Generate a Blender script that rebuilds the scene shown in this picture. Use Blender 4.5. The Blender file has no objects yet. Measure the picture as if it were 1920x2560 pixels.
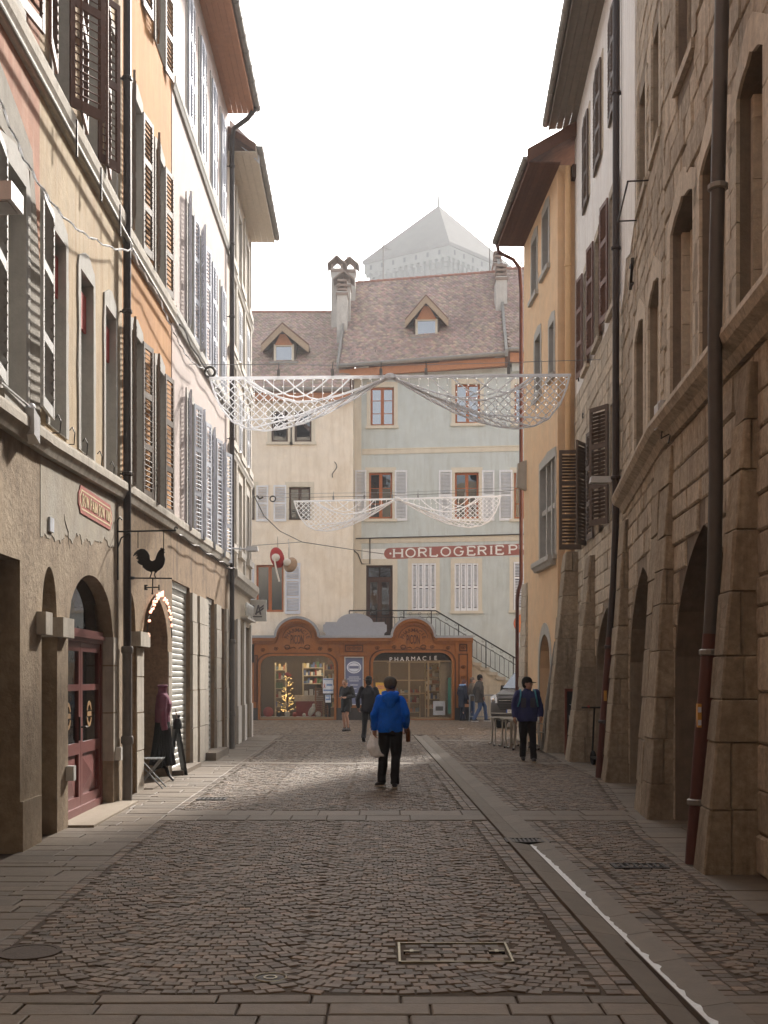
import bpy, bmesh, math, random
from mathutils import Vector, Matrix, noise
from mathutils.geometry import tessellate_polygon
R = math.radians
rnd = random.Random(7)
sc = bpy.context.scene
COL = sc.collection

# ---------------------------------------------------------------- camera, sky, sun, exposure
F, CX, HY, CH = 2800.0, 960.0, 1695.0, 1.74        # focal length (px of a 1920 frame), principal column, horizon row, eye height
cd = bpy.data.cameras.new('camera'); cam = bpy.data.objects.new('camera', cd); COL.objects.link(cam)
cd.sensor_fit = 'HORIZONTAL'; cd.sensor_width = 24.0; cd.lens = 24.0 * F / 1920
cd.shift_y = (HY - 1280) / 1920.0
cd.clip_start = 0.1; cd.clip_end = 2000
cam.location = (0, 0, CH); cam.rotation_euler = (R(90), 0, 0)
sc.camera = cam

SUN_AZ = Vector((0.355, 0.935)).normalized()        # towards the sun, seen from above
SUN_EL = R(33)
w = bpy.data.worlds.new('World'); sc.world = w; w.use_nodes = True
wt = w.node_tree; wt.nodes.clear()
sky = wt.nodes.new('ShaderNodeTexSky'); sky.sky_type = 'NISHITA'; sky.sun_disc = False
sky.sun_elevation = SUN_EL; sky.sun_rotation = math.atan2(SUN_AZ.x, SUN_AZ.y)
sky.air_density = 1.0; sky.dust_density = 4.0; sky.ozone_density = 1.0
hs = wt.nodes.new('ShaderNodeHueSaturation'); hs.inputs['Saturation'].default_value = 0.25
bg = wt.nodes.new('ShaderNodeBackground'); bg.inputs['Strength'].default_value = 0.13
wo = wt.nodes.new('ShaderNodeOutputWorld')
wt.links.new(sky.outputs[0], hs.inputs['Color']); wt.links.new(hs.outputs[0], bg.inputs[0]); wt.links.new(bg.outputs[0], wo.inputs[0])
sl = bpy.data.lights.new('sun', 'SUN'); sun = bpy.data.objects.new('sun', sl); COL.objects.link(sun)
sl.energy = 3.5; sl.angle = R(3.5); sl.color = (1.0, 0.93, 0.84)
sd = Vector((SUN_AZ.x * math.cos(SUN_EL), SUN_AZ.y * math.cos(SUN_EL), math.sin(SUN_EL)))
sun.rotation_euler = sd.to_track_quat('Z', 'Y').to_euler(); sun.location = (0, -8, 30)
vs = sc.view_settings
vs.view_transform = 'Standard'; vs.look = 'None'; vs.gamma = 1; vs.use_curve_mapping = False
vs.exposure = 1.55
sc.cycles.use_denoising = True
sc.cycles.max_bounces = 7; sc.cycles.diffuse_bounces = 4; sc.cycles.glossy_bounces = 3; sc.cycles.transmission_bounces = 6
sc.cycles.transparent_max_bounces = 12; sc.cycles.volume_bounces = 0
sc.cycles.sample_clamp_indirect = 6.0

# ---------------------------------------------------------------- materials
def C(r, g, b, d=.22):
    m_ = (r+g+b)/3; r, g, b = (v+(m_-v)*d for v in (r, g, b))
    f = lambda v: (v/255/12.92) if v/255 <= 0.04045 else ((v/255+0.055)/1.055)**2.4
    return (f(r), f(g), f(b), 1)
MATS = {}
def M(name, col, rough=.85, var=.18, sc_=5, bump=.25, bsc=45, metal=0, streak=0, scol=None, rn=0, spec=.3, emit=0, tint=False, alpha=1, ssc=(2.2, 2.2, .22), big=0, bigcol=None):
    if name in MATS: return MATS[name]
    m = bpy.data.materials.new(name); m.use_nodes = True; MATS[name] = m
    t = m.node_tree; N = t.nodes; L = t.links; p = N['Principled BSDF']
    p.inputs['Roughness'].default_value = rough; p.inputs['Metallic'].default_value = metal
    p.inputs['Specular IOR Level'].default_value = spec
    geo = N.new('ShaderNodeNewGeometry')
    n1 = N.new('ShaderNodeTexNoise'); n1.inputs['Scale'].default_value = sc_; n1.inputs['Detail'].default_value = 6; n1.inputs['Roughness'].default_value = .65
    L.new(geo.outputs['Position'], n1.inputs['Vector'])
    rp = N.new('ShaderNodeMapRange'); rp.inputs['From Min'].default_value = .28; rp.inputs['From Max'].default_value = .72
    rp.inputs['To Min'].default_value = 1-var; rp.inputs['To Max'].default_value = 1+var
    L.new(n1.outputs['Fac'], rp.inputs['Value'])
    mul = N.new('ShaderNodeVectorMath'); mul.operation = 'SCALE'; mul.inputs[0].default_value = col[:3]
    L.new(rp.outputs[0], mul.inputs['Scale'])
    out = mul.outputs[0]
    def mix(fac, c2):
        nonlocal out
        mx = N.new('ShaderNodeMix'); mx.data_type = 'RGBA'
        L.new(fac, mx.inputs['Factor']); L.new(out, mx.inputs['A']); mx.inputs['B'].default_value = c2
        out = mx.outputs['Result']
    if big:
        n3 = N.new('ShaderNodeTexNoise'); n3.inputs['Scale'].default_value = .9; n3.inputs['Detail'].default_value = 5; n3.inputs['Roughness'].default_value = .7
        L.new(geo.outputs['Position'], n3.inputs['Vector'])
        r3 = N.new('ShaderNodeMapRange'); r3.inputs['From Min'].default_value = .48; r3.inputs['From Max'].default_value = .66; r3.inputs['To Max'].default_value = big
        L.new(n3.outputs['Fac'], r3.inputs['Value']); mix(r3.outputs[0], bigcol)
    if streak:
        mp = N.new('ShaderNodeMapping'); mp.inputs['Scale'].default_value = ssc
        L.new(geo.outputs['Position'], mp.inputs['Vector'])
        n2 = N.new('ShaderNodeTexNoise'); n2.inputs['Scale'].default_value = 2.6; n2.inputs['Detail'].default_value = 7; n2.inputs['Roughness'].default_value = .68
        L.new(mp.outputs[0], n2.inputs['Vector'])
        r2 = N.new('ShaderNodeMapRange'); r2.inputs['From Min'].default_value = .47; r2.inputs['From Max'].default_value = .74; r2.inputs['To Max'].default_value = streak
        L.new(n2.outputs['Fac'], r2.inputs['Value']); mix(r2.outputs[0], scol or (col[0]*.35, col[1]*.32, col[2]*.3, 1))
    if rn:
        oi = N.new('ShaderNodeObjectInfo'); ro = N.new('ShaderNodeMapRange'); ro.inputs['To Min'].default_value = 1-rn; ro.inputs['To Max'].default_value = 1+rn
        L.new(oi.outputs['Random'], ro.inputs['Value'])
        s2 = N.new('ShaderNodeVectorMath'); s2.operation = 'SCALE'; L.new(out, s2.inputs[0]); L.new(ro.outputs[0], s2.inputs['Scale']); out = s2.outputs[0]
    if tint:
        at = N.new('ShaderNodeAttribute'); at.attribute_name = 'tint'
        s3 = N.new('ShaderNodeVectorMath'); s3.operation = 'MULTIPLY'; L.new(out, s3.inputs[0]); L.new(at.outputs['Color'], s3.inputs[1]); out = s3.outputs[0]
    L.new(out, p.inputs['Base Color'])
    if bump:
        nb = N.new('ShaderNodeTexNoise'); nb.inputs['Scale'].default_value = bsc; nb.inputs['Detail'].default_value = 9; nb.inputs['Roughness'].default_value = .68; nb.inputs['Scale'].default_value = bsc*.42
        L.new(geo.outputs['Position'], nb.inputs['Vector'])
        bp = N.new('ShaderNodeBump'); bp.inputs['Strength'].default_value = bump; bp.inputs['Distance'].default_value = .02
        L.new(nb.outputs['Fac'], bp.inputs['Height']); L.new(bp.outputs[0], p.inputs['Normal'])
    if emit:
        p.inputs['Emission Color'].default_value = col; p.inputs['Emission Strength'].default_value = emit
    if alpha < 1: p.inputs['Alpha'].default_value = alpha
    return m
def glass_mat(name, tr, ior=1.5, rough=.02, base=(.01, .012, .015, 1)):
    m = bpy.data.materials.new(name); m.use_nodes = True; t = m.node_tree; N = t.nodes; L = t.links
    N.clear(); o = N.new('ShaderNodeOutputMaterial')
    fr = N.new('ShaderNodeFresnel'); fr.inputs['IOR'].default_value = ior
    gl = N.new('ShaderNodeBsdfGlossy'); gl.inputs['Roughness'].default_value = rough; gl.inputs['Color'].default_value = (.95, .97, 1, 1)
    nz = N.new('ShaderNodeTexNoise'); nz.inputs['Scale'].default_value = 2.2; g = N.new('ShaderNodeNewGeometry'); L.new(g.outputs['Position'], nz.inputs['Vector'])
    bp = N.new('ShaderNodeBump'); bp.inputs['Strength'].default_value = .06; bp.inputs['Distance'].default_value = .03; L.new(nz.outputs['Fac'], bp.inputs['Height'])
    L.new(bp.outputs[0], gl.inputs['Normal'])
    if tr: b = N.new('ShaderNodeBsdfTransparent'); b.inputs['Color'].default_value = (tr, tr, tr, 1)
    else: b = N.new('ShaderNodeBsdfDiffuse'); b.inputs['Color'].default_value = base
    mx = N.new('ShaderNodeMixShader'); L.new(fr.outputs[0], mx.inputs[0]); L.new(b.outputs[0], mx.inputs[1]); L.new(gl.outputs[0], mx.inputs[2]); L.new(mx.outputs[0], o.inputs[0])
    return m
GLASS = glass_mat('window_glass', 0, 1.9)
GLASSB = glass_mat('bright_window_glass', 0, 3.2, .015, (.03, .035, .05, 1))
SHOPGLASS = glass_mat('shop_glass', .9, 1.45)
CURT = M('curtain_cloth', C(190, 185, 172), .9, .15, 9, .3, 20)

# ---------------------------------------------------------------- mesh helpers
class MB:
    def __init__(s): s.v = []; s.f = []; s.t = []
    def add(s, vs, fs, tint=None):
        o = len(s.v); s.v += [tuple(v) for v in vs]; s.f += [tuple(i+o for i in f) for f in fs]
        if tint is not None: s.t += [tint]*len(fs)
        return s
    def box(s, x0, x1, y0, y1, z0, z1):
        return s.add([(x0,y0,z0),(x1,y0,z0),(x1,y1,z0),(x0,y1,z0),(x0,y0,z1),(x1,y0,z1),(x1,y1,z1),(x0,y1,z1)],
                     [(0,3,2,1),(4,5,6,7),(0,1,5,4),(1,2,6,5),(2,3,7,6),(3,0,4,7)])
    def hexa(s, p):  # 8 corner points ordered as box()
        return s.add(p, [(0,3,2,1),(4,5,6,7),(0,1,5,4),(1,2,6,5),(2,3,7,6),(3,0,4,7)])
    def bar(s, a, b, wx, wz=None, up=(0,0,1)):
        a = Vector(a); b = Vector(b); d = (b-a).normalized(); up = Vector(up)
        if abs(d.dot(up)) > .98: up = Vector((0, 1, 0))
        x = d.cross(up).normalized(); y = x.cross(d).normalized(); wz = wz or wx
        x *= wx/2; y *= wz/2
        p = [a-x-y, a+x-y, a+x+y, a-x+y, b-x-y, b+x-y, b+x+y, b-x+y]
        return s.add(p, [(0,3,2,1),(4,5,6,7),(0,1,5,4),(1,2,6,5),(2,3,7,6),(3,0,4,7)])
    def tube(s, pts, r, n=8, cap=True):
        pts = [Vector(p) for p in pts]; k = len(pts); rs = r if isinstance(r, (list, tuple)) else [r]*k
        vs = []; ref = None
        for i in range(k):
            d = (pts[min(i+1, k-1)] - pts[max(i-1, 0)])
            if d.length < 1e-9: d = Vector((0, 0, 1))
            d.normalize()
            if ref is None:
                ref = Vector((0, 0, 1)) if abs(d.z) < .9 else Vector((1, 0, 0))
            x = (ref - d*ref.dot(d))
            if x.length < 1e-6: x = d.orthogonal()
            x.normalize(); ref = x; y = d.cross(x)
            for j in range(n):
                a = 2*math.pi*j/n; vs.append(pts[i] + (x*math.cos(a) + y*math.sin(a))*rs[i])
        fs = []
        for i in range(k-1):
            for j in range(n):
                fs.append((i*n+j, i*n+(j+1) % n, (i+1)*n+(j+1) % n, (i+1)*n+j))
        if cap: fs += [tuple(range(n-1, -1, -1)), tuple(range((k-1)*n, k*n))]
        return s.add(vs, fs)
    def lathe(s, prof, n=16, c=(0, 0, 0)):   # prof: (r,z)
        vs = []; k = len(prof)
        for r, z in prof:
            for j in range(n):
                a = 2*math.pi*j/n; vs.append((c[0]+r*math.cos(a), c[1]+r*math.sin(a), c[2]+z))
        fs = [(i*n+j, i*n+(j+1) % n, (i+1)*n+(j+1) % n, (i+1)*n+j) for i in range(k-1) for j in range(n)]
        fs += [tuple(range(n-1, -1, -1)), tuple(range((k-1)*n, k*n))]
        return s.add(vs, fs)
    def ell(s, c, r, nu=12, nv=8, rot=None):
        vs = []; fs = []
        for i in range(nv+1):
            th = math.pi*i/nv
            for j in range(nu):
                a = 2*math.pi*j/nu; p = Vector((r[0]*math.sin(th)*math.cos(a), r[1]*math.sin(th)*math.sin(a), r[2]*math.cos(th)))
                if rot: p = rot @ p
                vs.append(p + Vector(c))
        for i in range(nv):
            for j in range(nu):
                fs.append((i*nu+j, (i+1)*nu+j, (i+1)*nu+(j+1) % nu, i*nu+(j+1) % nu))
        return s.add(vs, fs)
    def prism(s, poly, y0, y1, holes=()):    # polygon in (x,z), swept along y, optional holes
        loops = [list(poly)] + [list(h) for h in holes]
        flat = [p for l in loops for p in l]; n = len(flat)
        tri = tessellate_polygon([[Vector((p[0], p[1], 0)) for p in l] for l in loops])
        vs = [(p[0], y0, p[1]) for p in flat] + [(p[0], y1, p[1]) for p in flat]
        fs = [tuple(t) for t in tri] + [tuple(i+n for i in t) for t in tri]
        o = 0
        for l in loops:
            k = len(l)
            for i in range(k): a, b = o+i, o+(i+1) % k; fs.append((a, b, b+n, a+n))
            o += k
        return s.add(vs, fs)
    def sheet(s, poly, y, holes=(), hdepth=0):  # flat (x,z) face with holes and reveals going inward
        loops = [list(poly)] + [list(h) for h in holes]
        flat = [p for l in loops for p in l]
        tri = tessellate_polygon([[Vector((p[0], p[1], 0)) for p in l] for l in loops])
        s.add([(p[0], y, p[1]) for p in flat], [tuple(t) for t in tri])
        return s
    def mesh(s, name, smooth=False):
        me = bpy.data.meshes.new(name); me.from_pydata(s.v, [], s.f)
        if s.t:
            at = me.attributes.new('tint', 'FLOAT_COLOR', 'FACE')
            for i, c in enumerate(s.t): at.data[i].color = (c[0], c[1], c[2], 1)
        bm = bmesh.new(); bm.from_mesh(me); bmesh.ops.recalc_face_normals(bm, faces=bm.faces); bm.to_mesh(me); bm.free()
        if smooth:
            me.polygons.foreach_set('use_smooth', [True]*len(me.polygons)); 
            try: me.set_sharp_from_angle(angle=R(50))
            except Exception: pass
        return me
def obj(name, data, mat=None, parent=None, loc=None, rot=None, scale=None):
    if isinstance(data, MB): data = data.mesh(name)
    o = bpy.data.objects.new(name, data); COL.objects.link(o)
    if mat is not None and data is not None and hasattr(data, 'materials') and not data.materials: data.materials.append(mat)
    if parent is not None: o.parent = parent
    if loc is not None: o.location = loc
    if rot is not None: o.rotation_euler = rot
    if scale is not None: o.scale = scale
    return o
def tag(o, label=None, cat=None, group=None, kind=None):
    if label: o['label'] = label
    if cat: o['category'] = cat
    if group: o['group'] = group
    if kind: o['kind'] = kind
    return o
def empty(name, loc=(0, 0, 0), rz=0, label=None, cat=None, group=None, kind=None):
    o = bpy.data.objects.new(name, None); COL.objects.link(o); o.location = loc; o.rotation_euler = (0, 0, rz); o.empty_display_size = .2
    return tag(o, label, cat, group, kind)
def U(px, py, Y): return Vector(((px-CX)/F*Y, Y, CH+(HY-py)/F*Y))   # measured photo point at a known distance
TMP = bpy.data.scenes.new('tmp')
def to_mesh(o):     # evaluate one object (modifiers, fonts) in a scene of its own
    TMP.collection.objects.link(o); vl = TMP.view_layers[0]; vl.update(); dg = vl.depsgraph
    me = bpy.data.meshes.new_from_object(o.evaluated_get(dg)); TMP.collection.objects.unlink(o); bpy.data.objects.remove(o)
    return me
def text(name, s, size, mat, parent, loc, rot, ext=.01, align='CENTER', space=1.0, off=0, sx=1):
    cu = bpy.data.curves.new(name, 'FONT'); cu.body = s; cu.size = size; cu.extrude = ext; cu.align_x = align; cu.align_y = 'CENTER'
    cu.space_character = space; cu.offset = off; cu.resolution_u = 3
    me = to_mesh(bpy.data.objects.new('tmp', cu)); me.name = name; bpy.data.curves.remove(cu); me.materials.clear()
    return obj(name, me, mat, parent, loc, rot, (sx, 1, 1))
def arch(s0, s1, z0, zs, zt, kind='round', n=12):   # opening outline from the floor up
    m = (s0+s1)/2; hw = (s1-s0)/2; pts = [(s0, z0), (s1, z0), (s1, zs)]
    for i in range(1, n):
        u = 1-2*i/n
        if kind == 'round': h = math.sqrt(max(0, 1-u*u))
        elif kind == 'point': a = 1-abs(u); h = math.sqrt(max(0, 1-(1-a)**2))*.72+.28*a
        elif kind == 'seg': h = 1-u*u
        elif kind == 'ogee': a = 1-abs(u); h = (.62*math.sin(min(1, a/.62)*math.pi/2) if a < .62 else .62+.38*((a-.62)/.38)**1.6)
        pts.append((m+u*hw, zs+(zt-zs)*h))
    pts.append((s0, zs))
    return pts
def rect(s0, s1, z0, z1): return [(s0, z0), (s1, z0), (s1, z1), (s0, z1)]

class Bld:   # a building; local x runs along its front, local y goes in, z up
    def __init__(s, name, label, p0, p1, cat='building', group=None):
        s.p0 = Vector(p0); d = Vector(p1)-s.p0; s.len = d.length; s.es = d.normalized(); s.ei = Vector((-s.es.y, s.es.x))
        s.e = empty(name, (p0[0], p0[1], 0), math.atan2(s.es.y, s.es.x), label, cat, group)
    def sz(s, px, py=HY, i=0):
        rx = (px-CX)/F; q = s.p0+s.ei*i; t = q.dot(s.ei)/(Vector((rx, 1)).dot(s.ei)); P = Vector((rx*t, t))
        return (P-s.p0).dot(s.es), CH+(HY-py)/F*t
    def s(s_, px, i=0): return s_.sz(px, HY, i)[0]
    def sy(s, Y): return (Y-s.p0.y)/s.es.y
    def W(s, a, i=0, z=0): q = s.p0+s.es*a+s.ei*i; return Vector((q.x, q.y, z))
    def part(s, name, mb, mat, parent=None, loc=None, rot=None, smooth=False):
        if isinstance(mb, MB): mb = mb.mesh(name, smooth)
        return obj(name, mb, mat, parent or s.e, loc, rot)
    def wall(s, top, holes, mat, thick=6, name='wall', z0=-.15, a0=0, a1=None, slope=0):
        """front sheet with openings [(outline, depth, back material or None)], reveals, returns and back"""
        mb = MB(); L = s.len if a1 is None else a1
        mb.sheet([(a0, z0), (L, z0), (L, top+slope), (a0, top)], 0, [h[0] for h in holes])
        for h, depth, bm_ in holes:
            k = len(h)
            for i in range(k):
                a, b = h[i], h[(i+1) % k]; mb.add([(a[0], 0, a[1]), (b[0], 0, b[1]), (b[0], depth, b[1]), (a[0], depth, a[1])], [(0, 1, 2, 3)])
        tt = min(top, top+slope)
        mb.add([(a0, 0, z0), (a0, thick, z0), (a0, thick, tt), (a0, 0, tt)], [(0, 1, 2, 3)])
        mb.add([(L, 0, z0), (L, thick, z0), (L, thick, tt), (L, 0, tt)], [(0, 1, 2, 3)])
        mb.add([(a0, thick, z0), (L, thick, z0), (L, thick, tt), (a0, thick, tt)], [(0, 1, 2, 3)])
        w_ = s.part(name, mb, mat)
        for h, depth, bm_ in holes:
            if bm_ is not None: s.part('recess_back', MB().sheet(h, depth-.002), bm_, w_)
        return w_
    def window(s, h, depth, fmat, pmat=None, nx=2, nz=3, fw=.06, curtain=None, name='window'):
        xs = [p[0] for p in h]; zs = [p[1] for p in h]; x0, x1, z0, z1 = min(xs), max(xs), min(zs), max(zs)
        y0, y1 = depth-.07, depth-.02
        mb = MB().box(x0, x0+fw, y0, y1, z0, z1).box(x1-fw, x1, y0, y1, z0, z1).box(x0+fw, x1-fw, y0, y1, z0, z0+fw*1.2).box(x0+fw, x1-fw, y0, y1, z1-fw, z1)
        for k in range(1, nx):
            x = x0+(x1-x0)*k/nx; mb.box(x-fw*.8, x+fw*.8, y0-.01, y1, z0+fw, z1-fw)
        f = s.part(name, mb, fmat)
        bars = MB()
        for k in range(1, nz):
            z = z0+(z1-z0)*k/nz
            for q in range(nx):
                bars.box(x0+(x1-x0)*q/nx+fw*.8, x0+(x1-x0)*(q+1)/nx-fw*.8, y0+.005, y1-.005, z-.014, z+.014)
        if nz > 1: s.part('glazing_bar', bars, fmat, f)
        for q in range(nx):
            a, b = x0+(x1-x0)*q/nx+.02, x0+(x1-x0)*(q+1)/nx-.02
            s.part('pane', MB().box(a, b, depth-.05, depth-.042, z0+.02, z1-.02), pmat or GLASS, f)
        if curtain:
            mb = MB(); n = 22; vs = []; fs = []
            for k in range(n+1):
                x = x0+(x1-x0)*k/n; y = depth+.03+.02*math.sin(k*1.9)
                vs += [(x, y, z0), (x, y, z1)]
            fs = [(2*k, 2*k+2, 2*k+3, 2*k+1) for k in range(n)]
            s.part('curtain', MB().add(vs, fs), curtain, f)
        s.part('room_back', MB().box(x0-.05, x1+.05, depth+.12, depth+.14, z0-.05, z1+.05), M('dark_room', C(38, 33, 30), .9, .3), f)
        return f
    def surround(s, h, mat, wd=.14, proud=.025, depth=.34, sill=True, name='surround', jag=0):
        xs = [p[0] for p in h]; zs = [p[1] for p in h]; x0, x1, z0, z1 = min(xs), max(xs), min(zs), max(zs)
        outer = [(x0-wd, z0), (x1+wd, z0), (x1+wd, z1+wd*1.3), (x0-wd, z1+wd*1.3)]
        if jag:
            outer = [(x0-wd, z0), (x1+wd, z0)]
            z = z0
            while z < z1: outer.append((x1+wd*rnd.uniform(.7, 1.25), z+.05)); z += rnd.uniform(.3, .55); outer.append((x1+wd*rnd.uniform(.7, 1.25), min(z, z1)))
            outer += [(x1+wd*.6, z1+wd*1.6), ((x0+x1)/2+.05, z1+wd*2.7*jag), ((x0+x1)/2-.12, z1+wd*2.4*jag), (x0-wd*.7, z1+wd*1.4)]
            z = z1
            while z > z0+.3: outer.append((x0-wd*rnd.uniform(.7, 1.25), z)); z -= rnd.uniform(.3, .55)
            outer.append((x0-wd, z0+.02))
        mb = MB().prism(outer, -proud, .01, [[(p[0]+(.003 if p[0] < (x0+x1)/2 else -.003), p[1]+.003 if p[1] < (z0+z1)/2 else p[1]-.003) for p in h]])
        o = s.part(name, mb, mat)
        q = MB(); e = .004                                 # lining of the reveal
        for i in range(len(h)):
            a, b = h[i], h[(i+1) % len(h)]
            cxm, czm = (x0+x1)/2, (z0+z1)/2
            A = [(p[0]-math.copysign(e, p[0]-cxm), p[1]-math.copysign(e, p[1]-czm)) for p in (a, b)]
            q.add([(A[0][0], -proud, A[0][1]), (A[1][0], -proud, A[1][1]), (A[1][0], depth-.03, A[1][1]), (A[0][0], depth-.03, A[0][1])], [(0, 1, 2, 3)])
        s.part('jamb_stone', q, mat, o)
        if sill: s.part('sill', MB().box(x0-wd-.04, x1+wd+.04, -.09, .02, z0-.12, z0-.002), mat, o)
        return o
    def leaf(s, hs_, z0, z1, wd, phi, mat, single=False, pitch=.075, panels=3, off=-.04, slat_mat=None):
        fw = .065; th = .035
        key = ('leaf', round(wd, 2), round(z1-z0, 2), round(pitch, 3), panels, mat.name, single)
        H = z1-z0
        zsp = [0.0] + [H*k/panels for k in range(1, panels)] + [H]
        fr = CACHE.get(key)
        if fr is None:
            mb = MB().box(0, fw, 0, th, 0, H).box(wd-fw, wd, 0, th, 0, H)
            for k, z in enumerate(zsp):
                a, b = (z, z+.12) if k == 0 else ((z-.08, z) if k == panels else (z-.05, z+.05))
                mb.box(fw, wd-fw, .002, th-.002, a, b)
            fr = CACHE[key] = mb.mesh('shutter')
            sm = MB(); a = .031; t_ = .006
            ca, sa = math.cos(R(38)), math.sin(R(38))
            P = []
            for x in (fw-.004, wd-fw+.004):
                for (u, v) in ((-a, -t_), (a, -t_), (a, t_), (-a, t_)):
                    P.append((x, th/2+u*ca-v*sa, u*sa+v*ca))
            sm.add(P, [(0, 1, 2, 3), (4, 7, 6, 5), (0, 4, 5, 1), (1, 5, 6, 2), (2, 6, 7, 3), (3, 7, 4, 0)])
            CACHE[key+('s',)] = sm.mesh('slat')
            al = MB()
            zz = []
            for k in range(panels):
                lo = zsp[k]+(.12 if k == 0 else .05)+.03; hi = zsp[k+1]-(.08 if k == panels-1 else .05)-.02
                n = max(1, int((hi-lo)/pitch))
                for q in range(n): zz.append(lo+(q+.4)*(hi-lo)/n)
            for z in zz: al.add([(p[0], p[1], p[2]+z) for p in sm.v], sm.f)
            CACHE[key+('z',)] = zz; CACHE[key+('a',)] = al.mesh('slats')
        o = obj('shutter', fr, mat, s.e, (hs_, off, z0), (0, 0, R(phi)))
        if single:
            me = CACHE[key+('s',)]
            if not me.materials: me.materials.append(slat_mat or mat)
            for z in CACHE[key+('z',)]: obj('slat', me, None, o, (0, 0, z), (rnd.uniform(-.06, .06), 0, 0))
        else:
            me = CACHE[key+('a',)]
            if not me.materials: me.materials.append(slat_mat or mat)
            tag(obj('slats', me, None, o), kind='stuff')
        return o
    def cornice(s, pts, prof, mat, name='cornice', i0=0):   # run a moulding (list of (out,z)) along local points (s,z)
        mb = MB(); n = len(prof)
        vs = [(a, i0-o, z+h) for (a, z) in pts for (o, h) in prof]
        fs = [(k*n+j, k*n+(j+1) % n, (k+1)*n+(j+1) % n, (k+1)*n+j) for k in range(len(pts)-1) for j in range(n)]
        fs += [tuple(range(n)), tuple(range((len(pts)-1)*n, len(pts)*n))]
        return s.part(name, mb.add(vs, fs), mat)
CACHE = {}
def stones(b, parent, mat, s0, s1, z0, z1, ch, lw, ext, proud=.02, gap=.012, jit=.012, limit=300, name='stone', seed=3, keep=None, thick=.08, slope=0):
    """coursed stones on a wall; ext(z0,z1) gives the spans blocked by openings"""
    rr = random.Random(seed); lst = []
    z = z0
    while z < z1-.05:
        h = min(rr.uniform(*ch), z1-z); za, zb = z, z+h; z = zb
        blk = sorted(ext(za, zb)); cur = s0; spans = []
        for a, c in blk:
            if a > cur: spans.append((cur, min(a, s1)))
            cur = max(cur, c)
        if cur < s1: spans.append((cur, s1))
        for a, c in spans:
            x = a
            while x < c-.02:
                l = rr.uniform(*lw)
                if c-(x+l) < lw[0]*.6: l = c-x
                l = min(l, c-x)
                if keep is None or keep(x+l/2, (za+zb)/2, rr): lst.append((x, x+l, za, zb))
                x += l
    lst.sort(key=lambda q: -(q[1]-q[0])*(q[3]-q[2]))
    rest = MB()
    for k, (xa, xb, za, zb) in enumerate(lst):
        j = lambda: rr.uniform(-jit, jit)
        g = gap/2; pr = proud*rr.uniform(.55, 1.3); c_ = min(.018, (zb-za)*.12)
        F4 = [(xa+g, za+g), (xb-g, za+g), (xb-g, zb-g), (xa+g, zb-g)]
        F4 = [(x+max(-g*.8, j()) if 0 else x+j()*.6, zq+j()*.5) for x, zq in F4]
        I4 = [(F4[0][0]+c_, F4[0][1]+c_), (F4[1][0]-c_, F4[1][1]+c_), (F4[2][0]-c_, F4[2][1]-c_), (F4[3][0]+c_, F4[3][1]-c_)]
        tl = [rr.uniform(-.3, .3)*pr for _ in range(4)]
        vs = [(x, thick, zq) for x, zq in F4] + [(x, -pr*.35, zq) for x, zq in F4] + [(x, -pr+t, zq) for (x, zq), t in zip(I4, tl)]
        fs = [(4, 5, 1, 0), (5, 6, 2, 1), (6, 7, 3, 2), (7, 4, 0, 3), (8, 9, 5, 4), (9, 10, 6, 5), (10, 11, 7, 6), (11, 8, 4, 7), (8, 11, 10, 9)]
        if k < limit: obj(name, MB().add(vs, fs), mat, parent)
        else: rest.add(vs, fs)
    if rest.v: tag(obj(name+'work', rest, mat, parent), kind='stuff')
def spans_of(holes, pad=.0):
    def f(za, zb):
        o = []
        for h in holes:
            zs = [p[1] for p in h]
            if zb <= min(zs) or za >= max(zs): continue
            xs = []
            n = len(h)
            for i in range(n):
                (x0, y0), (x1, y1) = h[i], h[(i+1) % n]
                for zc in (za, zb):
                    if (y0-zc)*(y1-zc) <= 0 and abs(y1-y0) > 1e-9: xs.append(x0+(x1-x0)*(zc-y0)/(y1-y0))
                if za <= y0 <= zb: xs.append(x0)
            if xs: o.append((min(xs)-pad, max(xs)+pad))
        return o
    return f
# ================================================================ ground
STREET = obj('ground', MB().add([(-700, -300, -.05), (700, -300, -.05), (700, 1200, -.05), (-700, 1200, -.05)], [(0, 1, 2, 3)]),
             M('far_ground', C(108, 98, 88), .9, .25, 1.5, .3, 20)); tag(STREET, kind='structure')
BED = M('joint_sand', C(74, 62, 52, 0), .95, .3, 12, .4, 90)
street = obj('street', MB().add([(-4.2, -6, -.02), (9, -6, -.02), (9, 60, -.02), (-9, 60, -.02), (-9, 34, -.02), (-4.2, 34, -.02)], [(0, 1, 2, 3, 4, 5)]), BED); tag(street, kind='structure')
SETT = M('porphyry_sett', C(110, 95, 80, 0), .62, .22, 30, .35, 120, tint=True, spec=.45, big=.35, bigcol=C(98, 88, 78, 0))
SLAB = M('stone_slab', C(108, 95, 80, 0), .66, .16, 9, .25, 90, rn=.16, spec=.4, big=.4, bigcol=C(116, 104, 92))
GUT = M('gutter_stone', C(116, 106, 94, 0), .7, .12, 7, .2, 90, rn=.08, big=.4, bigcol=C(108, 99, 90))
xleft = lambda y: (-2.27-.035*min(y, 14.5)-.0195*max(0, min(y, 34)-14.5)) if y < 34 else -7.5      # edge between slabs and setts
gl = lambda y: 1.543-.0196*y                                                # gutter edges
gr = lambda y: gl(y)+.43
xright = lambda y: 2.42+.0395*y if y < 12.6 else 2.918+.126*(y-12.6)
xright = lambda y: (2.42+.0395*y) if y < 12.5 else (2.914+.125*(y-12.5) if y < 19.5 else (3.79 if y < 32 else 7.5))
BANDS = [(13.72, 14.2), (14.2, 14.72), (22.7, 23.15), (31.0, 31.4)]
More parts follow.
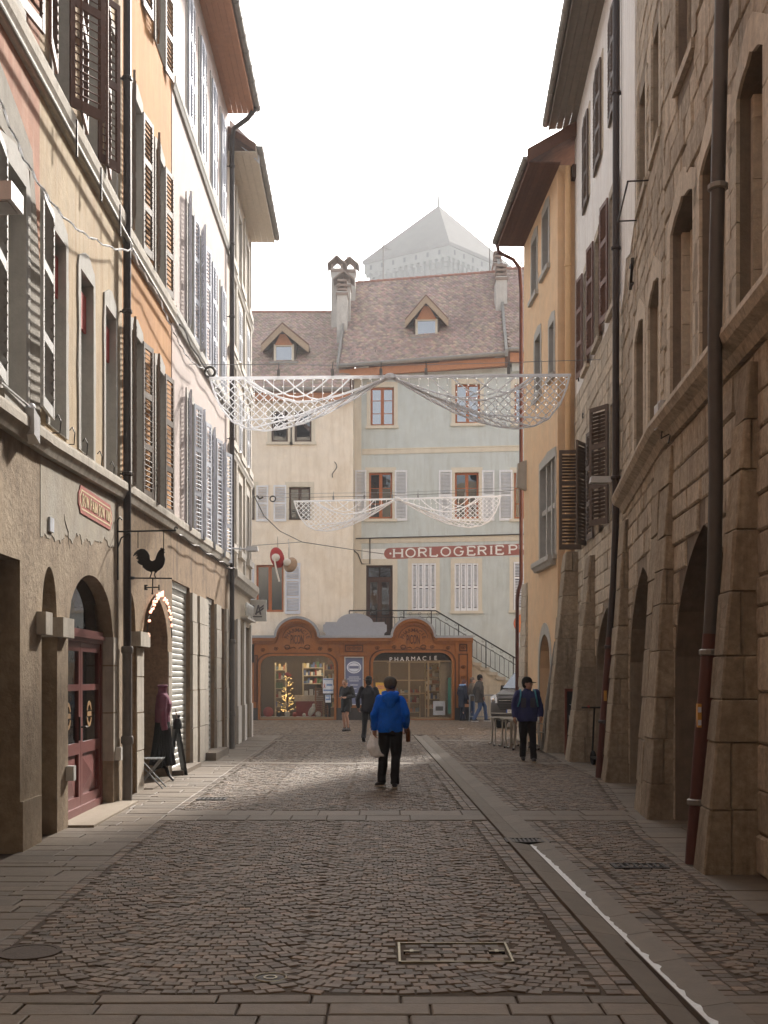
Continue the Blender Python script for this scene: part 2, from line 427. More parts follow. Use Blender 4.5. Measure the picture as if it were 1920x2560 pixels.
def inband(y, p=.03): return any(a-p < y < b+p for a, b in BANDS)
COVER = (.09, .8, 6.86, 7.36)
setts = []
def tint():
    v = rnd.uniform(.62, 1.32); h = rnd.uniform(-.05, .05)
    if rnd.random() < .08: h += .1; v *= 1.1
    return (v*(1+h), v, v*(1-h*.9))
def sett(p4):   # 4 ground points, counter clockwise
    c = (sum(p[0] for p in p4)/4, sum(p[1] for p in p4)/4)
    if c[1] < 5 or abs(c[0]/c[1]) > .37: return
    setts.append((c, p4))
def arcs(xa, xb, y0, y1, mw, x_off, sag=.14, p=.078, okf=None):
    n0 = int((min(xa(y0), xa(y1))-x_off)/mw)-1; n1 = int((max(xb(y0), xb(y1))-x_off)/mw)+2
    for m in range(n0, n1):
        c = x_off+(m+.5)*mw
        for k in range(int((y0-.3)/p), int((y1+.3)/p)+3):
            arc = mw*1.07; n = int(round(arc/.094)); ph = rnd.random()
            st_ = mw/round(mw/.093); cuts = [-mw/2-st_*(.5*(k % 2)+.12*ph)]
            while cuts[-1] < mw/2: cuts.append(cuts[-1]+st_)
            cuts = [c_+rnd.uniform(-.014, .014) for c_ in cuts]
            for u0, u1 in zip(cuts[:-1], cuts[1:]):
                um = (u0+u1)/2
                if abs(um) > mw/2+.012: continue
                pts = []
                for u, lvl in ((u0, 0), (u1, 0), (u1, 1), (u0, 1)):
                    m_ = sag*8*u/mw**2; q = p/(1+m_*m_)
                    x = c+u-(m_*q if lvl else 0); y = k*p-sag*(1-(2*u/mw)**2)+(q if lvl else 0)
                    pts.append((x, y))
                cx_, cy_ = sum(a[0] for a in pts)/4, sum(a[1] for a in pts)/4
                if not (y0+.04 < cy_ < y1-.04) or inband(cy_, .05): continue
                if not (xa(cy_)+.04 < cx_ < xb(cy_)-.04): continue
                if COVER[0]-.03 < cx_ < COVER[1]+.03 and COVER[2]-.03 < cy_ < COVER[3]+.03: continue
                sett(pts)
YA, YB = 6.16, 33.9
arcs(lambda y: xleft(y)+.1, lambda y: gl(y)-.2, YA, YB, 1.22, -.53)
arcs(lambda y: gr(y)+.2, lambda y: xright(y)-.1, YA, YB, 1.5, 2.2, sag=.13)
arcs(lambda y: -7.5, lambda y: 7.0, 34.2, 46.45, 1.22, -.53)
def strip(xf, w_, y0, y1, step=.092):
    y = y0
    while y < y1:
        l = step*rnd.uniform(.85, 1.2)
        if not inband(y+l/2) : sett([(xf(y), y), (xf(y)+w_, y), (xf(y+l)+w_, y+l), (xf(y+l), y+l)])
        y += l
for k in (1, 2): strip(lambda y, k=k: gl(y)-.1*k, .1, YA, YB); strip(lambda y, k=k: gr(y)+.1*(k-1), .1, YA, YB)
strip(lambda y: xleft(y), .1, YA, YB); strip(lambda y: xright(y)-.1, .1, YA, 24)
x = COVER[0]                                            # setts set into the hatch
for r_ in range(5):
    y = COVER[2]+.03+r_*.088; x = COVER[0]+.04+.03*(r_ % 2)
    while x < COVER[1]-.1:
        sett([(x, y), (x+.1, y), (x+.1, y+.086), (x, y+.086)]); x += .104
JF = M('joint_fill', C(80, 69, 58, 0), .95, .3, 14, .4, 90)
for fa, fb, ya, yb in ((xleft, gl, 6.15, 33.9), (gr, xright, 6.15, 31.9), (lambda y: -7.5, lambda y: 7.2, 33.95, 46.5)):
    ys = [ya+(yb-ya)*k/12 for k in range(13)]; obj('joint_bed', MB().add([(fa(y), y, -.0075) for y in ys]+[(fb(y), y, -.0075) for y in ys], [(k, 13+k, 14+k, k+1) for k in range(12)]), JF, street)
setts.sort(key=lambda q: q[0][1])
mass = MB(); nsing = 0
for (c, p4) in setts:
    g = .0032; zt = rnd.uniform(-.006, .004); tx, ty = rnd.uniform(-.02, .02), rnd.uniform(-.02, .02)
    P = [Vector(p) for p in p4]; cc = Vector(c); out = []; inn = []
    for p in P:
        d = cc-p; l = d.length or 1e-6; q = p+d/l*g*1.5+Vector((rnd.uniform(-.003, .003), rnd.uniform(-.003, .003))); out.append((q.x, q.y, -.03))
        q2 = q+d/l*.006; inn.append((q2.x, q2.y, zt+(q2.x-c[0])*tx+(q2.y-c[1])*ty))
    md = [(o[0], o[1], i[2]-.006) for o, i in zip(out, inn)]
    fs = [(0, 1, 5, 4), (1, 2, 6, 5), (2, 3, 7, 6), (3, 0, 4, 7), (4, 5, 9, 8), (5, 6, 10, 9), (6, 7, 11, 10), (7, 4, 8, 11), (8, 9, 10, 11)]
    t = tint()
    if nsing < 300 and abs(c[0]/c[1]) < .345:
        obj('sett', MB().add(out+md+inn, fs, t), SETT, street); nsing += 1
    else: mass.add(out+md+inn, fs, t)
tag(obj('setts', mass, SETT, street), kind='stuff')
def slab(x0, x1, y0, y1, sk=0, parent=street, mat=SLAB, z=0, zt=None, name='slab', g=.006):
    zt = rnd.uniform(-.004, .004)+z if zt is None else zt; c = .008
    o = [(x0+g, y0+g), (x1-g, y0+g), (x1-g+sk, y1-g), (x0+g+sk, y1-g)]
    i = [(x0+g+c, y0+g+c), (x1-g-c, y0+g+c), (x1-g-c+sk, y1-g-c), (x0+g+c+sk, y1-g-c)]
    t = [rnd.uniform(-.002, .002) for _ in range(4)]
    vs = [(a, b, z-.035) for a, b in o]+[(a, b, zt-.005) for a, b in o]+[(a, b, zt+q) for (a, b), q in zip(i, t)]
    fs = [(0, 1, 5, 4), (1, 2, 6, 5), (2, 3, 7, 6), (3, 0, 4, 7), (4, 5, 9, 8), (5, 6, 10, 9), (6, 7, 11, 10), (7, 4, 8, 11), (8, 9, 10, 11)]
    return obj(name, MB().add(vs, fs), mat, parent)
def slab_row(xa, xb, y0, y1, lo, hi):
    x = xa
    while x < xb-.01:
        l = rnd.uniform(lo, hi)
        if xb-x-l < lo*.6: l = xb-x
        l = min(l, xb-x); slab(x, x+l, y0, y1, 0); x += l
y = 4.9
while y < 34:                                           # slabs along the left house fronts
    d = rnd.uniform(.17, .36) if y > 6.2 else rnd.uniform(.2, .3)
    xa = -3.5-.016*y; slab_row(xa if y > 7 else max(xa, -.37*y-1), xleft(y+d/2), y, y+d, .3, .95); y += d
for a, b in BANDS:
    m = (a+b)/2; slab_row(xleft(m), gl(m), a, b, .35, .85); slab_row(gr(m), xright(m), a, b, .35, .9)
y = 4.7
while y < 6.1:                                          # wide band of slabs right before the camera
    d = min(rnd.uniform(.19, .27), 6.15-y)
    if d < .08: break
    slab_row(xleft(y), gl(y), y, y+d, .3, .75); slab_row(gr(y), 2.6, y, y+d, .3, .8); y += d
y = 8.3
while y < 28:                                           # arcade floor on the right
    d = rnd.uniform(.25, .5); slab_row(xright(y+d/2), xright(y+d/2)+2.0, y, y+d, .5, 1.0); y += d
y = 4.6
while y < 34:                                           # shallow gutter, two rows of dished stones
    l = rnd.uniform(.5, .95); y2 = min(y+l, 34)
    for sgn in (0, 1):
        a0, a1 = gl(y), gl(y2); m0, m1 = a0+.215, a1+.215; e0, e1 = gr(y), gr(y2); g = .003
        if 11.72 < y2 and y < 12.12 and False: pass
        if sgn == 0: p = [(a0+.008, y+g, -.004), (m0-g*.5, y+g, -.036), (m1-g*.5, y2-g, -.036), (a1+.008, y2-g, -.004)]
        else: p = [(m0+g*.5, y+g, -.036), (e0-.008, y+g, -.004), (e1-.008, y2-g, -.004), (m1+g*.5, y2-g, -.036)]
        q = [(x, yy, -.07) for x, yy, z in p]
        # bed lies below the gutter stones, so lift them just over it
        p = [(x, yy, z+.022) for x, yy, z in p]
        obj('gutter_stone', MB().add(q+p, [(0, 1, 5, 4), (1, 2, 6, 5), (2, 3, 7, 6), (3, 0, 4, 7), (4, 5, 6, 7)]), GUT, street)
    y = y2
# white lime streak and wet line in the gutter
LIME = M('lime_deposit', C(226, 228, 228), .6, .1, 30, .3, 150); WET = M('wet_stone', C(62, 53, 45), .2, .2, 20, .05, 80, spec=.6)
def ribbon(name, ya, yb, cf, wf, mat, z, n=70, seed=1):
    r2 = random.Random(seed); vs = []; fs = []
    for k in range(n+1):
        y = ya+(yb-ya)*k/n; wl, wr = wf(y, k/n, r2); c = cf(y)
        zl = lambda x: z+.022-.036+abs(x-(gl(y)+.215))*.149+.003
        vs += [(c-wl, y, zl(c-wl)), (c, y, zl(c)), (c+wr, y, zl(c+wr))]
    for k in range(n): fs += [(3*k, 3*k+1, 3*k+4, 3*k+3), (3*k+1, 3*k+2, 3*k+5, 3*k+4)]
    return obj(name, MB().add(vs, fs), mat, street)
ribbon('lime_streak', 4.7, 11.75, lambda y: gl(y)+.222, lambda y, t, r_: (.004, .016+.022*abs(noise.noise(Vector((y*2.1, 3, 0))))+.05*max(0, noise.noise(Vector((y*7.3, 7, 0))))+.02*math.exp(-((y-9.8)/1.3)**2)+.07*math.exp(-((y-7.7)/.12)**2)*abs(noise.noise(Vector((y*14, 1, 0))))), LIME, .001, 150, 5)
ribbon('wet_line', 4.7, 7.4, lambda y: gl(y)+.2, lambda y, t, r_: (.012+.05*(1-t)*(.7+.3*noise.noise(Vector((y*3, 0, 0)))), .01), WET, .0, 60, 6)
IRON = M('cast_iron', C(64, 58, 54), .5, .3, 30, .4, 120, metal=.5); DARK = M('drain_dark', C(14, 12, 11), .9)
def grate(name, label, x, y, wx, wy, nb, z=.004, ang=0, skew=0, parent=None):
    e = empty(name, (x, y, z), ang, label, 'drain', 'street drains') if parent is None else parent
    obj('pit', MB().box(-wx/2, wx/2, -wy/2, wy/2, -.03, -.002), DARK, e)
    f = MB().box(-wx/2, wx/2, -wy/2, -wy/2+.025, -.01, .006).box(-wx/2, wx/2, wy/2-.025, wy/2, -.01, .006).box(-wx/2, -wx/2+.025, -wy/2+.025, wy/2-.025, -.01, .006).box(wx/2-.025, wx/2, -wy/2+.025, wy/2-.025, -.01, .006)
    obj('frame', f, IRON, e)
    for k in range(nb):
        xx = -wx/2+wx*(k+.5)/nb; obj('bar', MB().box(xx-.012, xx+.012, -wy/2+.025, wy/2-.025, -.012, .004), IRON, e)
    return e
grate('drain_grate', 'iron drain grate set across the stone gutter', gl(11.95)+.215, 11.95, .46, .3, 10, .008)
grate('drain_grate', 'small iron grate in the cobbles before the cafe chair', -2.47, 16.1, .42, .3, 7)
grate('drain_grate', 'iron grate in the cobbles between gutter and nearest stone buttress', 2.36, 10.35, .5, .26, 8)
grate('drain_grate', 'thin curved drain slot where the gutter begins', gl(34)+.2, 34.1, .5, .14, 8)
BRASS = M('worn_brass', C(150, 138, 110), .4, .2, 20, .3, 90, metal=.7)
e = empty('hatch_cover', ((COVER[0]+COVER[1])/2, (COVER[2]+COVER[3])/2, 0), 0, 'rectangular hatch cover filled with setts, nearest the camera', 'cover')
wx, wy = COVER[1]-COVER[0], COVER[3]-COVER[2]
obj('frame', MB().box(-wx/2, wx/2, -wy/2, -wy/2+.012, -.02, .004).box(-wx/2, wx/2, wy/2-.012, wy/2, -.02, .004).box(-wx/2, -wx/2+.014, -wy/2, wy/2, -.02, .005).box(wx/2-.014, wx/2, -wy/2, wy/2, -.02, .005), BRASS, e)
for sx in (-1, 1):
    obj('lifting_slot', MB().box(sx*.27-.05, sx*.27+.05, -.03, .03, -.02, .006), DARK, e)
    obj('lifting_pin', MB().box(sx*.27-.05, sx*.27+.05, -.008, .008, .006, .01).box(sx*.27-.012, sx*.27+.012, -.03, .03, .006, .011), BRASS, e)
e = empty('round_cover', (-.66, 6.5, 0), 0, 'small round brass cover in the setts', 'cover')
obj('ring', MB().tube([(.092*math.cos(R(k*15)), .092*math.sin(R(k*15)), .002) for k in range(25)], .006, 6), BRASS, e); obj('plate', MB().lathe([(.08, -.02), (.08, .001)], 24), IRON, e)
obj('boss', MB().lathe([(.03, 0), (.03, .006), (.042, .006), (.042, 0)], 16), BRASS, e)
e = empty('manhole_cover', (-2.25, 7.1, 0), 0, 'round dark manhole cover at the left edge', 'cover')
obj('plate', MB().lathe([(.2, -.02), (.2, .009), (.17, .009), (.17, .006)], 28), M('worn_cover', C(84, 72, 62, 0), .7, .25, 30, .5, 120), e)
tag(obj('paper_scrap', MB().box(-.09, .09, -.04, .04, 0, .004), M('white_paper', C(235, 235, 238), .7), None, U(1155, 1822, 38.2)*1.0), 'crumpled white scrap lying on the square', 'litter').location = (1.95*1.35, 38.2, .012)
# ================================================================ houses on the left
JAMB = M('grey_jamb_stone', C(176, 172, 164), .85, .12, 7, .3, 60, streak=.3, scol=C(140, 122, 104))
PLT_A = M('tan_plaster', C(188, 166, 132, .1), .9, .14, 3, .5, 26, streak=.75, scol=C(158, 124, 88, 0), big=.4, bigcol=C(176, 160, 136))
PLT_A0 = M('rust_plaster', C(172, 116, 88, .1), .9, .15, 3, .35, 26, streak=.6, scol=C(206, 168, 140))
PLT_AG = M('grey_brown_plaster', C(158, 140, 117, .05), .92, .24, 9, .9, 40, streak=.55, scol=C(82, 64, 48, 0), big=.5, bigcol=C(116, 96, 76, 0), ssc=(1.3, 1.3, .42))
PLT_BG = M('brown_roughcast', C(146, 124, 98, 0), .95, .3, 16, 1.0, 60, streak=.6, scol=C(84, 68, 54), ssc=(1.3, 1.3, .4))
PLT_B = M('orange_plaster', C(182, 128, 70, 0), .9, .12, 3, .3, 26, streak=.6, scol=C(200, 152, 98, 0), big=.35, bigcol=C(160, 108, 58, 0))
PLT_C = M('pale_pink_plaster', C(200, 182, 174), .9, .07, 3, .25, 26, streak=.45, scol=C(204, 190, 180))
PLT_CG = M('brown_stained_plaster', C(152, 128, 102, 0), .95, .25, 8, .7, 60, streak=.75, scol=C(70, 56, 46), ssc=(1.6, 1.6, .35))
PLT_D = M('cream_plaster', C(206, 190, 168), .9, .08, 3, .25, 26, streak=.35, scol=C(200, 176, 150))
CORN = M('cornice_stone', C(182, 172, 156), .9, .16, 8, .4, 60, streak=.5, scol=C(110, 92, 76))
PIPE = M('dark_brown_pipe', C(62, 50, 46), .5, .12, 6, .05, 60, spec=.4); PIPEG = M('grey_pipe', C(118, 112, 106), .55, .12, 6, .1, 60, spec=.4)
SH_BR = M('brown_shutter_paint', C(122, 84, 68), .6, .14, 14, .15, 90, streak=.3); SH_GR = M('grey_shutter_paint', C(170, 168, 164), .6, .1, 14, .15, 90, streak=.2)
SH_BG = M('taupe_shutter_paint', C(132, 118, 106), .62, .12, 14, .15, 90, streak=.3); SH_BL = M('pale_blue_shutter_paint', C(206, 212, 226), .6, .06, 14, .12, 90, streak=.25, scol=C(170, 168, 168))
SH_WH = M('white_shutter_paint', C(222, 224, 230), .6, .06, 14, .12, 90, streak=.3, scol=C(176, 168, 158))
SH_DK = M('dark_brown_shutter_paint', C(104, 86, 74), .6, .14, 14, .15, 90, streak=.25)
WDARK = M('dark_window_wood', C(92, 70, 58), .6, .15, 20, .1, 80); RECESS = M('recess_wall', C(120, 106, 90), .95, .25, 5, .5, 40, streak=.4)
SOFF = M('orange_soffit_boards', C(196, 128, 84), .75, .1, 8, .1, 60, rn=.06); SOFC = M('cream_soffit_boards', C(216, 200, 178), .8, .08, 8, .1, 60, rn=.05)
SOFB = M('brown_soffit_boards', C(112, 78, 62), .75, .14, 8, .1, 60, rn=.1); SOFG = M('grey_brown_soffit_boards', C(124, 112, 98), .8, .16, 6, .2, 60, rn=.1)
ROOFT = M('old_roof_tile', C(128, 92, 76), .9, .25, 6, .4, 40, rn=.1)
ZINC = M('weathered_zinc', C(142, 136, 128), .5, .14, 8, .1, 50, metal=.35)
def cprof(o, h, lip=.03): return [(-.02, 0), (o*.55, 0), (o*.8, h*.35), (o, h*.5), (o, h-lip), (o*.96, h), (-.02, h)]
def roof(b, ze, over, soff, nb=4, a0=-.02, a1=None, slope=32, depth=6, fascia=None, gut=ZINC, gz=0, board='soffit_board', droop=0):
    a1 = b.len+.02 if a1 is None else a1
    up = math.tan(R(slope)); T = .22
    r = b.part('roof', MB().prism([(0, 0)], 0, 0) if False else MB().add(
        [(a0, -over, ze+.03), (a1, -over, ze+.03), (a1, depth, ze+.03+(depth+over)*up), (a0, depth, ze+.03+(depth+over)*up),
         (a0, -over, ze+T), (a1, -over, ze+T), (a1, depth, ze+T+(depth+over)*up), (a0, depth, ze+T+(depth+over)*up)],
        [(0, 3, 2, 1), (4, 5, 6, 7), (0, 1, 5, 4), (1, 2, 6, 5), (2, 3, 7, 6), (3, 0, 4, 7)]), ROOFT)
    w_ = over/nb
    for k in range(nb):                                   # boarded soffit
        b.part(board, MB().box(a0, a1, -over+k*w_+.006, -over+(k+1)*w_-.002, ze-.012+droop*k, ze+.02+droop*k), soff, r)
    b.part('fascia', MB().box(a0, a1, -over-.03, -over, ze-.06, ze+.2), fascia or soff, r)
    if gut:
        n = 8; vs = []; yc = -over-.1; zc = ze+.13+gz
        mb = MB(); prof = [(math.cos(math.pi+math.pi*k/n)*.085, math.sin(math.pi+math.pi*k/n)*.085) for k in range(n+1)]
        for a in (a0-.03, a1+.03):
            vs += [(a, yc+u, zc+v) for u, v in prof]
        m_ = n+1; mb.add(vs, [(k, k+1, m_+k+1, m_+k) for k in range(n)]+[tuple(range(m_)), tuple(range(m_, 2*m_))])
        g = b.part('gutter', mb, gut, r)
        a = a0+.3
        while a < a1: b.part('gutter_bracket', MB().tube([(a, yc+u*1.1, zc+v*1.1) for u, v in prof], .008, 5), gut, g); a += .62
    return r
def downpipe(b, a, out, z0, z1, r=.055, mat=PIPE, lower=None, zl=0, clamps=(), top=None, name='downpipe', pts=None):
    p = pts or ([(a, -out, z0+ (zl if lower else 0)), (a, -out, z1)] + (top or []))
    o = b.part(name, MB().tube(p, r, 12), mat, smooth=True)
    if lower: b.part('cast_iron_foot', MB().tube([(a, -out, z0), (a, -out, zl+.12)], r*1.25, 12).lathe([(r*1.4, 0), (r*1.6, .02), (r*1.6, .1), (r*1.4, .12)], 12, (a, -out, z0+.8)).lathe([(r*1.4, 0), (r*1.55, .02), (r*1.55, .08), (r*1.4, .1)], 12, (a, -out, zl+.04)), lower, o, smooth=True)
    for z in clamps: b.part('clamp', MB().lathe([(r*1.05, 0), (r*1.3, .01), (r*1.3, .05), (r*1.05, .06)], 12, (a, -out, z)).box(a-.012, a+.012, -out, 0, z+.02, z+.04), mat, o)
    return o
def flatwin(b, Y0, Y1, z0, z1, wall_d=.32, frame=WDARK, sur=JAMB, jag=0, curtain=None, wd=.13, nz=3, sill=True):
    h = rect(b.sy(Y0), b.sy(Y1), z0, z1) if b.es.y > 0 else rect(b.sy(Y1), b.sy(Y0), z0, z1)
    HOLES.append((h, wall_d, None))
    b.window(h, wall_d, frame, nz=nz, curtain=curtain)
    if sur: b.surround(h, sur, wd, .02, wall_d, sill, jag=jag)
    return h

# ---- house A0 (nearest, rust upper wall) and A (tan)
A0 = Bld('rust_house', 'rust and grey plastered house front at the left edge, nearest the camera', (-3.46, 2), (-3.658, 11.9), 'house')
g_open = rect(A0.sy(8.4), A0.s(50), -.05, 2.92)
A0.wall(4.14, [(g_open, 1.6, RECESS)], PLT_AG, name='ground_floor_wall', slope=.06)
HOLES = []
for Y0, Y1 in ((7.4, 8.1), (10.62, 11.36)):
    flatwin(A0, Y0, Y1, 4.45, 6.72, jag=.8)
for Y0, Y1 in ((8.0, 8.7), (10.3, 10.95)):
    flatwin(A0, Y0, Y1, 8.35, 10.6)
A0.wall(14, HOLES, PLT_A0, z0=4.14, name='upper_wall')
A0.part('plaster_patch', MB().prism([(A0.sy(9.9), 4.4), (A0.sy(11.88), 4.4), (A0.sy(11.88), 6.0), (A0.sy(11.6), 7.2), (A0.sy(11.2), 7.35), (A0.sy(10.4), 7.6), (A0.sy(9.9), 7.2)], -.012, .004, [rect(A0.sy(10.45), A0.sy(11.52), 4.42, 6.95)]), M('grey_patch_plaster', C(158, 150, 138), .92, .15, 5, .5, 40, streak=.4))
A0.leaf(A0.sy(10.6), 4.5, 6.72, .66, -172, SH_GR, True, .105, 2)
A0.leaf(A0.sy(10.3), 8.4, 10.6, .6, -174, SH_BR, True, .1, 2); A0.leaf(A0.sy(8.7), 8.4, 10.6, .6, -8, SH_BR, True, .1, 2)
A0.leaf(A0.sy(10.98), 8.4, 10.6, .62, -10, SH_BR, True, .1, 2)
A0.cornice([(0, 3.98), (A0.len, 4.12)], cprof(.14, .22), CORN)
A0.cornice([(0, 7.82), (A0.len, 7.96)], cprof(.1, .3), CORN, 'string_course')
A0.part('conduit', MB().tube([(0, -.13, 7.74), (A0.len, -.13, 7.88)], .03, 8), ZINC)
A0.part('pier_foot', MB().box(A0.s(50)-.0, A0.len-.03, -.03, .001, -.05, .5), PLT_AG)
A = Bld('tan_house', 'tan plastered house with a dark red arched door and painted wine sign', (-3.658, 11.9), (-3.74, 16.0), 'house')
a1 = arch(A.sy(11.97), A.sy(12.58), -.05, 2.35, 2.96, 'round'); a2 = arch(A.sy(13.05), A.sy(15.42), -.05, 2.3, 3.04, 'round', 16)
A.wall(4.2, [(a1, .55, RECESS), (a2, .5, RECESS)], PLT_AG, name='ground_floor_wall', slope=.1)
HOLES = []
for Y0, Y1 in ((12.23, 12.9), (13.58, 14.22), (14.9, 15.52)):
    flatwin(A, Y0, Y1, 4.5, 6.71, jag=1.1, sill=False, wd=.1)
for Y0, Y1 in ((12.37, 13.0), (13.75, 14.4), (15.0, 15.55)):
    flatwin(A, Y0, Y1, 8.35, 10.6, wd=.1, sill=False)
A.wall(14, HOLES, PLT_A, z0=4.2, name='upper_wall')
RED = M('red_cloth', C(196, 74, 66), .8, .1, 12, .2, 50)
for Y0, Y1 in ((12.23, 12.9), (13.58, 14.22), (14.9, 15.52)):
    A.part('red_window_cloth', MB().box(A.sy(Y0)+.02, A.sy(Y1)-.02, .07, .1, 6.1, 6.56), RED)
A.leaf(A.sy(12.21), 4.55, 6.8, .66, -174.5, SH_GR, True, .105, 3)
A.leaf(A.sy(12.35), 8.4, 10.9, .62, -171, SH_BR, True, .1, 2); A.leaf(A.sy(13.02), 8.4, 10.9, .5, -38, SH_BR, True, .09, 2)
A.leaf(A.sy(13.73), 8.4, 10.6, .6, -173, SH_BR, True, .1, 2); A.leaf(A.sy(14.42), 8.4, 10.6, .4, -30, SH_BR, True, .09, 2)
A.leaf(A.sy(14.98), 8.4, 10.6, .52, -172, SH_BR, True, .1, 2)
A.cornice([(0, 4.12), (A.len, 4.28)], cprof(.13, .22), CORN)
A.cornice([(0, 7.96), (A.len, 8.0)], cprof(.1, .3), CORN, 'string_course')
A.part('conduit', MB().tube([(0, -.13, 7.88), (A.len, -.13, 7.92)], .03, 8), ZINC)
for a in (.9, 2.1, 3.2): A.part('conduit_bracket', MB().box(a-.012, a+.012, -.175, -.155, 7.7, 8.12), IRON)
for a in (.35, .95, 1.55, 2.3, 3.0):
    A.part('iron_hook', MB().tube([(a, 0, 4.42), (a, -.12, 4.42), (a, -.13, 4.55), (a, -.1, 4.62), (a, -.07, 4.58)], .008, 6), IRON)
for px in (119,):
    A.part('impost', MB().box(A.sy(12.5), A.sy(12.98), -.09, .3, 2.2, 2.42), CORN)
A.part('impost', MB().box(-.12, A.sy(12.03), -.1, .2, 2.2, 2.44), CORN)
for za, zb in ((.6, 1.25), (1.27, 1.9), (1.92, 2.3)):
    A.part('jamb_stone', MB().box(A.sy(15.4)-.004, A.sy(15.62), -.012, .3, za, zb), CORN)
A.part('cable_box', MB().box(A.sy(12.95), A.sy(13.06), -.09, 0, .55, .72), M('white_plastic', C(200, 198, 192), .5))
A.part('cable_box', MB().box(A.sy(15.5), A.sy(15.6), -.09, 0, .6, .78), M('white_plastic', C(200, 198, 192)))
A.part('house_number', MB().box(A.s(119), A.s(129), -.03, 0, A.sz(124, 1330)[1], A.sz(124, 1294)[1]), M('enamel_white', C(206, 212, 222), .3))
# cracks / plaster edge above the arches
r2 = random.Random(4)
GPL = M('smooth_grey_plaster', C(166, 155, 138, .1), .92, .14, 5, .5, 40, streak=.4, scol=C(118, 106, 92), big=.4, bigcol=C(166, 164, 156), ssc=(1.4, 1.4, .4))
edge = [(99, 1340), (108, 1338), (118, 1352), (128, 1346), (138, 1368), (150, 1374), (158, 1352), (166, 1340), (180, 1384), (188, 1334), (200, 1336), (204, 1380), (214, 1356), (226, 1382), (240, 1366), (256, 1372), (262, 1350), (272, 1404), (284, 1396)]
pe0 = [A.sz(px, py*.5+1352*.5-8) for px, py in edge]; pe0[0] = (.01, pe0[0][1]); pe = []
for (xa, za), (xb, zb9) in zip(pe0[:-1], pe0[1:]):
    for k in range(5): pe.append((xa+(xb-xa)*k/5, za+(zb9-za)*k/5+r2.uniform(-.025, .025)))
pe.append(pe0[-1])
A.part('plaster_skin', MB().prism([*pe, (A.len-.42, pe[-1][1]), (A.len-.42, 4.2), (.01, 4.1)], -.006, .004), GPL)
for px, y0, y1 in ((159, 1285, 1374),):
    p = []; 
    for k in range(7):
        s_, z_ = A.sz(px+(k*2.6)+r2.uniform(-2, 2), y0+(y1-y0)*k/6); p.append((s_, -.009, z_))
    A.part('plaster_crack', MB().tube(p, [.001, .003, .005, .005, .004, .003, .001], 5), M('crack_dark', C(96, 82, 70), .95))
# painted sign
SGR = M('faded_red_paint', C(186, 92, 80), .9, .12, 12, .3, 60, streak=.25, scol=C(206, 150, 132)); SGC = M('cream_sign_paint', C(222, 196, 150), .9, .1, 12, .2, 60)
s0, zt0 = A.sz(193, 1213); s1, zt1 = A.sz(277, 1262); _, zb0 = A.sz(193, 1282); _, zb1 = A.sz(277, 1325)
zt, zb = (zt0+zt1)/2, (zb0+zb1)/2; c = .1
def notch(x0, x1, z0, z1, c): return [(x0+c, z0), (x1-c, z0), (x1-c*.6, z0+c*.6), (x1, z0+c), (x1, z1-c), (x1-c*.6, z1-c*.6), (x1-c, z1), (x0+c, z1), (x0+c*.6, z1-c*.6), (x0, z1-c), (x0, z0+c), (x0+c*.6, z0+c*.6)]
sg = A.part('painted_sign', MB().prism(notch(s0, s1, zb, zt, .1), -.018, .01), SGR)
A.part('sign_border', MB().prism(notch(s0+.05, s1-.05, zb+.045, zt-.045, .08), -.021, -.016, [notch(s0+.075, s1-.075, zb+.065, zt-.065, .075)]), SGC, sg)
SERIF = {'H': [((0, 0), (0, 1)), ((.72, 0), (.72, 1)), ((0, .5), (.72, .5))], 'L': [((0, 0), (0, 1)), ((0, 0), (.6, 0)), ((.6, 0), (.6, .22))],
         'E': [((0, 0), (0, 1)), ((0, 0), (.6, 0)), ((0, .5), (.45, .5)), ((0, 1), (.6, 1)), ((.6, 0), (.6, .2)), ((.6, 1), (.6, .8))], 'I': [((.1, 0), (.1, 1))],
         'N': [((0, 0), (0, 1)), ((0, 1), (.7, 0)), ((.7, 0), (.7, 1))], 'A': [((0, 0), (.36, 1)), ((.36, 1), (.72, 0)), ((.14, .35), (.58, .35))], 'V': [((0, 1), (.36, 0)), ((.36, 0), (.72, 1))]}
def arcpts(cx, cz, rx, rz, a0, a1, n=9): return [(cx+rx*math.cos(R(a0+(a1-a0)*k/n)), cz+rz*math.sin(R(a0+(a1-a0)*k/n))) for k in range(n+1)]
def poly2(pts): return list(zip(pts[:-1], pts[1:]))
SERIF['O'] = poly2(arcpts(.4, .5, .4, .5, 0, 360, 16)); SERIF['G'] = poly2(arcpts(.4, .5, .4, .5, 40, 330, 14))+[((.75, .28), (.75, .48)), ((.5, .48), (.84, .48))]
bowl = [((0, 1), (.35, 1))]+poly2(arcpts(.35, .75, .28, .25, 90, -90, 7))+[((.35, .5), (0, .5))]
SERIF['P'] = [((0, 0), (0, 1))]+bowl; SERIF['R'] = SERIF['P']+[((.32, .5), (.66, 0))]
SERIF['B'] = SERIF['P']+poly2(arcpts(.35, .25, .33, .25, 90, -90, 7))+[((.35, 0), (0, 0))]
SERIF['D'] = [((0, 0), (0, 1)), ((0, 1), (.3, 1)), ((0, 0), (.3, 0))]+poly2(arcpts(.3, .5, .4, .5, 90, -90, 9))
WID = {'I': .2, 'E': .6, 'L': .6, 'H': .72, 'N': .7, 'O': .8, 'G': .86, 'R': .66, 'P': .63, 'B': .68, 'A': .72, 'V': .72, 'D': .7, ' ': .3}
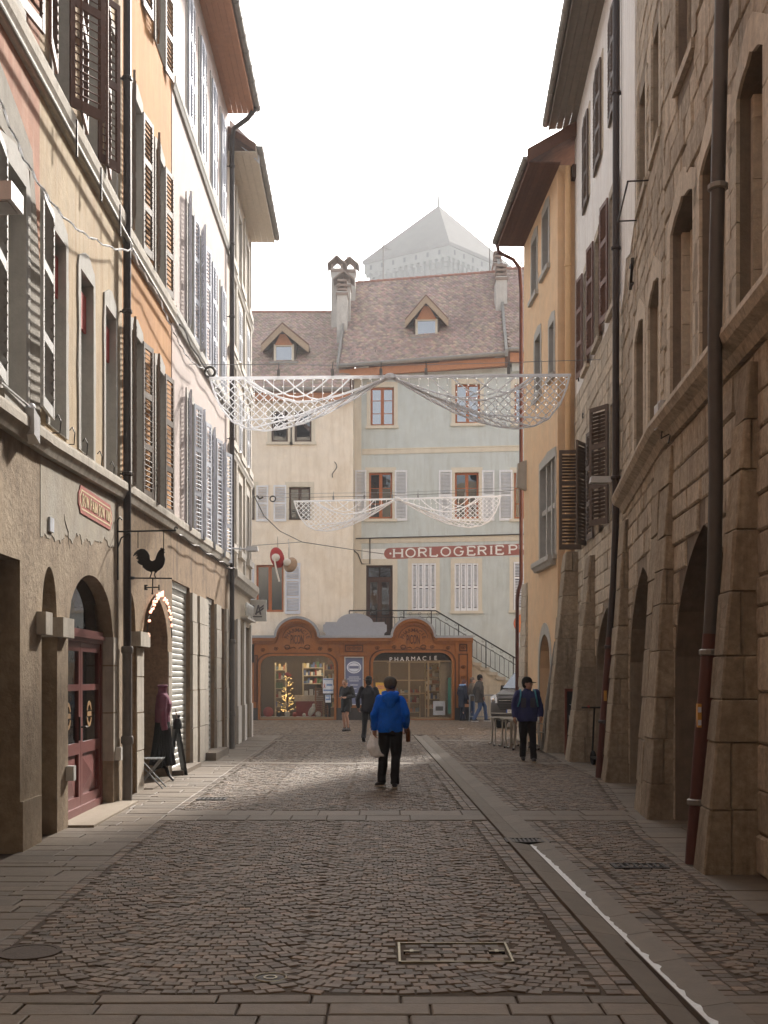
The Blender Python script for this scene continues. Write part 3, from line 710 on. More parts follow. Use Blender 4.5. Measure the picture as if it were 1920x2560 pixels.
def serif_text(b, s, x0, x1, z0, z1, mat, parent, y=-.012, st=.13, dz=0):
    """painted serif capitals, each letter its own part, fitted into a box"""
    tot = sum(WID[c]+.34 for c in s)-.34; kx = (x1-x0)/tot; h = z1-z0; x = x0
    for c in s:
        if c != ' ':
            mb = MB(); zo = z0+dz*(x-x0)/(x1-x0)
            for k, (p, q) in enumerate(SERIF[c]):
                P = (x+p[0]*kx, y+.0004*k, zo+p[1]*h); Q = (x+q[0]*kx, y+.0004*k, zo+q[1]*h)
                mb.bar(P, Q, st*h*(1.25 if abs(p[0]-q[0]) < .01 and abs(p[1]-q[1]) > .7 else 1), .006, (0, 1, 0))
                if abs(p[1]-q[1]) > .7:
                    for e_ in (p, q): mb.box(x+e_[0]*kx-.13*kx, x+e_[0]*kx+.13*kx, y-.003, y+.001, zo+e_[1]*h-(.0 if e_[1] < .5 else .07*h), zo+e_[1]*h+(.07*h if e_[1] < .5 else 0))
            b.part('letter', mb, mat, parent)
        x += (WID[c]+.34)*kx
serif_text(A, 'BON PAIN BON VIN', s0+.17, s1-.15, zb+.1, zt-.1, SGC, sg, -.023, .17)
# red door in the arch
DR = M('oxblood_door_paint', C(122, 52, 46), .45, .1, 12, .08, 80, spec=.45)
d0, d1 = A.sy(13.05)+.02, A.sy(15.42)-.02; yd = .14
dr = A.part('door_frame', MB().box(d0, d0+.1, yd, yd+.1, 0, 2.35).box(d1-.1, d1, yd, yd+.1, 0, 2.35).box(d0+.1, d1-.1, yd-.03, yd+.1, 2.2, 2.36).box(d0+.1, d1-.1, yd-.06, yd-.03, 2.25, 2.3), DR)
mid = (d0+d1)/2
lun = [p for p in arch(A.sy(13.07), A.sy(15.40), 2.36, 2.36, 3.02, 'round', 16)]
A.part('fanlight_pane', MB().prism(lun, yd+.04, yd+.05), SHOPGLASS, dr)
for x0, x1 in ((d0+.1, mid), (mid, d1-.1)):
    lf = A.part('door_leaf', MB().box(x0+.005, x0+.1, yd+.01, yd+.07, .12, 2.2).box(x1-.1, x1-.005, yd+.01, yd+.07, .12, 2.2).box(x0+.1, x1-.1, yd+.01, yd+.07, .78, .92).box(x0+.1, x1-.1, yd+.01, yd+.07, 1.58, 1.66).box(x0+.1, x1-.1, yd+.01, yd+.07, 2.08, 2.2).box(x0+.1, x1-.1, yd+.01, yd+.07, .12, .24), DR)
    for za, zb_ in ((.92, 1.58), (1.66, 2.08)): A.part('pane', MB().box(x0+.1, x1-.1, yd+.035, yd+.045, za, zb_), SHOPGLASS, lf)
    cx_ = (x0+x1)/2; pm = MB()
    pm.add([(x0+.1, yd+.05, .24), (x1-.1, yd+.05, .24), (x1-.1, yd+.05, .78), (x0+.1, yd+.05, .78), (cx_, yd+.0, .51)], [(0, 1, 4), (1, 2, 4), (2, 3, 4), (3, 0, 4)])
    A.part('diamond_panel', pm, DR, lf)
    GOLD = M('gold_lettering', C(176, 132, 78), .5)
    for zz, rr_ in ((1.42, .1), (1.12, .1)):
        A.part('gilt_emblem', MB().prism(arcpts(cx_, 1.27, .13, .17, 20 if zz > 1.2 else 200, 160 if zz > 1.2 else 340, 8)+list(reversed(arcpts(cx_, 1.27, .09, .12, 20 if zz > 1.2 else 200, 160 if zz > 1.2 else 340, 8))), yd+.028, yd+.033), GOLD, lf)
    A.part('gilt_emblem', MB().box(cx_-.11, cx_+.11, yd+.028, yd+.033, 1.24, 1.3), GOLD, lf)
    A.part('bottom_rail', MB().box(x0+.003, x1-.003, yd-.02, yd+.08, .02, .12), DR, lf)
A.part('door_handle', MB().box(mid-.1, mid-.07, yd-.012, yd+.012, .95, 1.25).tube([(mid-.085, yd-.02, 1.12), (mid-.085, yd-.07, 1.12), (mid+.04, yd-.07, 1.12)], .012, 8), IRON, dr)
A.part('doorstep', MB().box(d0-.02, d1+.25, -.3, yd+.12, -.03, .025), M('pale_doorstep', C(150, 134, 114), .7, .1, 8, .15, 60))
downpipe(A, A.sy(15.86), .1, 0, 14, .056, PIPE, PIPEG, 2.05, (4.6, 6.9, 10.2))

# ---- house B (orange, two windows wide)
B = Bld('orange_house', 'narrow orange plastered house with taupe louvred shutters behind the downpipe', (-3.74, 16.0), (-3.78, 19.9), 'house')
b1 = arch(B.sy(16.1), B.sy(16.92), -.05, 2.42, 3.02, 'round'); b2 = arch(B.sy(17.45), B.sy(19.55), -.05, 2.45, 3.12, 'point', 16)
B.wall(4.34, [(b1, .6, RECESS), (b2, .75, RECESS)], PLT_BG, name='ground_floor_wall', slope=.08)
HOLES = []
for zz in ((4.6, 6.9), (8.4, 10.45), (12.2, 14.2)):
    for Y0, Y1 in ((16.55, 17.3), (18.4, 19.15)):
        flatwin(B, Y0, Y1, *zz, jag=.9, sill=False, wd=.11)
B.wall(15.6, HOLES, PLT_B, z0=4.34, name='upper_wall')
for zz in ((4.55, 6.95), (8.35, 10.5), (12.15, 14.25)):
    for Y0, Y1 in ((16.55, 17.3), (18.4, 19.15)):
        B.leaf(B.sy(Y0)-.02, zz[0], zz[1], .42, -164-rnd.uniform(0, 4), SH_BG, True, .075, 3); B.leaf(B.sy(Y1)+.02, zz[0], zz[1], .44, -9, SH_BG, True, .075, 3)
B.cornice([(0, 4.28), (B.len, 4.36)], cprof(.12, .24), CORN); B.cornice([(0, 7.95), (B.len, 8.05)], cprof(.1, .28), CORN, 'string_course')
B.part('conduit', MB().tube([(0, -.12, 7.9), (B.len, -.12, 7.98)], .025, 8), ZINC)
B.part('impost', MB().box(B.sy(16.8), B.sy(17.52), -.1, .35, 2.22, 2.44), CORN)
for za, zb_ in ((0, .62), (.64, 1.2), (1.22, 1.75), (1.77, 2.2)):
    B.part('pier_stone', MB().box(B.sy(16.93)+rnd.uniform(0, .01), B.sy(17.44)-rnd.uniform(0, .01), -.015-rnd.uniform(0, .01), .3, za, zb_), CORN)
    B.part('pier_stone', MB().box(B.sy(19.56), B.len-.01, -.012-rnd.uniform(0, .01), .3, za, zb_), CORN)
roof(B, 15.6, .6, SOFF)
B.part('threshold', MB().box(B.sy(17.46), B.sy(19.5), -.15, .7, -.03, .02), SLAB)
# ---- house C (pale pink, four windows wide)
Cc = Bld('pale_pink_house', 'tall pale pink house with rows of light blue louvred shutters and orange eaves', (-3.78, 19.9), (-3.86, 27.7), 'house')
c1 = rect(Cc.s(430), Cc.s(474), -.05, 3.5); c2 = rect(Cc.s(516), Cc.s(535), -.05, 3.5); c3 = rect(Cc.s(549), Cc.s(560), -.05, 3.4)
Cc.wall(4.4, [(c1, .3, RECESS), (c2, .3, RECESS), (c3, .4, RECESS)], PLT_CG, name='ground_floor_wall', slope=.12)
RS = M('roller_shutter_metal', C(188, 186, 178), .45, .12, 3, .05, 40, metal=.25, streak=.5, scol=C(140, 142, 140), ssc=(.3, .3, 3))
for h, n in ((c1, 31), (c2, 31)):
    x0, x1 = h[0][0], h[1][0]; rs = Cc.part('roller_shutter', MB().box(x0, x0+.04, .07, .17, 0, 3.5).box(x1-.04, x1, .07, .17, 0, 3.5).box(x0+.04, x1-.04, .05, .18, 3.38, 3.5), RS)
    key = ('rsl', n, round(x1-x0, 3)); mb = MB(); pts = [(.1, 0), (.085, .012), (.08, .05), (.085, .088), (.1, .1), (.12, .1), (.12, 0)]
    vs = [(x, y, z) for x in (x0+.04, x1-.04) for y, z in pts]; m_ = len(pts)
    me = mb.add(vs, [(k, (k+1) % m_, m_+(k+1) % m_, m_+k) for k in range(m_)]+[tuple(range(m_)), tuple(range(m_, 2*m_))]).mesh('shutter_slat')
    me.materials.append(RS)
    for k in range(n): obj('shutter_slat', me, None, rs, (0, 0, .02+k*.109))
for a, b_ in ((Cc.s(475), Cc.s(487)), (Cc.s(493), Cc.s(515)), (Cc.s(536), Cc.s(548)), (Cc.s(561), Cc.len-.2)):
    z = 0
    for zz in (.75, 1.5, 2.2, 2.85, 3.42):
        Cc.part('pier_stone', MB().box(a+.01, b_-.005, -.05-rnd.uniform(0, .015), .1, z+.008, zz-.006), CORN); z = zz
Cc.part('threshold', MB().box(c1[0][0], c1[1][0]+.2, -.2, .3, -.03, .08), SLAB); Cc.part('threshold', MB().box(c2[0][0]-.5, c2[1][0]+.4, -.28, .3, -.03, .16), SLAB)
HOLES = []
CW = ((21.55, 22.25), (23.1, 23.8), (24.75, 25.45), (26.3, 27.0))
for fl, zz in enumerate(((4.65, 7.15), (8.5, 10.9), (12.55, 14.95))):
    for Y0, Y1 in CW: flatwin(Cc, Y0, Y1, *zz, sill=False, wd=.12)
Cc.wall(15.75, HOLES, PLT_C, z0=4.4, name='upper_wall')
for k, (Y0, Y1) in enumerate(CW):
    for fl, zz in enumerate(((4.55, 7.2), (8.45, 10.95), (12.5, 15.0))):
        closed = fl == 2 or (fl == 1 and k > 1)
        if closed:
            Cc.leaf(Cc.sy(Y0), zz[0], zz[1], .35, -2, SH_BL, False, .06, 3, -.06); Cc.leaf(Cc.sy(Y1), zz[0], zz[1], .35, 182, SH_BL, False, .06, 3, -.025)
        else:
            Cc.leaf(Cc.sy(Y0)-.02, zz[0], zz[1], .37, -163+rnd.uniform(-5, 3), SH_BL, fl == 0, .075, 3); Cc.leaf(Cc.sy(Y1)+.02, zz[0], zz[1], .37, -10+rnd.uniform(-8, 3), SH_BL, fl == 0, .075, 3)
Cc.cornice([(0, 4.34), (Cc.len, 4.5)], cprof(.12, .26), CORN); Cc.cornice([(0, 8.1), (Cc.len, 8.25)], cprof(.1, .26), JAMB, 'string_course'); Cc.cornice([(0, 12.22), (Cc.len, 12.2)], cprof(.08, .22), JAMB, 'string_course')
Cc.part('corner_strip', MB().box(0, .28, -.012, .01, 4.65, 15.6), M('mauve_plaster', C(206, 182, 172), .9, .06, 3, .2, 26))
Cc.part('cable', MB().tube([(x*Cc.len/24, -.15-.02*math.sin(x*1.3), 8.02+.006*x+.03*math.sin(x*.9)) for x in range(25)], .018, 5), IRON)
Cc.part('cable', MB().tube([(x*Cc.len/24, -.14, 4.28+.006*x+.03*math.sin(x*1.1)) for x in range(25)], .014, 5), IRON)
roof(Cc, 15.72, .62, SOFF, 5)
a = Cc.sy(27.55)
downpipe(Cc, a, .12, 0, 14.6, .058, PIPE, PIPEG, 2.55, (4.4, 7.6, 10.6, 12.4, 14.3), pts=[(a, -.12, 2.5), (a, -.12, 14.9), (a, -.16, 15.25), (a, -.5, 15.5), (a-.02, -.7, 15.75)])
# ---- house D (cream, stone bands, bank on the ground floor)
D = Bld('cream_corner_house', 'slim cream corner house with stone window bands and a bank on the ground floor', (-3.86, 27.7), (-3.97, 33.4), 'house')
DW = ((28.2, 28.75), (30.0, 30.75), (32.1, 32.8))
DS = M('pale_trim_stone', C(200, 192, 180), .88, .08, 6, .25, 50, streak=.25, scol=C(180, 160, 140))
DG = [rect(D.sy(28.6), D.sy(29.4), -.05, 3.25), arch(D.sy(30.3), D.sy(31.0), -.05, 3.0, 3.3, 'seg'), rect(D.sy(31.7), D.sy(32.9), -.05, 3.2)]
D.wall(4.25, [(h, .35, M('bank_dark', C(70, 64, 58), .5)) for h in DG], M('sand_stone_front', C(190, 172, 146), .9, .12, 5, .3, 50, streak=.3), name='ground_floor_wall')
for a, b_ in ((D.sy(27.95), D.sy(28.55)), (D.sy(29.45), D.sy(30.25)), (D.sy(31.05), D.sy(31.65)), (D.sy(32.95), D.len-.02)):
    D.part('plinth', MB().box(a, b_, -.07, .02, 0, 1.0), DS); D.part('pilaster', MB().box(a+.03, b_-.03, -.04, .02, 1.0, 3.3), DS)
HOLES = []
for zz in ((5.15, 7.0), (7.75, 9.3), (10.15, 11.7), (12.35, 14.2)):
    for Y0, Y1 in DW:
        flatwin(D, Y0, Y1, *zz, sur=DS, wd=.16, sill=False); D.part('lintel_hood', MB().box(D.sy(Y0)-.2, D.sy(Y1)+.2, -.12, .02, zz[0]-.2, zz[0]-.02), DS)
        if zz[0] in (7.75, 10.15): D.leaf(D.sy(Y0), zz[0], zz[1], .36, -2, SH_WH, False, .06, 2, -.04); D.leaf(D.sy(Y1), zz[0], zz[1], .36, 182, SH_WH, False, .06, 2, -.01)
D.wall(14.85, HOLES, PLT_D, z0=4.25, name='upper_wall')
D.cornice([(0, 4.1), (D.len+.1, 4.1)], cprof(.24, .34), CORN); 
for z in (7.35, 9.75, 12.0): D.cornice([(0, z), (D.len+.03, z)], cprof(.09, .2), DS, 'string_course')
for Y0 in (29.3, 31.4, 33.1): D.part('wall_strip', MB().box(D.sy(Y0)-.1, D.sy(Y0)+.1, -.05, .01, 4.45, 14.6), DS)
roof(D, 14.75, .68, SOFC, 4, fascia=SOFC)
a = D.sy(28.0)
D.part('gable_board', MB().hexa([(a-.03, -.75, 14.6), (a+.01, -.75, 14.6), (a+.01, 0, 15.3), (a-.03, 0, 15.3), (a-.03, -.75, 14.95), (a+.01, -.75, 14.95), (a+.01, 0, 15.7), (a-.03, 0, 15.7)]), SH_WH)
# bank signs
WSIGN = M('white_sign_panel', C(214, 214, 208), .4, .04); GSIGN = M('grey_sign_print', C(98, 94, 104), .5, .04)
p = D.W(D.sy(33.15), 0)
e = empty('bank_sign', (p.x, p.y, 0), 0, 'white square hanging sign with a grey CA emblem on the corner house', 'sign')
z0, z1 = CH+(HY-1553)/F*33.15, CH+(HY-1500)/F*33.15; xw = (663-627)/F*33.15
obj('panel', MB().box(.02, .02+xw+.04, -.06, .06, z0, z1), WSIGN, e)
h = z1-z0; sx = lambda u: .02+u*xw; zz = lambda v: z0+v*h
em = MB().add([(sx(.28), -.066, zz(.3)), (sx(.42), -.066, zz(.3)), (sx(.62), -.066, zz(.75)), (sx(.56), -.066, zz(.75))], [(0, 1, 2, 3)])
mb = MB()
for poly in ([(.32, .3), (.44, .3), (.58, .76), (.5, .76)], [(.5, .76), (.6, .76), (.76, .3), (.64, .3)], [(.3, .36), (.6, .5), (.92, .66), (.92, .57), (.6, .41), (.34, .3)], [(.62, .62), (.92, .78), (.92, .7), (.66, .56)], [(.05, .18), (.8, .18), (.8, .24), (.05, .24)], [(.05, .55), (.1, .72), (.22, .76), (.3, .68), (.22, .66), (.16, .55), (.2, .42), (.12, .36)]):
    mb.prism([(sx(u), zz(v)) for u, v in poly], -.066-.001*len(mb.v)/40, -.058)
obj('emblem', mb, GSIGN, e)
obj('bracket', MB().box(-.02, .03, -.03, .03, z0+.1, z1-.1), IRON, e)
for k, Y in enumerate((30.9, 31.35, 31.8, 32.3)):
    D.part('fascia_letter', MB().tube([(D.sy(Y)+.17*math.cos(t*.7), -.14, 3.62+.17*math.sin(t*.7)) for t in range(8 if k % 2 else 7)], .045, 6), WSIGN)
D.part('sign_shelf', MB().box(D.sy(30.6), D.sy(32.9), -.2, 0, 3.36, 3.42), DS)
D.part('thermometer', MB().box(D.len-.06, D.len-.02, -.1, -.02, 2.2, 2.75), IRON)
# ================================================================ houses on the right
ST1 = M('warm_limestone', C(188, 172, 150, .15), .92, .32, 14, .9, 40, rn=.17, streak=.6, scol=C(100, 80, 62, 0), big=.35, bigcol=C(146, 130, 114))
STD = M('pale_dressed_stone', C(206, 192, 172, .1), .92, .2, 12, .6, 45, rn=.1, streak=.4, scol=C(130, 110, 90))
ST1B = M('limestone_bed', C(130, 114, 98), .95, .2, 6, .5, 40, streak=.4)
ST2 = M('pale_rubble_stone', C(190, 176, 156, .1), .92, .28, 13, .9, 40, rn=.2, streak=.45, scol=C(120, 100, 80))
MORT = M('rubble_mortar', C(150, 134, 114), .95, .2, 8, .7, 50, streak=.5, scol=C(104, 86, 68))
STP = M('buttress_stone', C(162, 146, 124, .15), .92, .32, 13, 1.0, 34, rn=.16, streak=.55, scol=C(88, 70, 54), big=.45, bigcol=C(120, 98, 78))
PLT_W = M('white_lime_plaster', C(234, 230, 224), .92, .07, 3, .3, 26, streak=.4, scol=C(190, 170, 150))
PLT_O = M('apricot_plaster', C(224, 188, 148, .05), .9, .1, 3, .3, 26, streak=.4, scol=C(214, 196, 168), big=.3, bigcol=C(226, 196, 156))
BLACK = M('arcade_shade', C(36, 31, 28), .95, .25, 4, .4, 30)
RP = M('red_brown_pipe', C(96, 50, 42), .45, .12, 8, .06, 60, spec=.4); GP = M('grey_steel_pipe', C(92, 86, 82), .45, .1, 8, .05, 60, metal=.2)
def buttress(b, sa, sb, p0, p1, zt, courses=9, mat=STP, seed=1, zb=-.03, name='buttress'):
    """battered pier of stacked blocks; sa..sb along the wall, projecting p0 at the foot and p1 at the top"""
    rr = random.Random(seed); pr = lambda z: p0+(p1-p0)*(max(z, 0)/zt)**.9
    core = MB().hexa([(sa+.03, -p0+.04, zb), (sb-.03, -p0+.04, zb), (sb-.03, .2, zb), (sa+.03, .2, zb), (sa+.03, -p1+.03, zt-.02), (sb-.03, -p1+.03, zt-.02), (sb-.03, .2, zt-.02), (sa+.03, .2, zt-.02)])
    o = b.part(name, core, MORT)
    zs = [zb]
    for k in range(courses): zs.append(zs[-1]+(zt-zb)/courses*rr.uniform(.75, 1.25))
    zs = [zb+(z-zb)*(zt-zb)/(zs[-1]-zb) for z in zs]
    for k in range(courses):
        za, zc = zs[k]+.006, zs[k+1]-.006
        cuts = [-pr(za), .1] if rr.random() < .55 else [-pr(za), -pr(za)*rr.uniform(.35, .6), .1]
        for q in range(len(cuts)-1):
            f0 = -pr(za) if q == 0 else cuts[q]+.006; f1 = -pr(zc) if q == 0 else cuts[q]+.006
            e0 = cuts[q+1]-(.006 if q < len(cuts)-2 else 0); j = lambda: rr.uniform(-.012, .012); c = .02
            a_, b_ = sa+j()*.7, sb+j()*.7
            lo = [(a_+c, f0+j()), (b_-c, f0+j()), (b_+j()*.3, f0+c), (b_, e0), (a_, e0), (a_+j()*.3, f0+c)]
            hi = [(a_+c, f1+j()), (b_-c, f1+j()), (b_+j()*.3, f1+c), (b_, e0), (a_, e0), (a_+j()*.3, f1+c)]
            zj = [rr.uniform(-.006, .006) for _ in range(6)]
            vs = [(x, y, za) for x, y in lo]+[(x, y, zc-.012) for x, y in hi]+[(x+(.012 if i in (0, 4, 5) else -.012), y+(.012 if i in (0, 1) else 0), zc+zj[i]*.3) for i, (x, y) in enumerate(hi)]
            fs = [tuple(range(5, -1, -1)), tuple(range(12, 18))]
            for lv in (0, 6): fs += [(lv+i, lv+(i+1) % 6, lv+6+(i+1) % 6, lv+6+i) for i in range(6)]
            obj('stone', MB().add(vs, fs), mat, o)
    return o
def stonewin(b, Y0, Y1, z0, zs, zt, kind='ogee', depth=.5, mull=True, frame=WDARK, mat=ST1):
    s0, s1 = b.sy(Y1), b.sy(Y0); h = arch(s0, s1, z0, zs, zt, kind, 14) if kind != 'rect' else rect(s0, s1, z0, zt)
    HOLES.append((h, depth, None))
    f = b.window(h, depth, frame, nz=3)
    m = (s0+s1)/2; hw = (s1-s0)/2
    # moulded inner order and block jambs
    for sgn in (-1, 1):
        xo = m+sgn*hw; z = z0
        while z < zs-.05:
            z2 = min(z+rnd.uniform(.35, .6), zs); w_ = rnd.uniform(.16, .3)
            b.part('jamb_stone', MB().box(min(xo-sgn*.09, xo-sgn*.002), max(xo-sgn*.09, xo-sgn*.002), .1, depth-.08, z+.004, z2-.004).box(min(xo+sgn*.002, xo+sgn*w_), max(xo+sgn*.002, xo+sgn*w_), -.035, .06, z+.006, z2-.006), mat)
            z = z2
        b.part('colonnette', MB().tube([(xo-sgn*.13, .22, z0+.2), (xo-sgn*.13, .22, zs)], .035, 8).lathe([(.06, 0), (.06, .06), (.045, .1), (.05, .16), (.035, .2)], 8, (xo-sgn*.13, .22, z0)), mat)
    if kind != 'rect':
        inner = arch(s0+.09, s1-.09, zs-.02, zs-.01, zt-.1, kind, 14)
        b.part('window_head', MB().prism([(s0+.002, zs), (s1-.002, zs)]+[(x-(.002 if x > m else -.002), z-.002) for x, z in h[3:-1]], .1, depth-.08, [inner[2:-1]+[inner[-1]]]) if False else MB().prism([(s0-.25, zs-.1), (s0-.002, zs-.1)]+[(x, z+.002) for x, z in reversed(h[2:])]+[(s1+.002, zs-.1), (s1+.25, zs-.1), (s1+.2, zt-.05), (m+.1, zt+.3), (m-.1, zt+.3), (s0-.2, zt-.05)], -.03, .05), mat)
    if mull: b.part('mullion', MB().box(m-.07, m+.07, .12, depth-.08, z0+.002, zt-.02), mat)
    b.part('sill', MB().box(s0-.1, s1+.1, -.06, .1, z0-.12, z0-.002), mat)
    return h
# ---- R1 near part
R1 = Bld('stone_arcade_house', 'stone arcade house on the right with ogee windows, nearest the camera', (3.6, 14.3), (2.83, 2.0), 'house')
ar = [arch(R1.sy(13.68), R1.sy(10.6), -.05, 2.0, 3.4, 'point', 16), arch(R1.sy(9.2), R1.sy(6.6), -.05, 2.0, 3.36, 'point', 16)]
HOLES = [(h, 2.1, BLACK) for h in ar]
for Y0, Y1 in ((9.7, 10.6), (11.0, 12.2), (12.55, 13.85), (8.0, 9.0)): stonewin(R1, Y0, Y1, 5.08, 7.22, 7.42, mat=STD)
for Y0, Y1 in ((9.8, 10.7), (12.6, 13.5)): stonewin(R1, Y0, Y1, 8.9, 10.6, 10.6, 'rect', .4)
R1.wall(14.5, HOLES, ST1B)
wl = [o for o in R1.e.children if o.name.startswith('wall')][0]
stones(R1, wl, ST1, R1.sy(14.28), R1.sy(8.6), 0, 12.6, (.26, .5), (.35, 1.0), spans_of([h[0] for h in HOLES], .02), .028, .02, .014, 300, seed=11)
R1.cornice([(0, 4.78), (R1.len, 4.78)], [(-.02, -.1), (.05, -.1), (.1, 0), (.2, .06), (.24, .14), (.22, .22), (.12, .28), (.05, .34), (-.02, .36)], ST1)
# ---- R1 far part
R1b = Bld('stone_arcade_house', 'stone arcade house between the two long downpipes, rubble wall over pointed arch', (4.188, 19.6), (3.6, 14.3), 'house')
ar = [arch(R1b.sy(18.5), R1b.sy(15.0), -.05, 2.0, 3.4, 'point', 16)]
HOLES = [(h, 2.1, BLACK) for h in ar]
for Y0, Y1 in ((14.75, 15.9), (16.45, 17.6)): stonewin(R1b, Y0, Y1, 5.05, 7.0, 7.18, 'ogee', .45, mat=STD)
for Y0, Y1 in ((14.75, 15.55), (16.2, 17.2), ): stonewin(R1b, Y0, Y1, 8.95, 10.55, 10.55, 'rect', .35, True, mat=ST2)
R1b.wall(14.5, HOLES, MORT)
wl = [o for o in R1b.e.children if o.name.startswith('wall')][0]
stones(R1b, wl, ST1, .02, R1b.len, 0, 12.8, (.2, .36), (.3, .7), spans_of([h[0] for h in HOLES], .02), .022, .016, .014, 300, seed=5)
R1b.cornice([(.32, 4.66), (R1b.len, 4.78)], [(-.02, -.1), (.05, -.1), (.1, 0), (.2, .06), (.24, .14), (.22, .22), (.12, .28), (.05, .34), (-.02, .36)], ST1)
R1b.part('plaster_strip', MB().prism([(.02, 8.1), (.5, 8.3), (.9, 8.75), (1.5, 8.6), (2.2, 8.9), (2.2, 14), (.02, 14)], -.045, .02), PLT_W)
R1b.part('iron_bar', MB().tube([(R1b.sy(17.4), -.3, 8.85), (R1b.sy(16.0), -.3, 8.85)], .014, 6).tube([(R1b.sy(17.4), -.3, 8.85), (R1b.sy(17.4), 0, 8.85)], .012, 6).tube([(R1b.sy(16.0), -.3, 8.85), (R1b.sy(16.0), 0, 8.85)], .012, 6), IRON)
R1b.part('iron_anchor', MB().tube([(R1b.sy(17.9), -.06, 8.3), (R1b.sy(17.6), -.06, 8.34), (R1b.sy(17.9), -.06, 7.95), (R1b.sy(17.6), -.06, 7.95)], .025, 6), IRON)
buttress(R1, R1.sy(10.3), R1.sy(9.9), .5, .1, 4.55, 9, seed=2); buttress(R1, R1.sy(14.3)-.0, R1.sy(13.72), .34, .06, 4.6, 9, seed=3)
buttress(R1b, R1b.sy(14.95), R1b.len-.02, .33, .06, 4.6, 9, seed=14)
buttress(R1b, R1b.sy(19.4), R1b.sy(18.6), .4, .08, 4.4, 9, seed=4)
a = R1.sy(10.46); pz = [(a, -.62, 0), (a, -.52, 1.2), (a, -.4, 2.6), (a, -.27, 4.2), (a, -.3, 4.7), (a, -.32, 5.2), (a, -.16, 5.9), (a, -.15, 14)]
o = R1.part('downpipe', MB().tube([(a, -.31, 2.1), (a, -.27, 2.84), (a, -.255, 3.6), (a, -.262, 4.4), (a, -.265, 5.0), (a, -.25, 5.8), (a, -.2, 8), (a, -.16, 14)], .068, 12), GP, smooth=True)
R1.part('pipe_foot', MB().tube([(a, -.47, 0), (a, -.39, 1.1), (a, -.305, 2.15)], .074, 12), RP, o, smooth=True)
for z, y in ((.55, -.43), (1.95, -.32), (6.3, -.238), (8.2, -.198)): R1.part('clamp', MB().lathe([(.08, 0), (.095, .01), (.095, .05), (.08, .06)], 12, (a, y, z)), ZINC, o)
STK = M('yellow_sticker', C(214, 150, 60), .5, .05); STW = M('sticker_print', C(210, 214, 226), .5, .05)
R1.part('sticker', MB().box(a+.0, a+.08, -.44, -.405, 1.28, 1.5), STK, o); 
for z in (1.3, 1.42): R1.part('sticker_print', MB().box(a+.08, a+.084, -.438, -.408, z, z+.05), STW, o)
a = R1b.sy(19.5)
o = R1b.part('downpipe', MB().tube([(a, -.245, 2.4), (a, -.18, 3.4), (a, -.14, 4.4), (a, -.13, 15)], .06, 12), PIPE, smooth=True)
R1b.part('pipe_foot', MB().tube([(a, -.43, 0), (a, -.24, 2.45)], .066, 12), RP, o, smooth=True)
for z, y in ((.95, -.357), (2.25, -.256), (5.2, -.14), (9.2, -.135), (11.9, -.132)): R1b.part('clamp', MB().lathe([(.07, 0), (.085, .01), (.085, .05), (.07, .06)], 12, (a, y, z)), PIPE, o)
R1b.part('sticker', MB().box(a+.0, a+.075, -.35, -.3, 1.34, 1.52), STK, o)
# ---- R2 white and rubble house with brown shutters
R2 = Bld('rubble_house', 'white plastered house over pale rubble stone with brown louvred shutters', (4.6, 27.0), (4.188, 19.6), 'house')
ar = [arch(R2.sy(26.1), R2.sy(24.05), -.05, 1.9, 3.0, 'point', 14), arch(R2.sy(23.15), R2.sy(20.0), -.05, 1.9, 3.1, 'point', 14)]
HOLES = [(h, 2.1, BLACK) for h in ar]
RW = {0: ((20.35, 21.05), (22.5, 23.2), (24.7, 25.35)), 1: ((20.3, 21.1), (22.45, 23.2), (24.35, 25.05)), 2: ((20.1, 21.1), (22.2, 23.2), (24.2, 25.1))}
RZ = {0: (4.7, 6.85), 1: (8.6, 10.75), 2: (12.15, 14.0)}
for fl in (0, 1, 2):
    for Y0, Y1 in RW[fl]: flatwin(R2, Y0, Y1, *RZ[fl], sur=ST2, wd=.12, sill=fl == 1)
R2.wall(8.2, [q for q in HOLES if min(p[1] for p in q[0]) < 8], MORT, name='lower_wall')
R2.wall(15.1, [q for q in HOLES if min(p[1] for p in q[0]) > 8], PLT_W, z0=8.2, name='upper_wall')
wl = [o for o in R2.e.children if o.name.startswith('lower_wall')][0]
stones(R2, wl, ST2, .02, R2.len-.02, 0, 8.45, (.22, .36), (.32, .75), spans_of([h[0] for h in HOLES], .1), .02, .018, .014, 300, seed=8)
for fl, m_ in ((0, SH_DK), (1, SH_BR)):
    for k, (Y0, Y1) in enumerate(RW[fl]):
        f0, f1 = (-8, -172) if fl == 1 else ((-8, -145), (-8, -172), (-30, -90))[k]
        R2.leaf(R2.sy(Y0)+.02, RZ[fl][0]-.05, RZ[fl][1]+.05, .5, f0, m_, False, .07, 3); R2.leaf(R2.sy(Y1)-.02, RZ[fl][0]-.05, RZ[fl][1]+.05, .5, f1, m_, False, .07, 3)
for Y0, Y1 in RW[2]:
    R2.leaf(R2.sy(Y1), 12.1, 14.05, (Y1-Y0)/2, -3, SH_DK, False, .07, 3, -.06); R2.leaf(R2.sy(Y0), 12.1, 14.05, (Y1-Y0)/2, 183, SH_DK, False, .07, 3, -.03)
buttress(R2, R2.sy(24.0), R2.sy(23.2), .56, .12, 4.3, 9, seed=6); buttress(R2, R2.sy(26.95), R2.sy(26.15), .78, .3, 4.7, 9, seed=7)
roof(R2, 15.0, .6, SOFG, 4, fascia=SOFG)
R2.part('wall_anchor', MB().tube([(R2.sy(25.9), -.04, 8.6), (R2.sy(25.9), -.04, 9.6)], .02, 6), IRON)
R2.part('iron_ring', MB().tube([(R2.sy(25)+.06*math.cos(t), -.05, 7.6+.06*math.sin(t)) for t in [k*.7 for k in range(9)]], .012, 5), IRON)
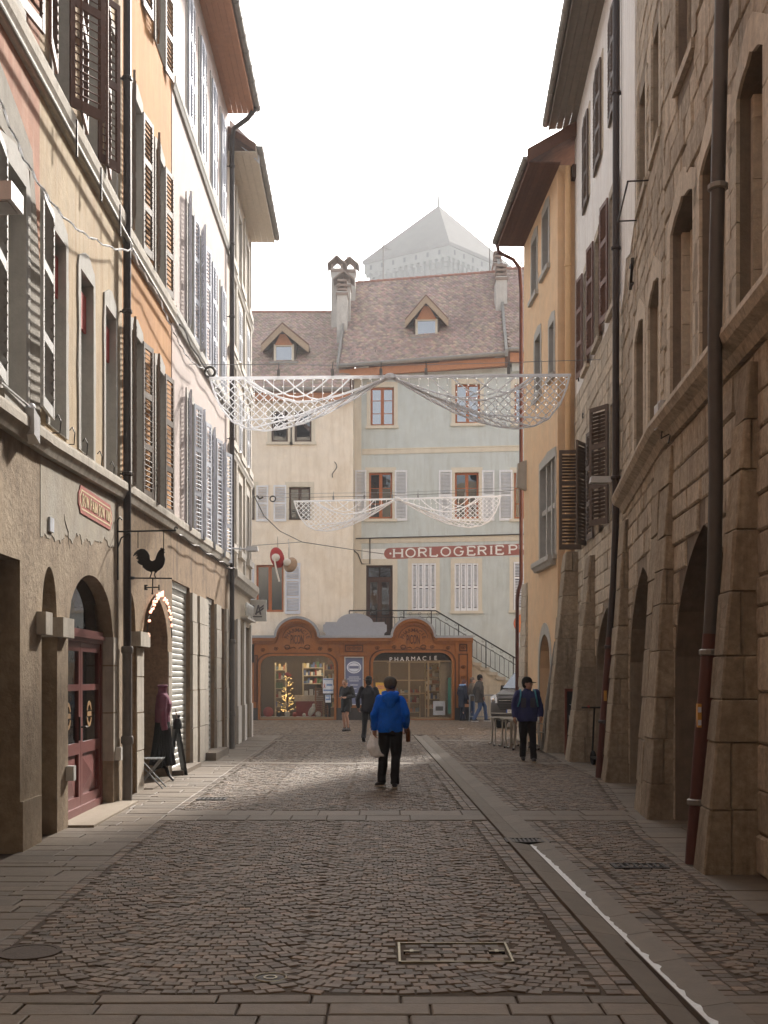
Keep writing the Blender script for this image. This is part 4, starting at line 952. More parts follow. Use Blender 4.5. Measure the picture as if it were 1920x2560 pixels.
# ---- R3 apricot house
R3 = Bld('apricot_house', 'apricot plastered house with boarded brown eaves and a mullioned stone window', (3.97, 31.8), (4.185, 27.0), 'house')
ar = [arch(R3.sy(29.35), R3.sy(27.85), -.05, 2.0, 2.85, 'round', 14)]
HOLES = [(ar[0], .4, BLACK)]
def r3win(Y0, Y1, z0, z1, nx=2, d=.35):
    h = rect(R3.sy(Y1), R3.sy(Y0), z0, z1); HOLES.append((h, d, None)); R3.window(h, d, WDARK, nz=2, nx=nx); R3.surround(h, JAMB, .13, .02, d, True, jag=.8); return h
for q in ((29.7, 30.5, 12.0, 13.5), (28.1, 28.9, 12.1, 13.6), (29.2, 30.0, 9.2, 10.75), (27.4, 28.0, 9.2, 10.5)): r3win(*q)
h = r3win(27.25, 29.25, 4.75, 7.15, 2, .4)
mb = MB(); x0, x1 = h[0][0], h[1][0]
for t in (1/3, 2/3): mb.box(x0+(x1-x0)*t-.07, x0+(x1-x0)*t+.07, .03, .25, 4.752, 7.148)
mb.box(x0+.002, x1-.002, .05, .24, 5.95, 6.07); R3.part('mullion', mb, JAMB)
R3.cornice([(x0-.3, 4.5), (x1+.05, 4.5)], cprof(.2, .24), JAMB, 'moulded_sill')
R3.wall(14.1, HOLES, PLT_O, name='wall')
arw = arch(R3.sy(29.35)-.18, R3.sy(27.85)+.18, 0, 2.0, 3.15, 'round', 14)
R3.part('arch_surround', MB().prism(arw, -.02, .01, [[(x, z+.05) if z < 0 else (x, z) for x, z in [(p[0], max(p[1], .02)) for p in ar[0]]]]), JAMB)
roof(R3, 14.0, .72, SOFB, 6, a1=R3.len+.35, fascia=SOFB, slope=30)
a = R3.len+.35
R3.part('verge_board', MB().hexa([(a-.01, -.8, 13.98), (a+.05, -.8, 13.98), (a+.05, 3, 16.18), (a-.01, 3, 16.18), (a-.01, -.8, 14.3), (a+.05, -.8, 14.3), (a+.05, 3, 16.5), (a-.01, 3, 16.5)]), SOFB)
R3.part('rafter_end', MB().box(R3.len+.05, R3.len+.3, .3, .55, 13.7, 14.0), WDARK)
buttress(R3, -.25, .65, .17, .03, 4.4, 12, mat=ST2, seed=9)
o = R3.part('downpipe', MB().tube([(-.1, -.75, 14.1), (-.1, -.7, 13.85), (-.34, -.25, 13.75), (-.34, -.06, 13.5), (-.34, -.02, 12.8), (-.34, -.02, 4.6), (-.34, -.05, 4.4), (-.34, -.1, 4.25), (-.34, -.13, 4.0), (-.34, -.14, .02)], .055, 12), RP, smooth=True)
AP = M('apricot_pipe', C(226, 178, 122), .5, .06, 5, .05, 50)
a = R3.len+.16
o = R3.part('downpipe', MB().tube([(a, .22, 14.0), (a, .22, 4.4), (a, .1, 3.2), (a-.02, -.05, 2.6)], .07, 12), AP, smooth=True)
R3.part('pipe_foot', MB().tube([(a-.02, -.04, 2.65), (a-.06, -.25, 1.2), (a-.08, -.36, .02)], .065, 12), PIPEG, o, smooth=True)
for z in (6.6, 8.9, 11.6): R3.part('clamp', MB().lathe([(.075, 0), (.09, .01), (.09, .06), (.075, .07)], 12, (a, .22, z)), AP, o)
R3.part('stone_bracket', MB().hexa([(.25, -.28, 7.1), (.45, -.28, 7.1), (.45, 0, 7.0), (.25, 0, 7.0), (.25, -.24, 7.75), (.45, -.24, 7.75), (.45, 0, 7.85), (.25, 0, 7.85)]), JAMB)
# right-hand house closing the side street behind R3 and unseen houses added behind the camera to shade the street
R4 = Bld('side_street_house', 'plain plastered house down the side street behind the apricot house', (11.5, 33.0), (11.5, 26.0), 'house')
R4.wall(9, [], PLT_D)
BK = Bld('rear_shade_house', 'unseen tall plastered house added behind the camera to shade the street', (9, -3), (-9, -3), 'house')
BK.wall(19, [], PLT_AG)
LB = Bld('left_shade_house', 'unseen plastered house added along the left behind the camera for shade', (-3.2, -9), (-3.45, 1.98), 'house'); LB.wall(15, [], PLT_AG)
RB = Bld('right_shade_house', 'unseen stone house added along the right behind the camera for shade', (2.8, 1.98), (2.6, -9), 'house'); RB.wall(15, [], ST1B)
# ================================================================ square at the end: cream house, grey-green house, pharmacy, tower
PLT_E1 = M('cream_house_plaster', C(236, 222, 202), .9, .08, 2, .3, 20, streak=.5, scol=C(206, 184, 154), big=.4, bigcol=C(216, 192, 158))
PLT_E2 = M('grey_green_plaster', C(190, 198, 196), .9, .08, 2, .3, 20, streak=.5, scol=C(164, 164, 152), big=.4, bigcol=C(200, 208, 208))
TRIM = M('beige_trim_plaster', C(212, 202, 182), .9, .06, 3, .2, 20, streak=.3, scol=C(186, 166, 140))
OWOOD = M('orange_brown_joinery', C(160, 90, 46, 0), .5, .12, 16, .08, 60, spec=.4); BDOOR = M('dark_brown_door', C(84, 56, 46), .55, .14, 16, .1, 60)
EWOOD = M('orange_eave_wood', C(190, 122, 78), .7, .1, 8, .1, 50)
E1 = Bld('cream_house', 'cream plastered house with a dormer behind the left part of the pharmacy', (-9.8, 47.0), (-1.3, 47.0), 'house')
E2 = Bld('grey_green_house', 'grey green plastered house with a painted clockmaker sign above the pharmacy', (-1.3, 48.2), (10.5, 47.6), 'house')
EH1, EH2 = [], []
def ewin(b, L, px0, px1, py0, py1, pm=None, d=.22, nz=3, frame=OWOOD, nx=2, cur=None, sur=TRIM, sill=True, wd=.16):
    s0, z1 = b.sz(px0, py0); s1, z0 = b.sz(px1, py1); h = rect(s0, s1, z0, z1); L.append((h, d, None))
    b.window(h, d, frame, pm, nx, nz, fw=.085, curtain=cur)
    if sur: b.surround(h, sur, wd, .025, d, sill)
    return h
def eleaf(b, px0, px1, py0, py1, mat=SH_WH, panels=2, rev=False):
    s0, z1 = b.sz(px0, py0); s1, z0 = b.sz(px1, py1)
    b.leaf(s0, z0, z1, s1-s0, -2, mat, False, .06, panels, -.05)
shop1 = rect(4.1, E1.len-.05, -.05, 3.05)
EH1.append((shop1, 3.2, None))
ewin(E1, EH1, 678, 720, 1027, 1105, cur=CURT, nx=1, nz=1, frame=WDARK); ewin(E1, EH1, 736, 779, 1027, 1105, cur=CURT, nx=1, nz=1, frame=WDARK)
ewin(E1, EH1, 722, 776, 1217, 1300, cur=CURT, nz=1, frame=WDARK, sill=False); ewin(E1, EH1, 600, 637, 1217, 1300, nz=1, frame=WDARK, sill=False)
ewin(E1, EH1, 640, 709, 1412, 1530, GLASS, nz=1, sur=None)
eleaf(E1, 641, 671, 1214, 1304); eleaf(E1, 684, 716, 1213, 1304); eleaf(E1, 713, 751, 1408, 1535, panels=3, mat=SH_BL); eleaf(E1, 627, 636, 1408, 1500, panels=3, mat=SH_BL)
E1.wall(13.66, EH1, PLT_E1)
s0, z0 = E1.sz(722, 1300); s1, _ = E1.sz(776, 1300)
E1.part('window_rail', MB().tube([(s0, -.05, z0+.42), (s1, -.05, z0+.42)], .014, 6).tube([(s0, -.05, z0+.06), (s1, -.05, z0+.06)], .012, 6).tube([((s0+s1)/2+.16*math.cos(k*.6), -.05, z0+.24+.14*math.sin(k*.6)) for k in range(12)], .01, 5).tube([(s0+.2+.14*math.cos(k*.6), -.05, z0+.22+.12*math.sin(k*.6)) for k in range(12)], .01, 5).tube([(s1-.2+.14*math.cos(k*.6), -.05, z0+.22+.12*math.sin(k*.6)) for k in range(12)], .01, 5), IRON)
s_, z_ = E1.sz(838, 1175); E1.part('wall_anchor', MB().tube([(s_-.03+.1*math.sin(k*.5), -.03, z_+.34-.06*k) for k in range(12)], .015, 5), IRON)
# grey-green house
sA, _ = E2.sz(889); 
shop2 = rect(.02, E2.s(1165), -.05, 3.05); EH2.append((shop2, 3.4, None))
for x0, x1 in ((926, 985), (1138, 1200), (1286, 1340)): ewin(E2, EH2, x0, x1, 968 if x0 < 1000 else 960, 1064 if x0 < 1000 else 1058, GLASSB, nz=3)
for x0, x1 in ((922, 981), (1137, 1197), (1285, 1340)): ewin(E2, EH2, x0, x1, 1181, 1297, GLASS, nz=3, cur=CURT if x0 > 1200 else None)
for x0, x1 in ((888, 916), (987, 1018), (1097, 1130), (1205, 1236), (1248, 1281)): eleaf(E2, x0, x1, 1176, 1302)
for x0, x1 in ((1029, 1090), (1136, 1196)):
    h = ewin(E2, EH2, x0, x1, 1408, 1527, frame=WDARK, d=.25)
    for k in range(4): a = h[0][0]+(h[1][0]-h[0][0])*k/4; E2.leaf(a+.005, h[0][1], h[2][1], (h[1][0]-h[0][0])/4-.01, -1, SH_WH, False, .05, 2, -.005)
h = ewin(E2, EH2, 1283, 1330, 1405, 1525, frame=WDARK); eleaf(E2, 1284, 1312, 1405, 1525, panels=3)
s0, z1 = E2.sz(915, 1413); s1, _ = E2.sz(982, 1413); zb = 3.2
hd = rect(s0, s1, zb, z1); EH2.append((hd, .25, BDOOR)); E2.surround(hd, TRIM, .2, .03, .25, False)
dd = E2.part('terrace_door', MB().box(s0, s0+.07, .1, .2, zb, z1).box(s1-.07, s1, .1, .2, zb, z1).box(s0+.07, s1-.07, .1, .2, z1-.07, z1).box(s0+.07, s1-.07, .1, .2, z1-.62, z1-.52), BDOOR)
m_ = (s0+s1)/2
for x0, x1 in ((s0+.08, m_-.005), (m_+.005, s1-.08)):
    lf = E2.part('door_leaf', MB().box(x0, x1, .14, .19, zb, z1-.62), BDOOR, dd)
    for za, zc in ((.12, .6), (.7, 1.15)): E2.part('door_panel', MB().box(x0+.1, x1-.1, .12, .145, zb+za, zb+zc), BDOOR, lf)
    E2.part('door_pane', MB().box(x0+.09, x1-.09, .12, .145, zb+1.25, z1-.72), GLASS, lf); E2.part('transom_pane', MB().box(x0+.03, x1-.03, .12, .14, z1-.5, z1-.1), GLASS, dd)
E2.wall(14.7, EH2, PLT_E2, slope=.55)
E2.part('corner_strip', MB().box(.01, sA+.25, -.02, .01, 3.1, 14.7), TRIM)
for y0, y1, px0, px1 in ((1130, 1118, 905, 1400), (1352, 1343, 900, 1400)):
    p0 = E2.sz(px0, y0); p1 = E2.sz(px1, y1); E2.cornice([p0, p1], [(-.01, -.12), (.03, -.12), (.05, .06), (.07, .08), (.07, .12), (-.01, .12)], TRIM, 'string_course')
p0 = E2.sz(890, 1347); p1 = E2.sz(1400, 1334); E2.part('cable', MB().tube([(p0[0], -.1, p0[1]), (p1[0], -.1, p1[1])], .025, 6), IRON)
E2.part('cable', MB().tube([(a, -.06, z) for a, z in [E2.sz(925, 1347), E2.sz(925, 1410), E2.sz(905, 1410), E2.sz(895, 1385), E2.sz(880, 1373)]], .022, 6), IRON)
# painted clockmaker sign
SGR2 = M('faded_brick_red_paint', C(164, 92, 80), .9, .1, 10, .2, 40, streak=.3, scol=C(190, 136, 124)); SGW = M('white_sign_paint', C(228, 228, 224), .9, .06, 10, .2, 40)
p0 = E2.sz(974, 1398); p1 = E2.sz(1345, 1386); q0 = E2.sz(974, 1370); q1 = E2.sz(1345, 1358)
cz = (p0[1]+q0[1])/2; rr_ = (q0[1]-p0[1])/2
sg = E2.part('painted_sign', MB().prism([p0, p1, q1, q0]+[(p0[0]-rr_*math.sin(R(k*18)), cz+rr_*math.cos(R(k*18))) for k in range(1, 10)], -.012, .008), SGR2)
a0, z0 = E2.sz(906, 1402); a1, z1 = E2.sz(966, 1372); E2.part('white_patch', MB().box(a0, a1, -.01, .01, z0, z1), SGW)
x0, zb_ = E2.sz(985, 1393.5); x1, zb1 = E2.sz(1258, 1385); _, zt_ = E2.sz(985, 1372.5)
serif_text(E2, 'HORLOGERIE', x0, x1, zb_, zt_, SGW, sg, -.02, .17, zb1-zb_)
x0, zb_ = E2.sz(1274, 1384.5); x1, _ = E2.sz(1293, 1384); _, zt_ = E2.sz(1274, 1363); serif_text(E2, 'P', x0, x1-.02, zb_, zt_, SGW, sg, -.02, .17)
x0, zb_ = E2.sz(1298, 1373); x1, _ = E2.sz(1314, 1373); _, zt_ = E2.sz(1298, 1363); serif_text(E2, 'DE', x0, x1, zb_, zt_, SGW, sg, -.02, .16)
for px, py, rad in ((976, 1384, .045), (1305, 1377, .035), (1305, 1382, .05)):
    s_, z_ = E2.sz(px, py); E2.part('sign_dot', MB().prism([(s_+rad*math.cos(R(k*36)), z_+rad*math.sin(R(k*36))) for k in range(10)], -.022, -.01), SGW, sg)
# ---- tiled roofs with dormers
TILE = M('scale_roof_tile', C(172, 148, 132, .2), .85, .2, 9, .3, 60, tint=True, streak=.35, scol=C(112, 98, 90), ssc=(1.5, 1.5, 1.5))
def tiled(b, a0, a1, ze, over, run, rise, seed, single=300, skip=None, vis=None, za1=0, palette=0):
    """roof slab plus overlapping scale tiles; eave at local y=-over, height ze"""
    rr = random.Random(seed); L = math.hypot(run, rise); ux, uz = run/L, rise/L
    zf = lambda a: ze+za1*(a-a0)/(a1-a0)
    r = b.part('roof', MB().hexa([(a0, -over, ze-.1), (a1, -over, ze-.1+za1), (a1, -over+run, ze-.1+za1+rise), (a0, -over+run, ze-.1+rise), (a0, -over, ze), (a1, -over, ze+za1), (a1, -over+run, ze+rise+za1), (a0, -over+run, ze+rise)]), ROOFT)
    # back slope of the roof
    b.part('back_slope', MB().hexa([(a0, -over+run, ze-.12+rise), (a1, -over+run, ze-.12+rise+za1), (a1, -over+run*2, ze-.1+za1), (a0, -over+run*2, ze-.1), (a0, -over+run, ze+rise), (a1, -over+run, ze+rise+za1), (a1, -over+run*2, ze+za1), (a0, -over+run*2, ze)]), ROOFT, r)
    tw, ex, ln = .172, .158, .27; nrm = Vector((0, -uz, ux)); up = Vector((0, ux, uz))
    shp = [(-.08, ln), (.08, ln), (.08, .07), (.055, .018), (0, 0), (-.055, .018), (-.08, .07)]
    var = []
    for k in range(10):
        v = rr.uniform(.7, 1.2); t = (v*rr.uniform(.95, 1.12), v*rr.uniform(.92, 1.04), v*rr.uniform(.9, 1.06))
        vs = []
        for x, u in shp:
            h = .028-.02*(u/ln); vs.append(Vector((x, 0, 0))+up*u+nrm*h)
        vs2 = [q-nrm*.014 for q in vs]; n = len(vs)
        var.append((vs+vs2, [tuple(range(n))]+[(i, n+i, n+(i+1) % n, (i+1) % n) for i in range(n)], t))
    me = []
    for vs, fs, t in var: m0 = MB().add(vs, fs, t).mesh('tile'); m0.materials.append(TILE); me.append(m0)
    rest = MB(); cnt = 0; nr = int(L/ex)
    for k in range(nr):
        u = k*ex-.03
        n = int((a1-a0)/tw)
        for i in range(n+1):
            a = a0+(i+.5*(k % 2))*tw+.03
            if a > a1: continue
            if skip and skip(a, u): continue
            if vis and not vis[0] < a < vis[1]: continue
            q = Vector((a, -over, zf(a)))+up*u+Vector((rr.uniform(-.006, .006), 0, rr.uniform(-.004, .006)))
            w_ = rr.randrange(10)
            if cnt < single: obj('tile', me[w_], None, r, q); cnt += 1
            else:
                vs, fs, t = var[w_]; z = noise.noise(Vector((a*.7, u*.5, seed)))*.25+1
                rest.add([v+q for v in vs], fs, (t[0]*z, t[1]*z, t[2]*z))
    tag(obj('tiles', rest, TILE, r), kind='stuff')
    rid = MB()
    a = a0
    while a < a1: rid.tube([(a, -over+run, zf(a)+rise+.0), (a+.3, -over+run, zf(a)+rise+.01)], [.1, .085], 8); a += .31
    b.part('ridge_tiles', rid, M('ridge_tile', C(170, 112, 92), .9, .2, 8, .3, 40), r)
    return r
def dormer(b, rf, apex, left, right, win, out):
    """gabled dormer; photo points measured on a plane 'out' metres behind the facade"""
    sa, za = b.sz(*apex, out); sl_, zl = b.sz(*left, out); sr, zr = b.sz(*right, out); w0, wt = b.sz(win[0], win[2], out); w1, wb = b.sz(win[1], win[3], out)
    ze = (zl+zr)/2; dp = 2.6; th = .12
    d = b.part('dormer', MB().hexa([(w0-.18, out+.32, wb-.6), (w1+.18, out+.32, wb-.6), (w1+.18, out+dp, wb-.6), (w0-.18, out+dp, wb-.6), (w0-.18, out+.32, wt+.2), (w1+.18, out+.32, wt+.2), (w1+.18, out+dp, wt+.2), (w0-.18, out+dp, wt+.2)]), WDARK)
    for x_, z_ in ((sl_, ze), (sr, ze)):
        b.part('dormer_roof_slope', MB().hexa([(sa, out-.05, za-.02), (x_, out-.05, z_-.02), (x_, out+dp, z_-.02), (sa, out+dp, za-.02), (sa, out-.05, za+th), (x_, out-.05, z_+th), (x_, out+dp, z_+th), (sa, out+dp, za+th)]), ROOFT, d)
        k = 1 if x_ > sa else -1
        b.part('barge_board', MB().hexa([(sa, out-.12, za-.28), (x_-.0*k, out-.12, z_-.28), (x_, out-.055, z_-.28), (sa, out-.055, za-.28), (sa, out-.12, za+.02), (x_, out-.12, z_+.02), (x_, out-.055, z_+.02), (sa, out-.055, za+.02)]), M('weathered_board', C(170, 144, 118), .8, .15, 14, .15, 60), d)
    b.part('dormer_gable', MB().prism([(w0-.05, wt+.05), (w1+.05, wt+.05), (sa+.12, za-.32), (sa-.12, za-.32)], out+.2, out+.3), EWOOD, d)
    b.part('dormer_frame', MB().prism(rect(w0-.1, w1+.1, wb-.06, wt+.08), out+.22, out+.34, [rect(w0, w1, wb, wt)]), TRIM, d)
    b.part('dormer_pane', MB().box(w0, w1, out+.27, out+.28, wb, wt), GLASSB, d)
    b.part('dormer_sill', MB().box(w0-.3, w1+.3, out-.02, out+.3, wb-.14, wb-.06), ZINC, d)
# E1 roof: eave row 985 photo px, ridge 794
ro1 = tiled(E1, 0, E1.len-.15, 13.75, .45, 6.5, 5.3, 3, vis=(3.4, 9))
E1.part('eave_beam', MB().box(0, E1.len-.1, -.35, -.22, 13.3, 13.62), EWOOD, ro1); E1.part('gutter', MB().tube([(0, -.55, 13.72), (E1.len-.12, -.55, 13.72)], .085, 8), ZINC, ro1)
dormer(E1, ro1, (706, 813), (653, 862), (772, 872), (689, 728, 862, 900), 1.5)
ea0, ea1 = E2.s(848, -.5), E2.s(1262, -.4)
ro2 = tiled(E2, ea0, ea1, 15.0, .6, 6.6, 5.85, 5, za1=.42, vis=(-2, 12))
E2.part('eave_beam', MB().hexa([(ea0, -.5, 14.55), (ea1, -.5, 14.97), (ea1, -.35, 14.97), (ea0, -.35, 14.55), (ea0, -.5, 14.88), (ea1, -.5, 15.3), (ea1, -.35, 15.3), (ea0, -.35, 14.88)]), EWOOD, ro2)
E2.part('gutter', MB().tube([(ea0, -.72, 14.98), (ea1, -.72, 15.4)], .09, 8), ZINC, ro2)
E2.part('verge_flashing', MB().hexa([(ea1, -.66, 15.3), (ea1+.12, -.66, 15.3), (ea1+.12, 6.0, 21.65), (ea1, 6.0, 21.65), (ea1, -.66, 15.6), (ea1+.12, -.66, 15.6), (ea1+.12, 6.0, 21.9), (ea1, 6.0, 21.9)]), ZINC, ro2)
E2.part('verge_flashing', MB().hexa([(ea0-.1, -.66, 14.88), (ea0, -.66, 14.88), (ea0, 6.0, 21.2), (ea0-.1, 6.0, 21.2), (ea0-.1, -.66, 15.15), (ea0, -.66, 15.15), (ea0, 6.0, 21.45), (ea0-.1, 6.0, 21.45)]), ZINC, ro2)
E2.part('gable_wall', MB().prism([(0, 0)], 0, 0) if False else MB().add([(.02, .02, 14.6), (.02, 6.0, 21.0), (.02, 12.6, 14.6)], [(0, 1, 2)]), PLT_E1)
dormer(E2, ro2, (1065, 743), (1013, 804), (1121, 803), (1044, 1088, 798, 838), 1.0)
for k in range(14):
    a = ea0+.5+k*.5; u = .9+(k % 3)*.1; E2.part('snow_hook', MB().box(a, a+.02, -.6+u*.72, -.56+u*.72, 15.0+u*.69+.05, 15.0+u*.69+.15), IRON, ro2)
# E3, lower house on the right with a skylight
E3 = Bld('brown_roof_house', 'house with darker tiled roof and skylight behind the apricot house', (E2.W(ea1+.3).x, 47.6), (12, 47.6), 'house')
ro3 = tiled(E3, -.1, 4.5, 15.6, .3, 6.0, 5.6, 9, single=120, vis=(-.2, 2.4)); E3.part('eave_beam', MB().box(-.1, 4.5, -.25, -.1, 15.1, 15.5), EWOOD, ro3); E3.part('gutter', MB().tube([(-.2, -.36, 15.6), (4.5, -.36, 15.6)], .09, 8), ZINC, ro3)
E3.wall(15.5, [], PLT_E2, z0=14.8, thick=5)
s_, z_ = E3.sz(1284, 838, 1.2); E3.part('skylight', MB().hexa([(s_, .95, z_-.4), (s_+1, .95, z_-.4), (s_+1, 1.75, z_+.42), (s_, 1.75, z_+.42), (s_, .85, z_-.28), (s_+1, .85, z_-.28), (s_+1, 1.65, z_+.54), (s_, 1.65, z_+.54)]), ZINC, ro3)
E3.part('skylight_pane', MB().hexa([(s_+.12, .9, z_-.2), (s_+.88, .9, z_-.2), (s_+.88, 1.5, z_+.42), (s_+.12, 1.5, z_+.42), (s_+.12, .86, z_-.17), (s_+.88, .86, z_-.17), (s_+.88, 1.46, z_+.46), (s_+.12, 1.46, z_+.46)]), GLASSB, ro3)
# chimneys
CHIM = M('grey_render_chimney', C(196, 190, 182), .9, .12, 3, .3, 20, streak=.4, scol=C(150, 140, 128)); CAPT = M('chimney_cap', C(150, 128, 114), .9, .2, 6, .4, 30)
def chimney(label, px0, px1, pyt, pyb, Y, dep=.7, cap='gable', group='chimneys on the roofs'):
    a = U(px0, pyb, Y); b_ = U(px1, pyt, Y); w_ = b_.x-a.x; h = b_.z-a.z
    e = empty('chimney', ((a.x+b_.x)/2, Y+dep/2, a.z), 0, label, 'chimney', group)
    obj('stack', MB().box(-w_/2, w_/2, -dep/2, dep/2, -1.5, h), CHIM, e); obj('band', MB().box(-w_/2-.04, w_/2+.04, -dep/2-.04, dep/2+.04, h-.18, h-.06), CAPT, e)
    if cap == 'gable':
        for sx in (-1, 1): obj('cap_tile', MB().hexa([(0, -dep/2-.12, h+.5), (sx*(w_/2+.18), -dep/2-.12, h+.12), (sx*(w_/2+.18), dep/2+.12, h+.12), (0, dep/2+.12, h+.5), (0, -dep/2-.12, h+.57), (sx*(w_/2+.18), -dep/2-.12, h+.19), (sx*(w_/2+.18), dep/2+.12, h+.19), (0, dep/2+.12, h+.57)]), CAPT, e)
        for sx in (-1, 1): obj('cap_leg', MB().box(sx*w_*.42-.05, sx*w_*.42+.05, -dep/2, dep/2, h, h+.2), CAPT, e)
    else:
        for k in range(3): obj('cap_plate', MB().box(-w_/2+.02, w_/2-.02, -dep/2, dep/2, h+.05+k*.2, h+.14+k*.2), CAPT, e)
        obj('cap_leg', MB().box(-w_*.3, -w_*.2, -.2, .2, h, h+.6).box(w_*.2, w_*.3, -.2, .2, h, h+.6), CAPT, e)
    return e
chimney('tall pale chimney with gabled cap, leftmost behind the ridge', 828, 856, 670, 840, 51.6)
chimney('pale chimney with gabled cap, second from left above the tiles', 860, 888, 672, 740, 52.6)
chimney('short pale chimney with gabled cap in front of the other two', 843, 876, 708, 780, 50.9)
chimney('grey chimney with plate cap lowest on the left roof edge', 842, 868, 728, 820, 50.2, .6, 'plates')
chimney('white rendered chimney with plate cap at the right roof edge', 1240, 1268, 690, 800, 50.5, .7, 'plates')
chimney('grey chimney with plate cap at the right end of the ridge', 1234, 1256, 655, 690, 54, .6, 'plates')
# aerials
def aerial(label, px, py0, py1, Y, yagi):
    a = U(px, py1, Y); h = U(px, py0, Y).z-a.z
    e = empty('roof_aerial', a, 0, label, 'aerial', 'television aerials'); obj('mast', MB().tube([(0, 0, -.6), (0, 0, h)], .025, 6), ZINC, e)
    for z, l, rz in yagi:
        m = Matrix.Rotation(rz, 3, 'Z'); mb = MB(); mb.tube([m @ Vector((-l, 0, z)), m @ Vector((l, 0, z+.05))], .012, 5)
        for k in range(5): c_ = m @ Vector((-l+2*l*k/4, 0, z)); d_ = m @ Vector((0, .25, 0)); mb.tube([c_-d_, c_+d_], .008, 4)
        obj('antenna', mb, ZINC, e)
aerial('thin television aerial above the left chimneys', 868, 572, 680, 52.8, [(2.0, .12, .2)])
aerial('tall television aerial with slanting boom before the tower', 958, 520, 700, 54.8, [(3.4, 1.0, .3), (1.6, .4, 1.0)])
aerial('television aerial on the right ridge before the tower', 1224, 480, 680, 54.5, [(3.8, .3, .4), (2.2, .3, .2), (1.4, .5, .8)])
# ---- castle tower in the haze
TST = M('castle_stone', C(120, 116, 110), .95, .2, .5, .3, 4, streak=.3); TRF = M('castle_roof_tile', C(84, 72, 64), .95, .25, .6, .3, 6)
TY = 190.0
T = empty('castle_tower', (U(1123, 700, TY).x, TY, 0), 0, 'square castle tower with pyramid roof and machicolations in the haze', 'tower')
def tp(px, py, Y): q = U(px, py, Y); return Vector((q.x-T.location.x, q.y-TY, q.z))
fr = tp(1123, 603, TY); le = tp(906, 650, TY+9); ri = tp(1290, 645, TY+13.5)
le.z = fr.z; ri.z = fr.z; bk = le+ri-fr; ap = (le+ri)/2+Vector((0, 0, 0)); ap.z = U(1098, 500, TY+9).z; ap.x = tp(1098, 500, TY+9).x
cen = (fr+le+ri+bk)/4
ring = [fr, ri, bk, le]
obj('roof', MB().add([*ring, ap]+[q-Vector((0, 0, .6)) for q in ring], [(0, 1, 4), (1, 2, 4), (2, 3, 4), (3, 0, 4), (0, 5, 6, 1), (1, 6, 7, 2), (2, 7, 8, 3), (3, 8, 5, 0), (5, 6, 7, 8)]), TRF, T)
obj('finial', MB().tube([ap-Vector((0, 0, .5)), ap+Vector((0, 0, 1.0)), ap+Vector((0, 0, 2.4))], [.3, .22, .05], 8), ZINC, T)
def shrink(q, f, z): v = cen+(q-cen)*f; return Vector((v.x, v.y, z))
zt = fr.z-.5
par = [shrink(q, .975, zt) for q in ring]; par2 = [shrink(q, .975, zt-1.9) for q in ring]
obj('parapet', MB().add([*par, *par2], [(0, 1, 5, 4), (1, 2, 6, 5), (2, 3, 7, 6), (3, 0, 4, 7), (4, 5, 6, 7)]), TST, T)
sh = [shrink(q, .84, zt-1.7) for q in ring]; sh2 = [shrink(q, .84, 15) for q in ring]
obj('shaft', MB().add([*sh, *sh2], [(0, 1, 5, 4), (1, 2, 6, 5), (2, 3, 7, 6), (3, 0, 4, 7)]), TST, T)
for i, (a, b_) in enumerate(((0, 1), (3, 0))):
    for k in range(14):
        t = (k+.5)/14; p = par2[a].lerp(par2[b_], t); q = sh[a].lerp(sh[b_], t); d = (par2[b_]-par2[a]).normalized()*.28
        mb = MB()
        for n_, (f0, z0_, z1_) in enumerate(((0, -.2, .7), (.35, -1.0, .02), (.65, -1.8, -.95))):
            pp = p.lerp(q, f0); mb.hexa([pp-d+Vector((0, 0, z0_-.5)), pp+d+Vector((0, 0, z0_-.5)), q+d+Vector((0, 0, z0_-.5)), q-d+Vector((0, 0, z0_-.5)), pp-d+Vector((0, 0, z1_-.5)), pp+d+Vector((0, 0, z1_-.5)), q+d+Vector((0, 0, z1_-.5)), q-d+Vector((0, 0, z1_-.5))])
        obj('corbel', mb, TST, T)
    for k in range(7):
        t = (k+.6)/7.4; p = par[a].lerp(par[b_], t)+Vector((0, 0, -.4)); d = (par[b_]-par[a]).normalized(); n_ = Vector((-d.y, d.x, 0)); n_ = n_ if n_.y < 0 else -n_
        obj('arrow_slot', MB().hexa([p+d*x+n_*y+Vector((0, 0, z)) for z in (-.9, -.1) for x, y in ((-.22, .04), (.22, .04), (.22, -.3), (-.22, -.3))]), DARK, T)
tag(obj('castle_hill', MB().lathe([(70, 0), (55, 9), (34, 20), (5, 26)], 24, (30, 225, 0)), M('hill_green', C(74, 82, 58), .95, .3, .2, .5, 2)), kind='structure')
# ---- haze box round the whole scene
hz = obj('haze', MB().box(-120, 160, -30, 300, -1.2, 92), None); tag(hz, kind='stuff')
hm = bpy.data.materials.new('haze_air'); hm.use_nodes = True; hm.node_tree.nodes.clear()
pv = hm.node_tree.nodes.new('ShaderNodeVolumePrincipled'); pv.inputs['Color'].default_value = (.93, .95, .97, 1); pv.inputs['Density'].default_value = .0019; pv.inputs['Anisotropy'].default_value = .1
ho = hm.node_tree.nodes.new('ShaderNodeOutputMaterial'); hm.node_tree.links.new(pv.outputs[0], ho.inputs['Volume']); hz.data.materials.append(hm)
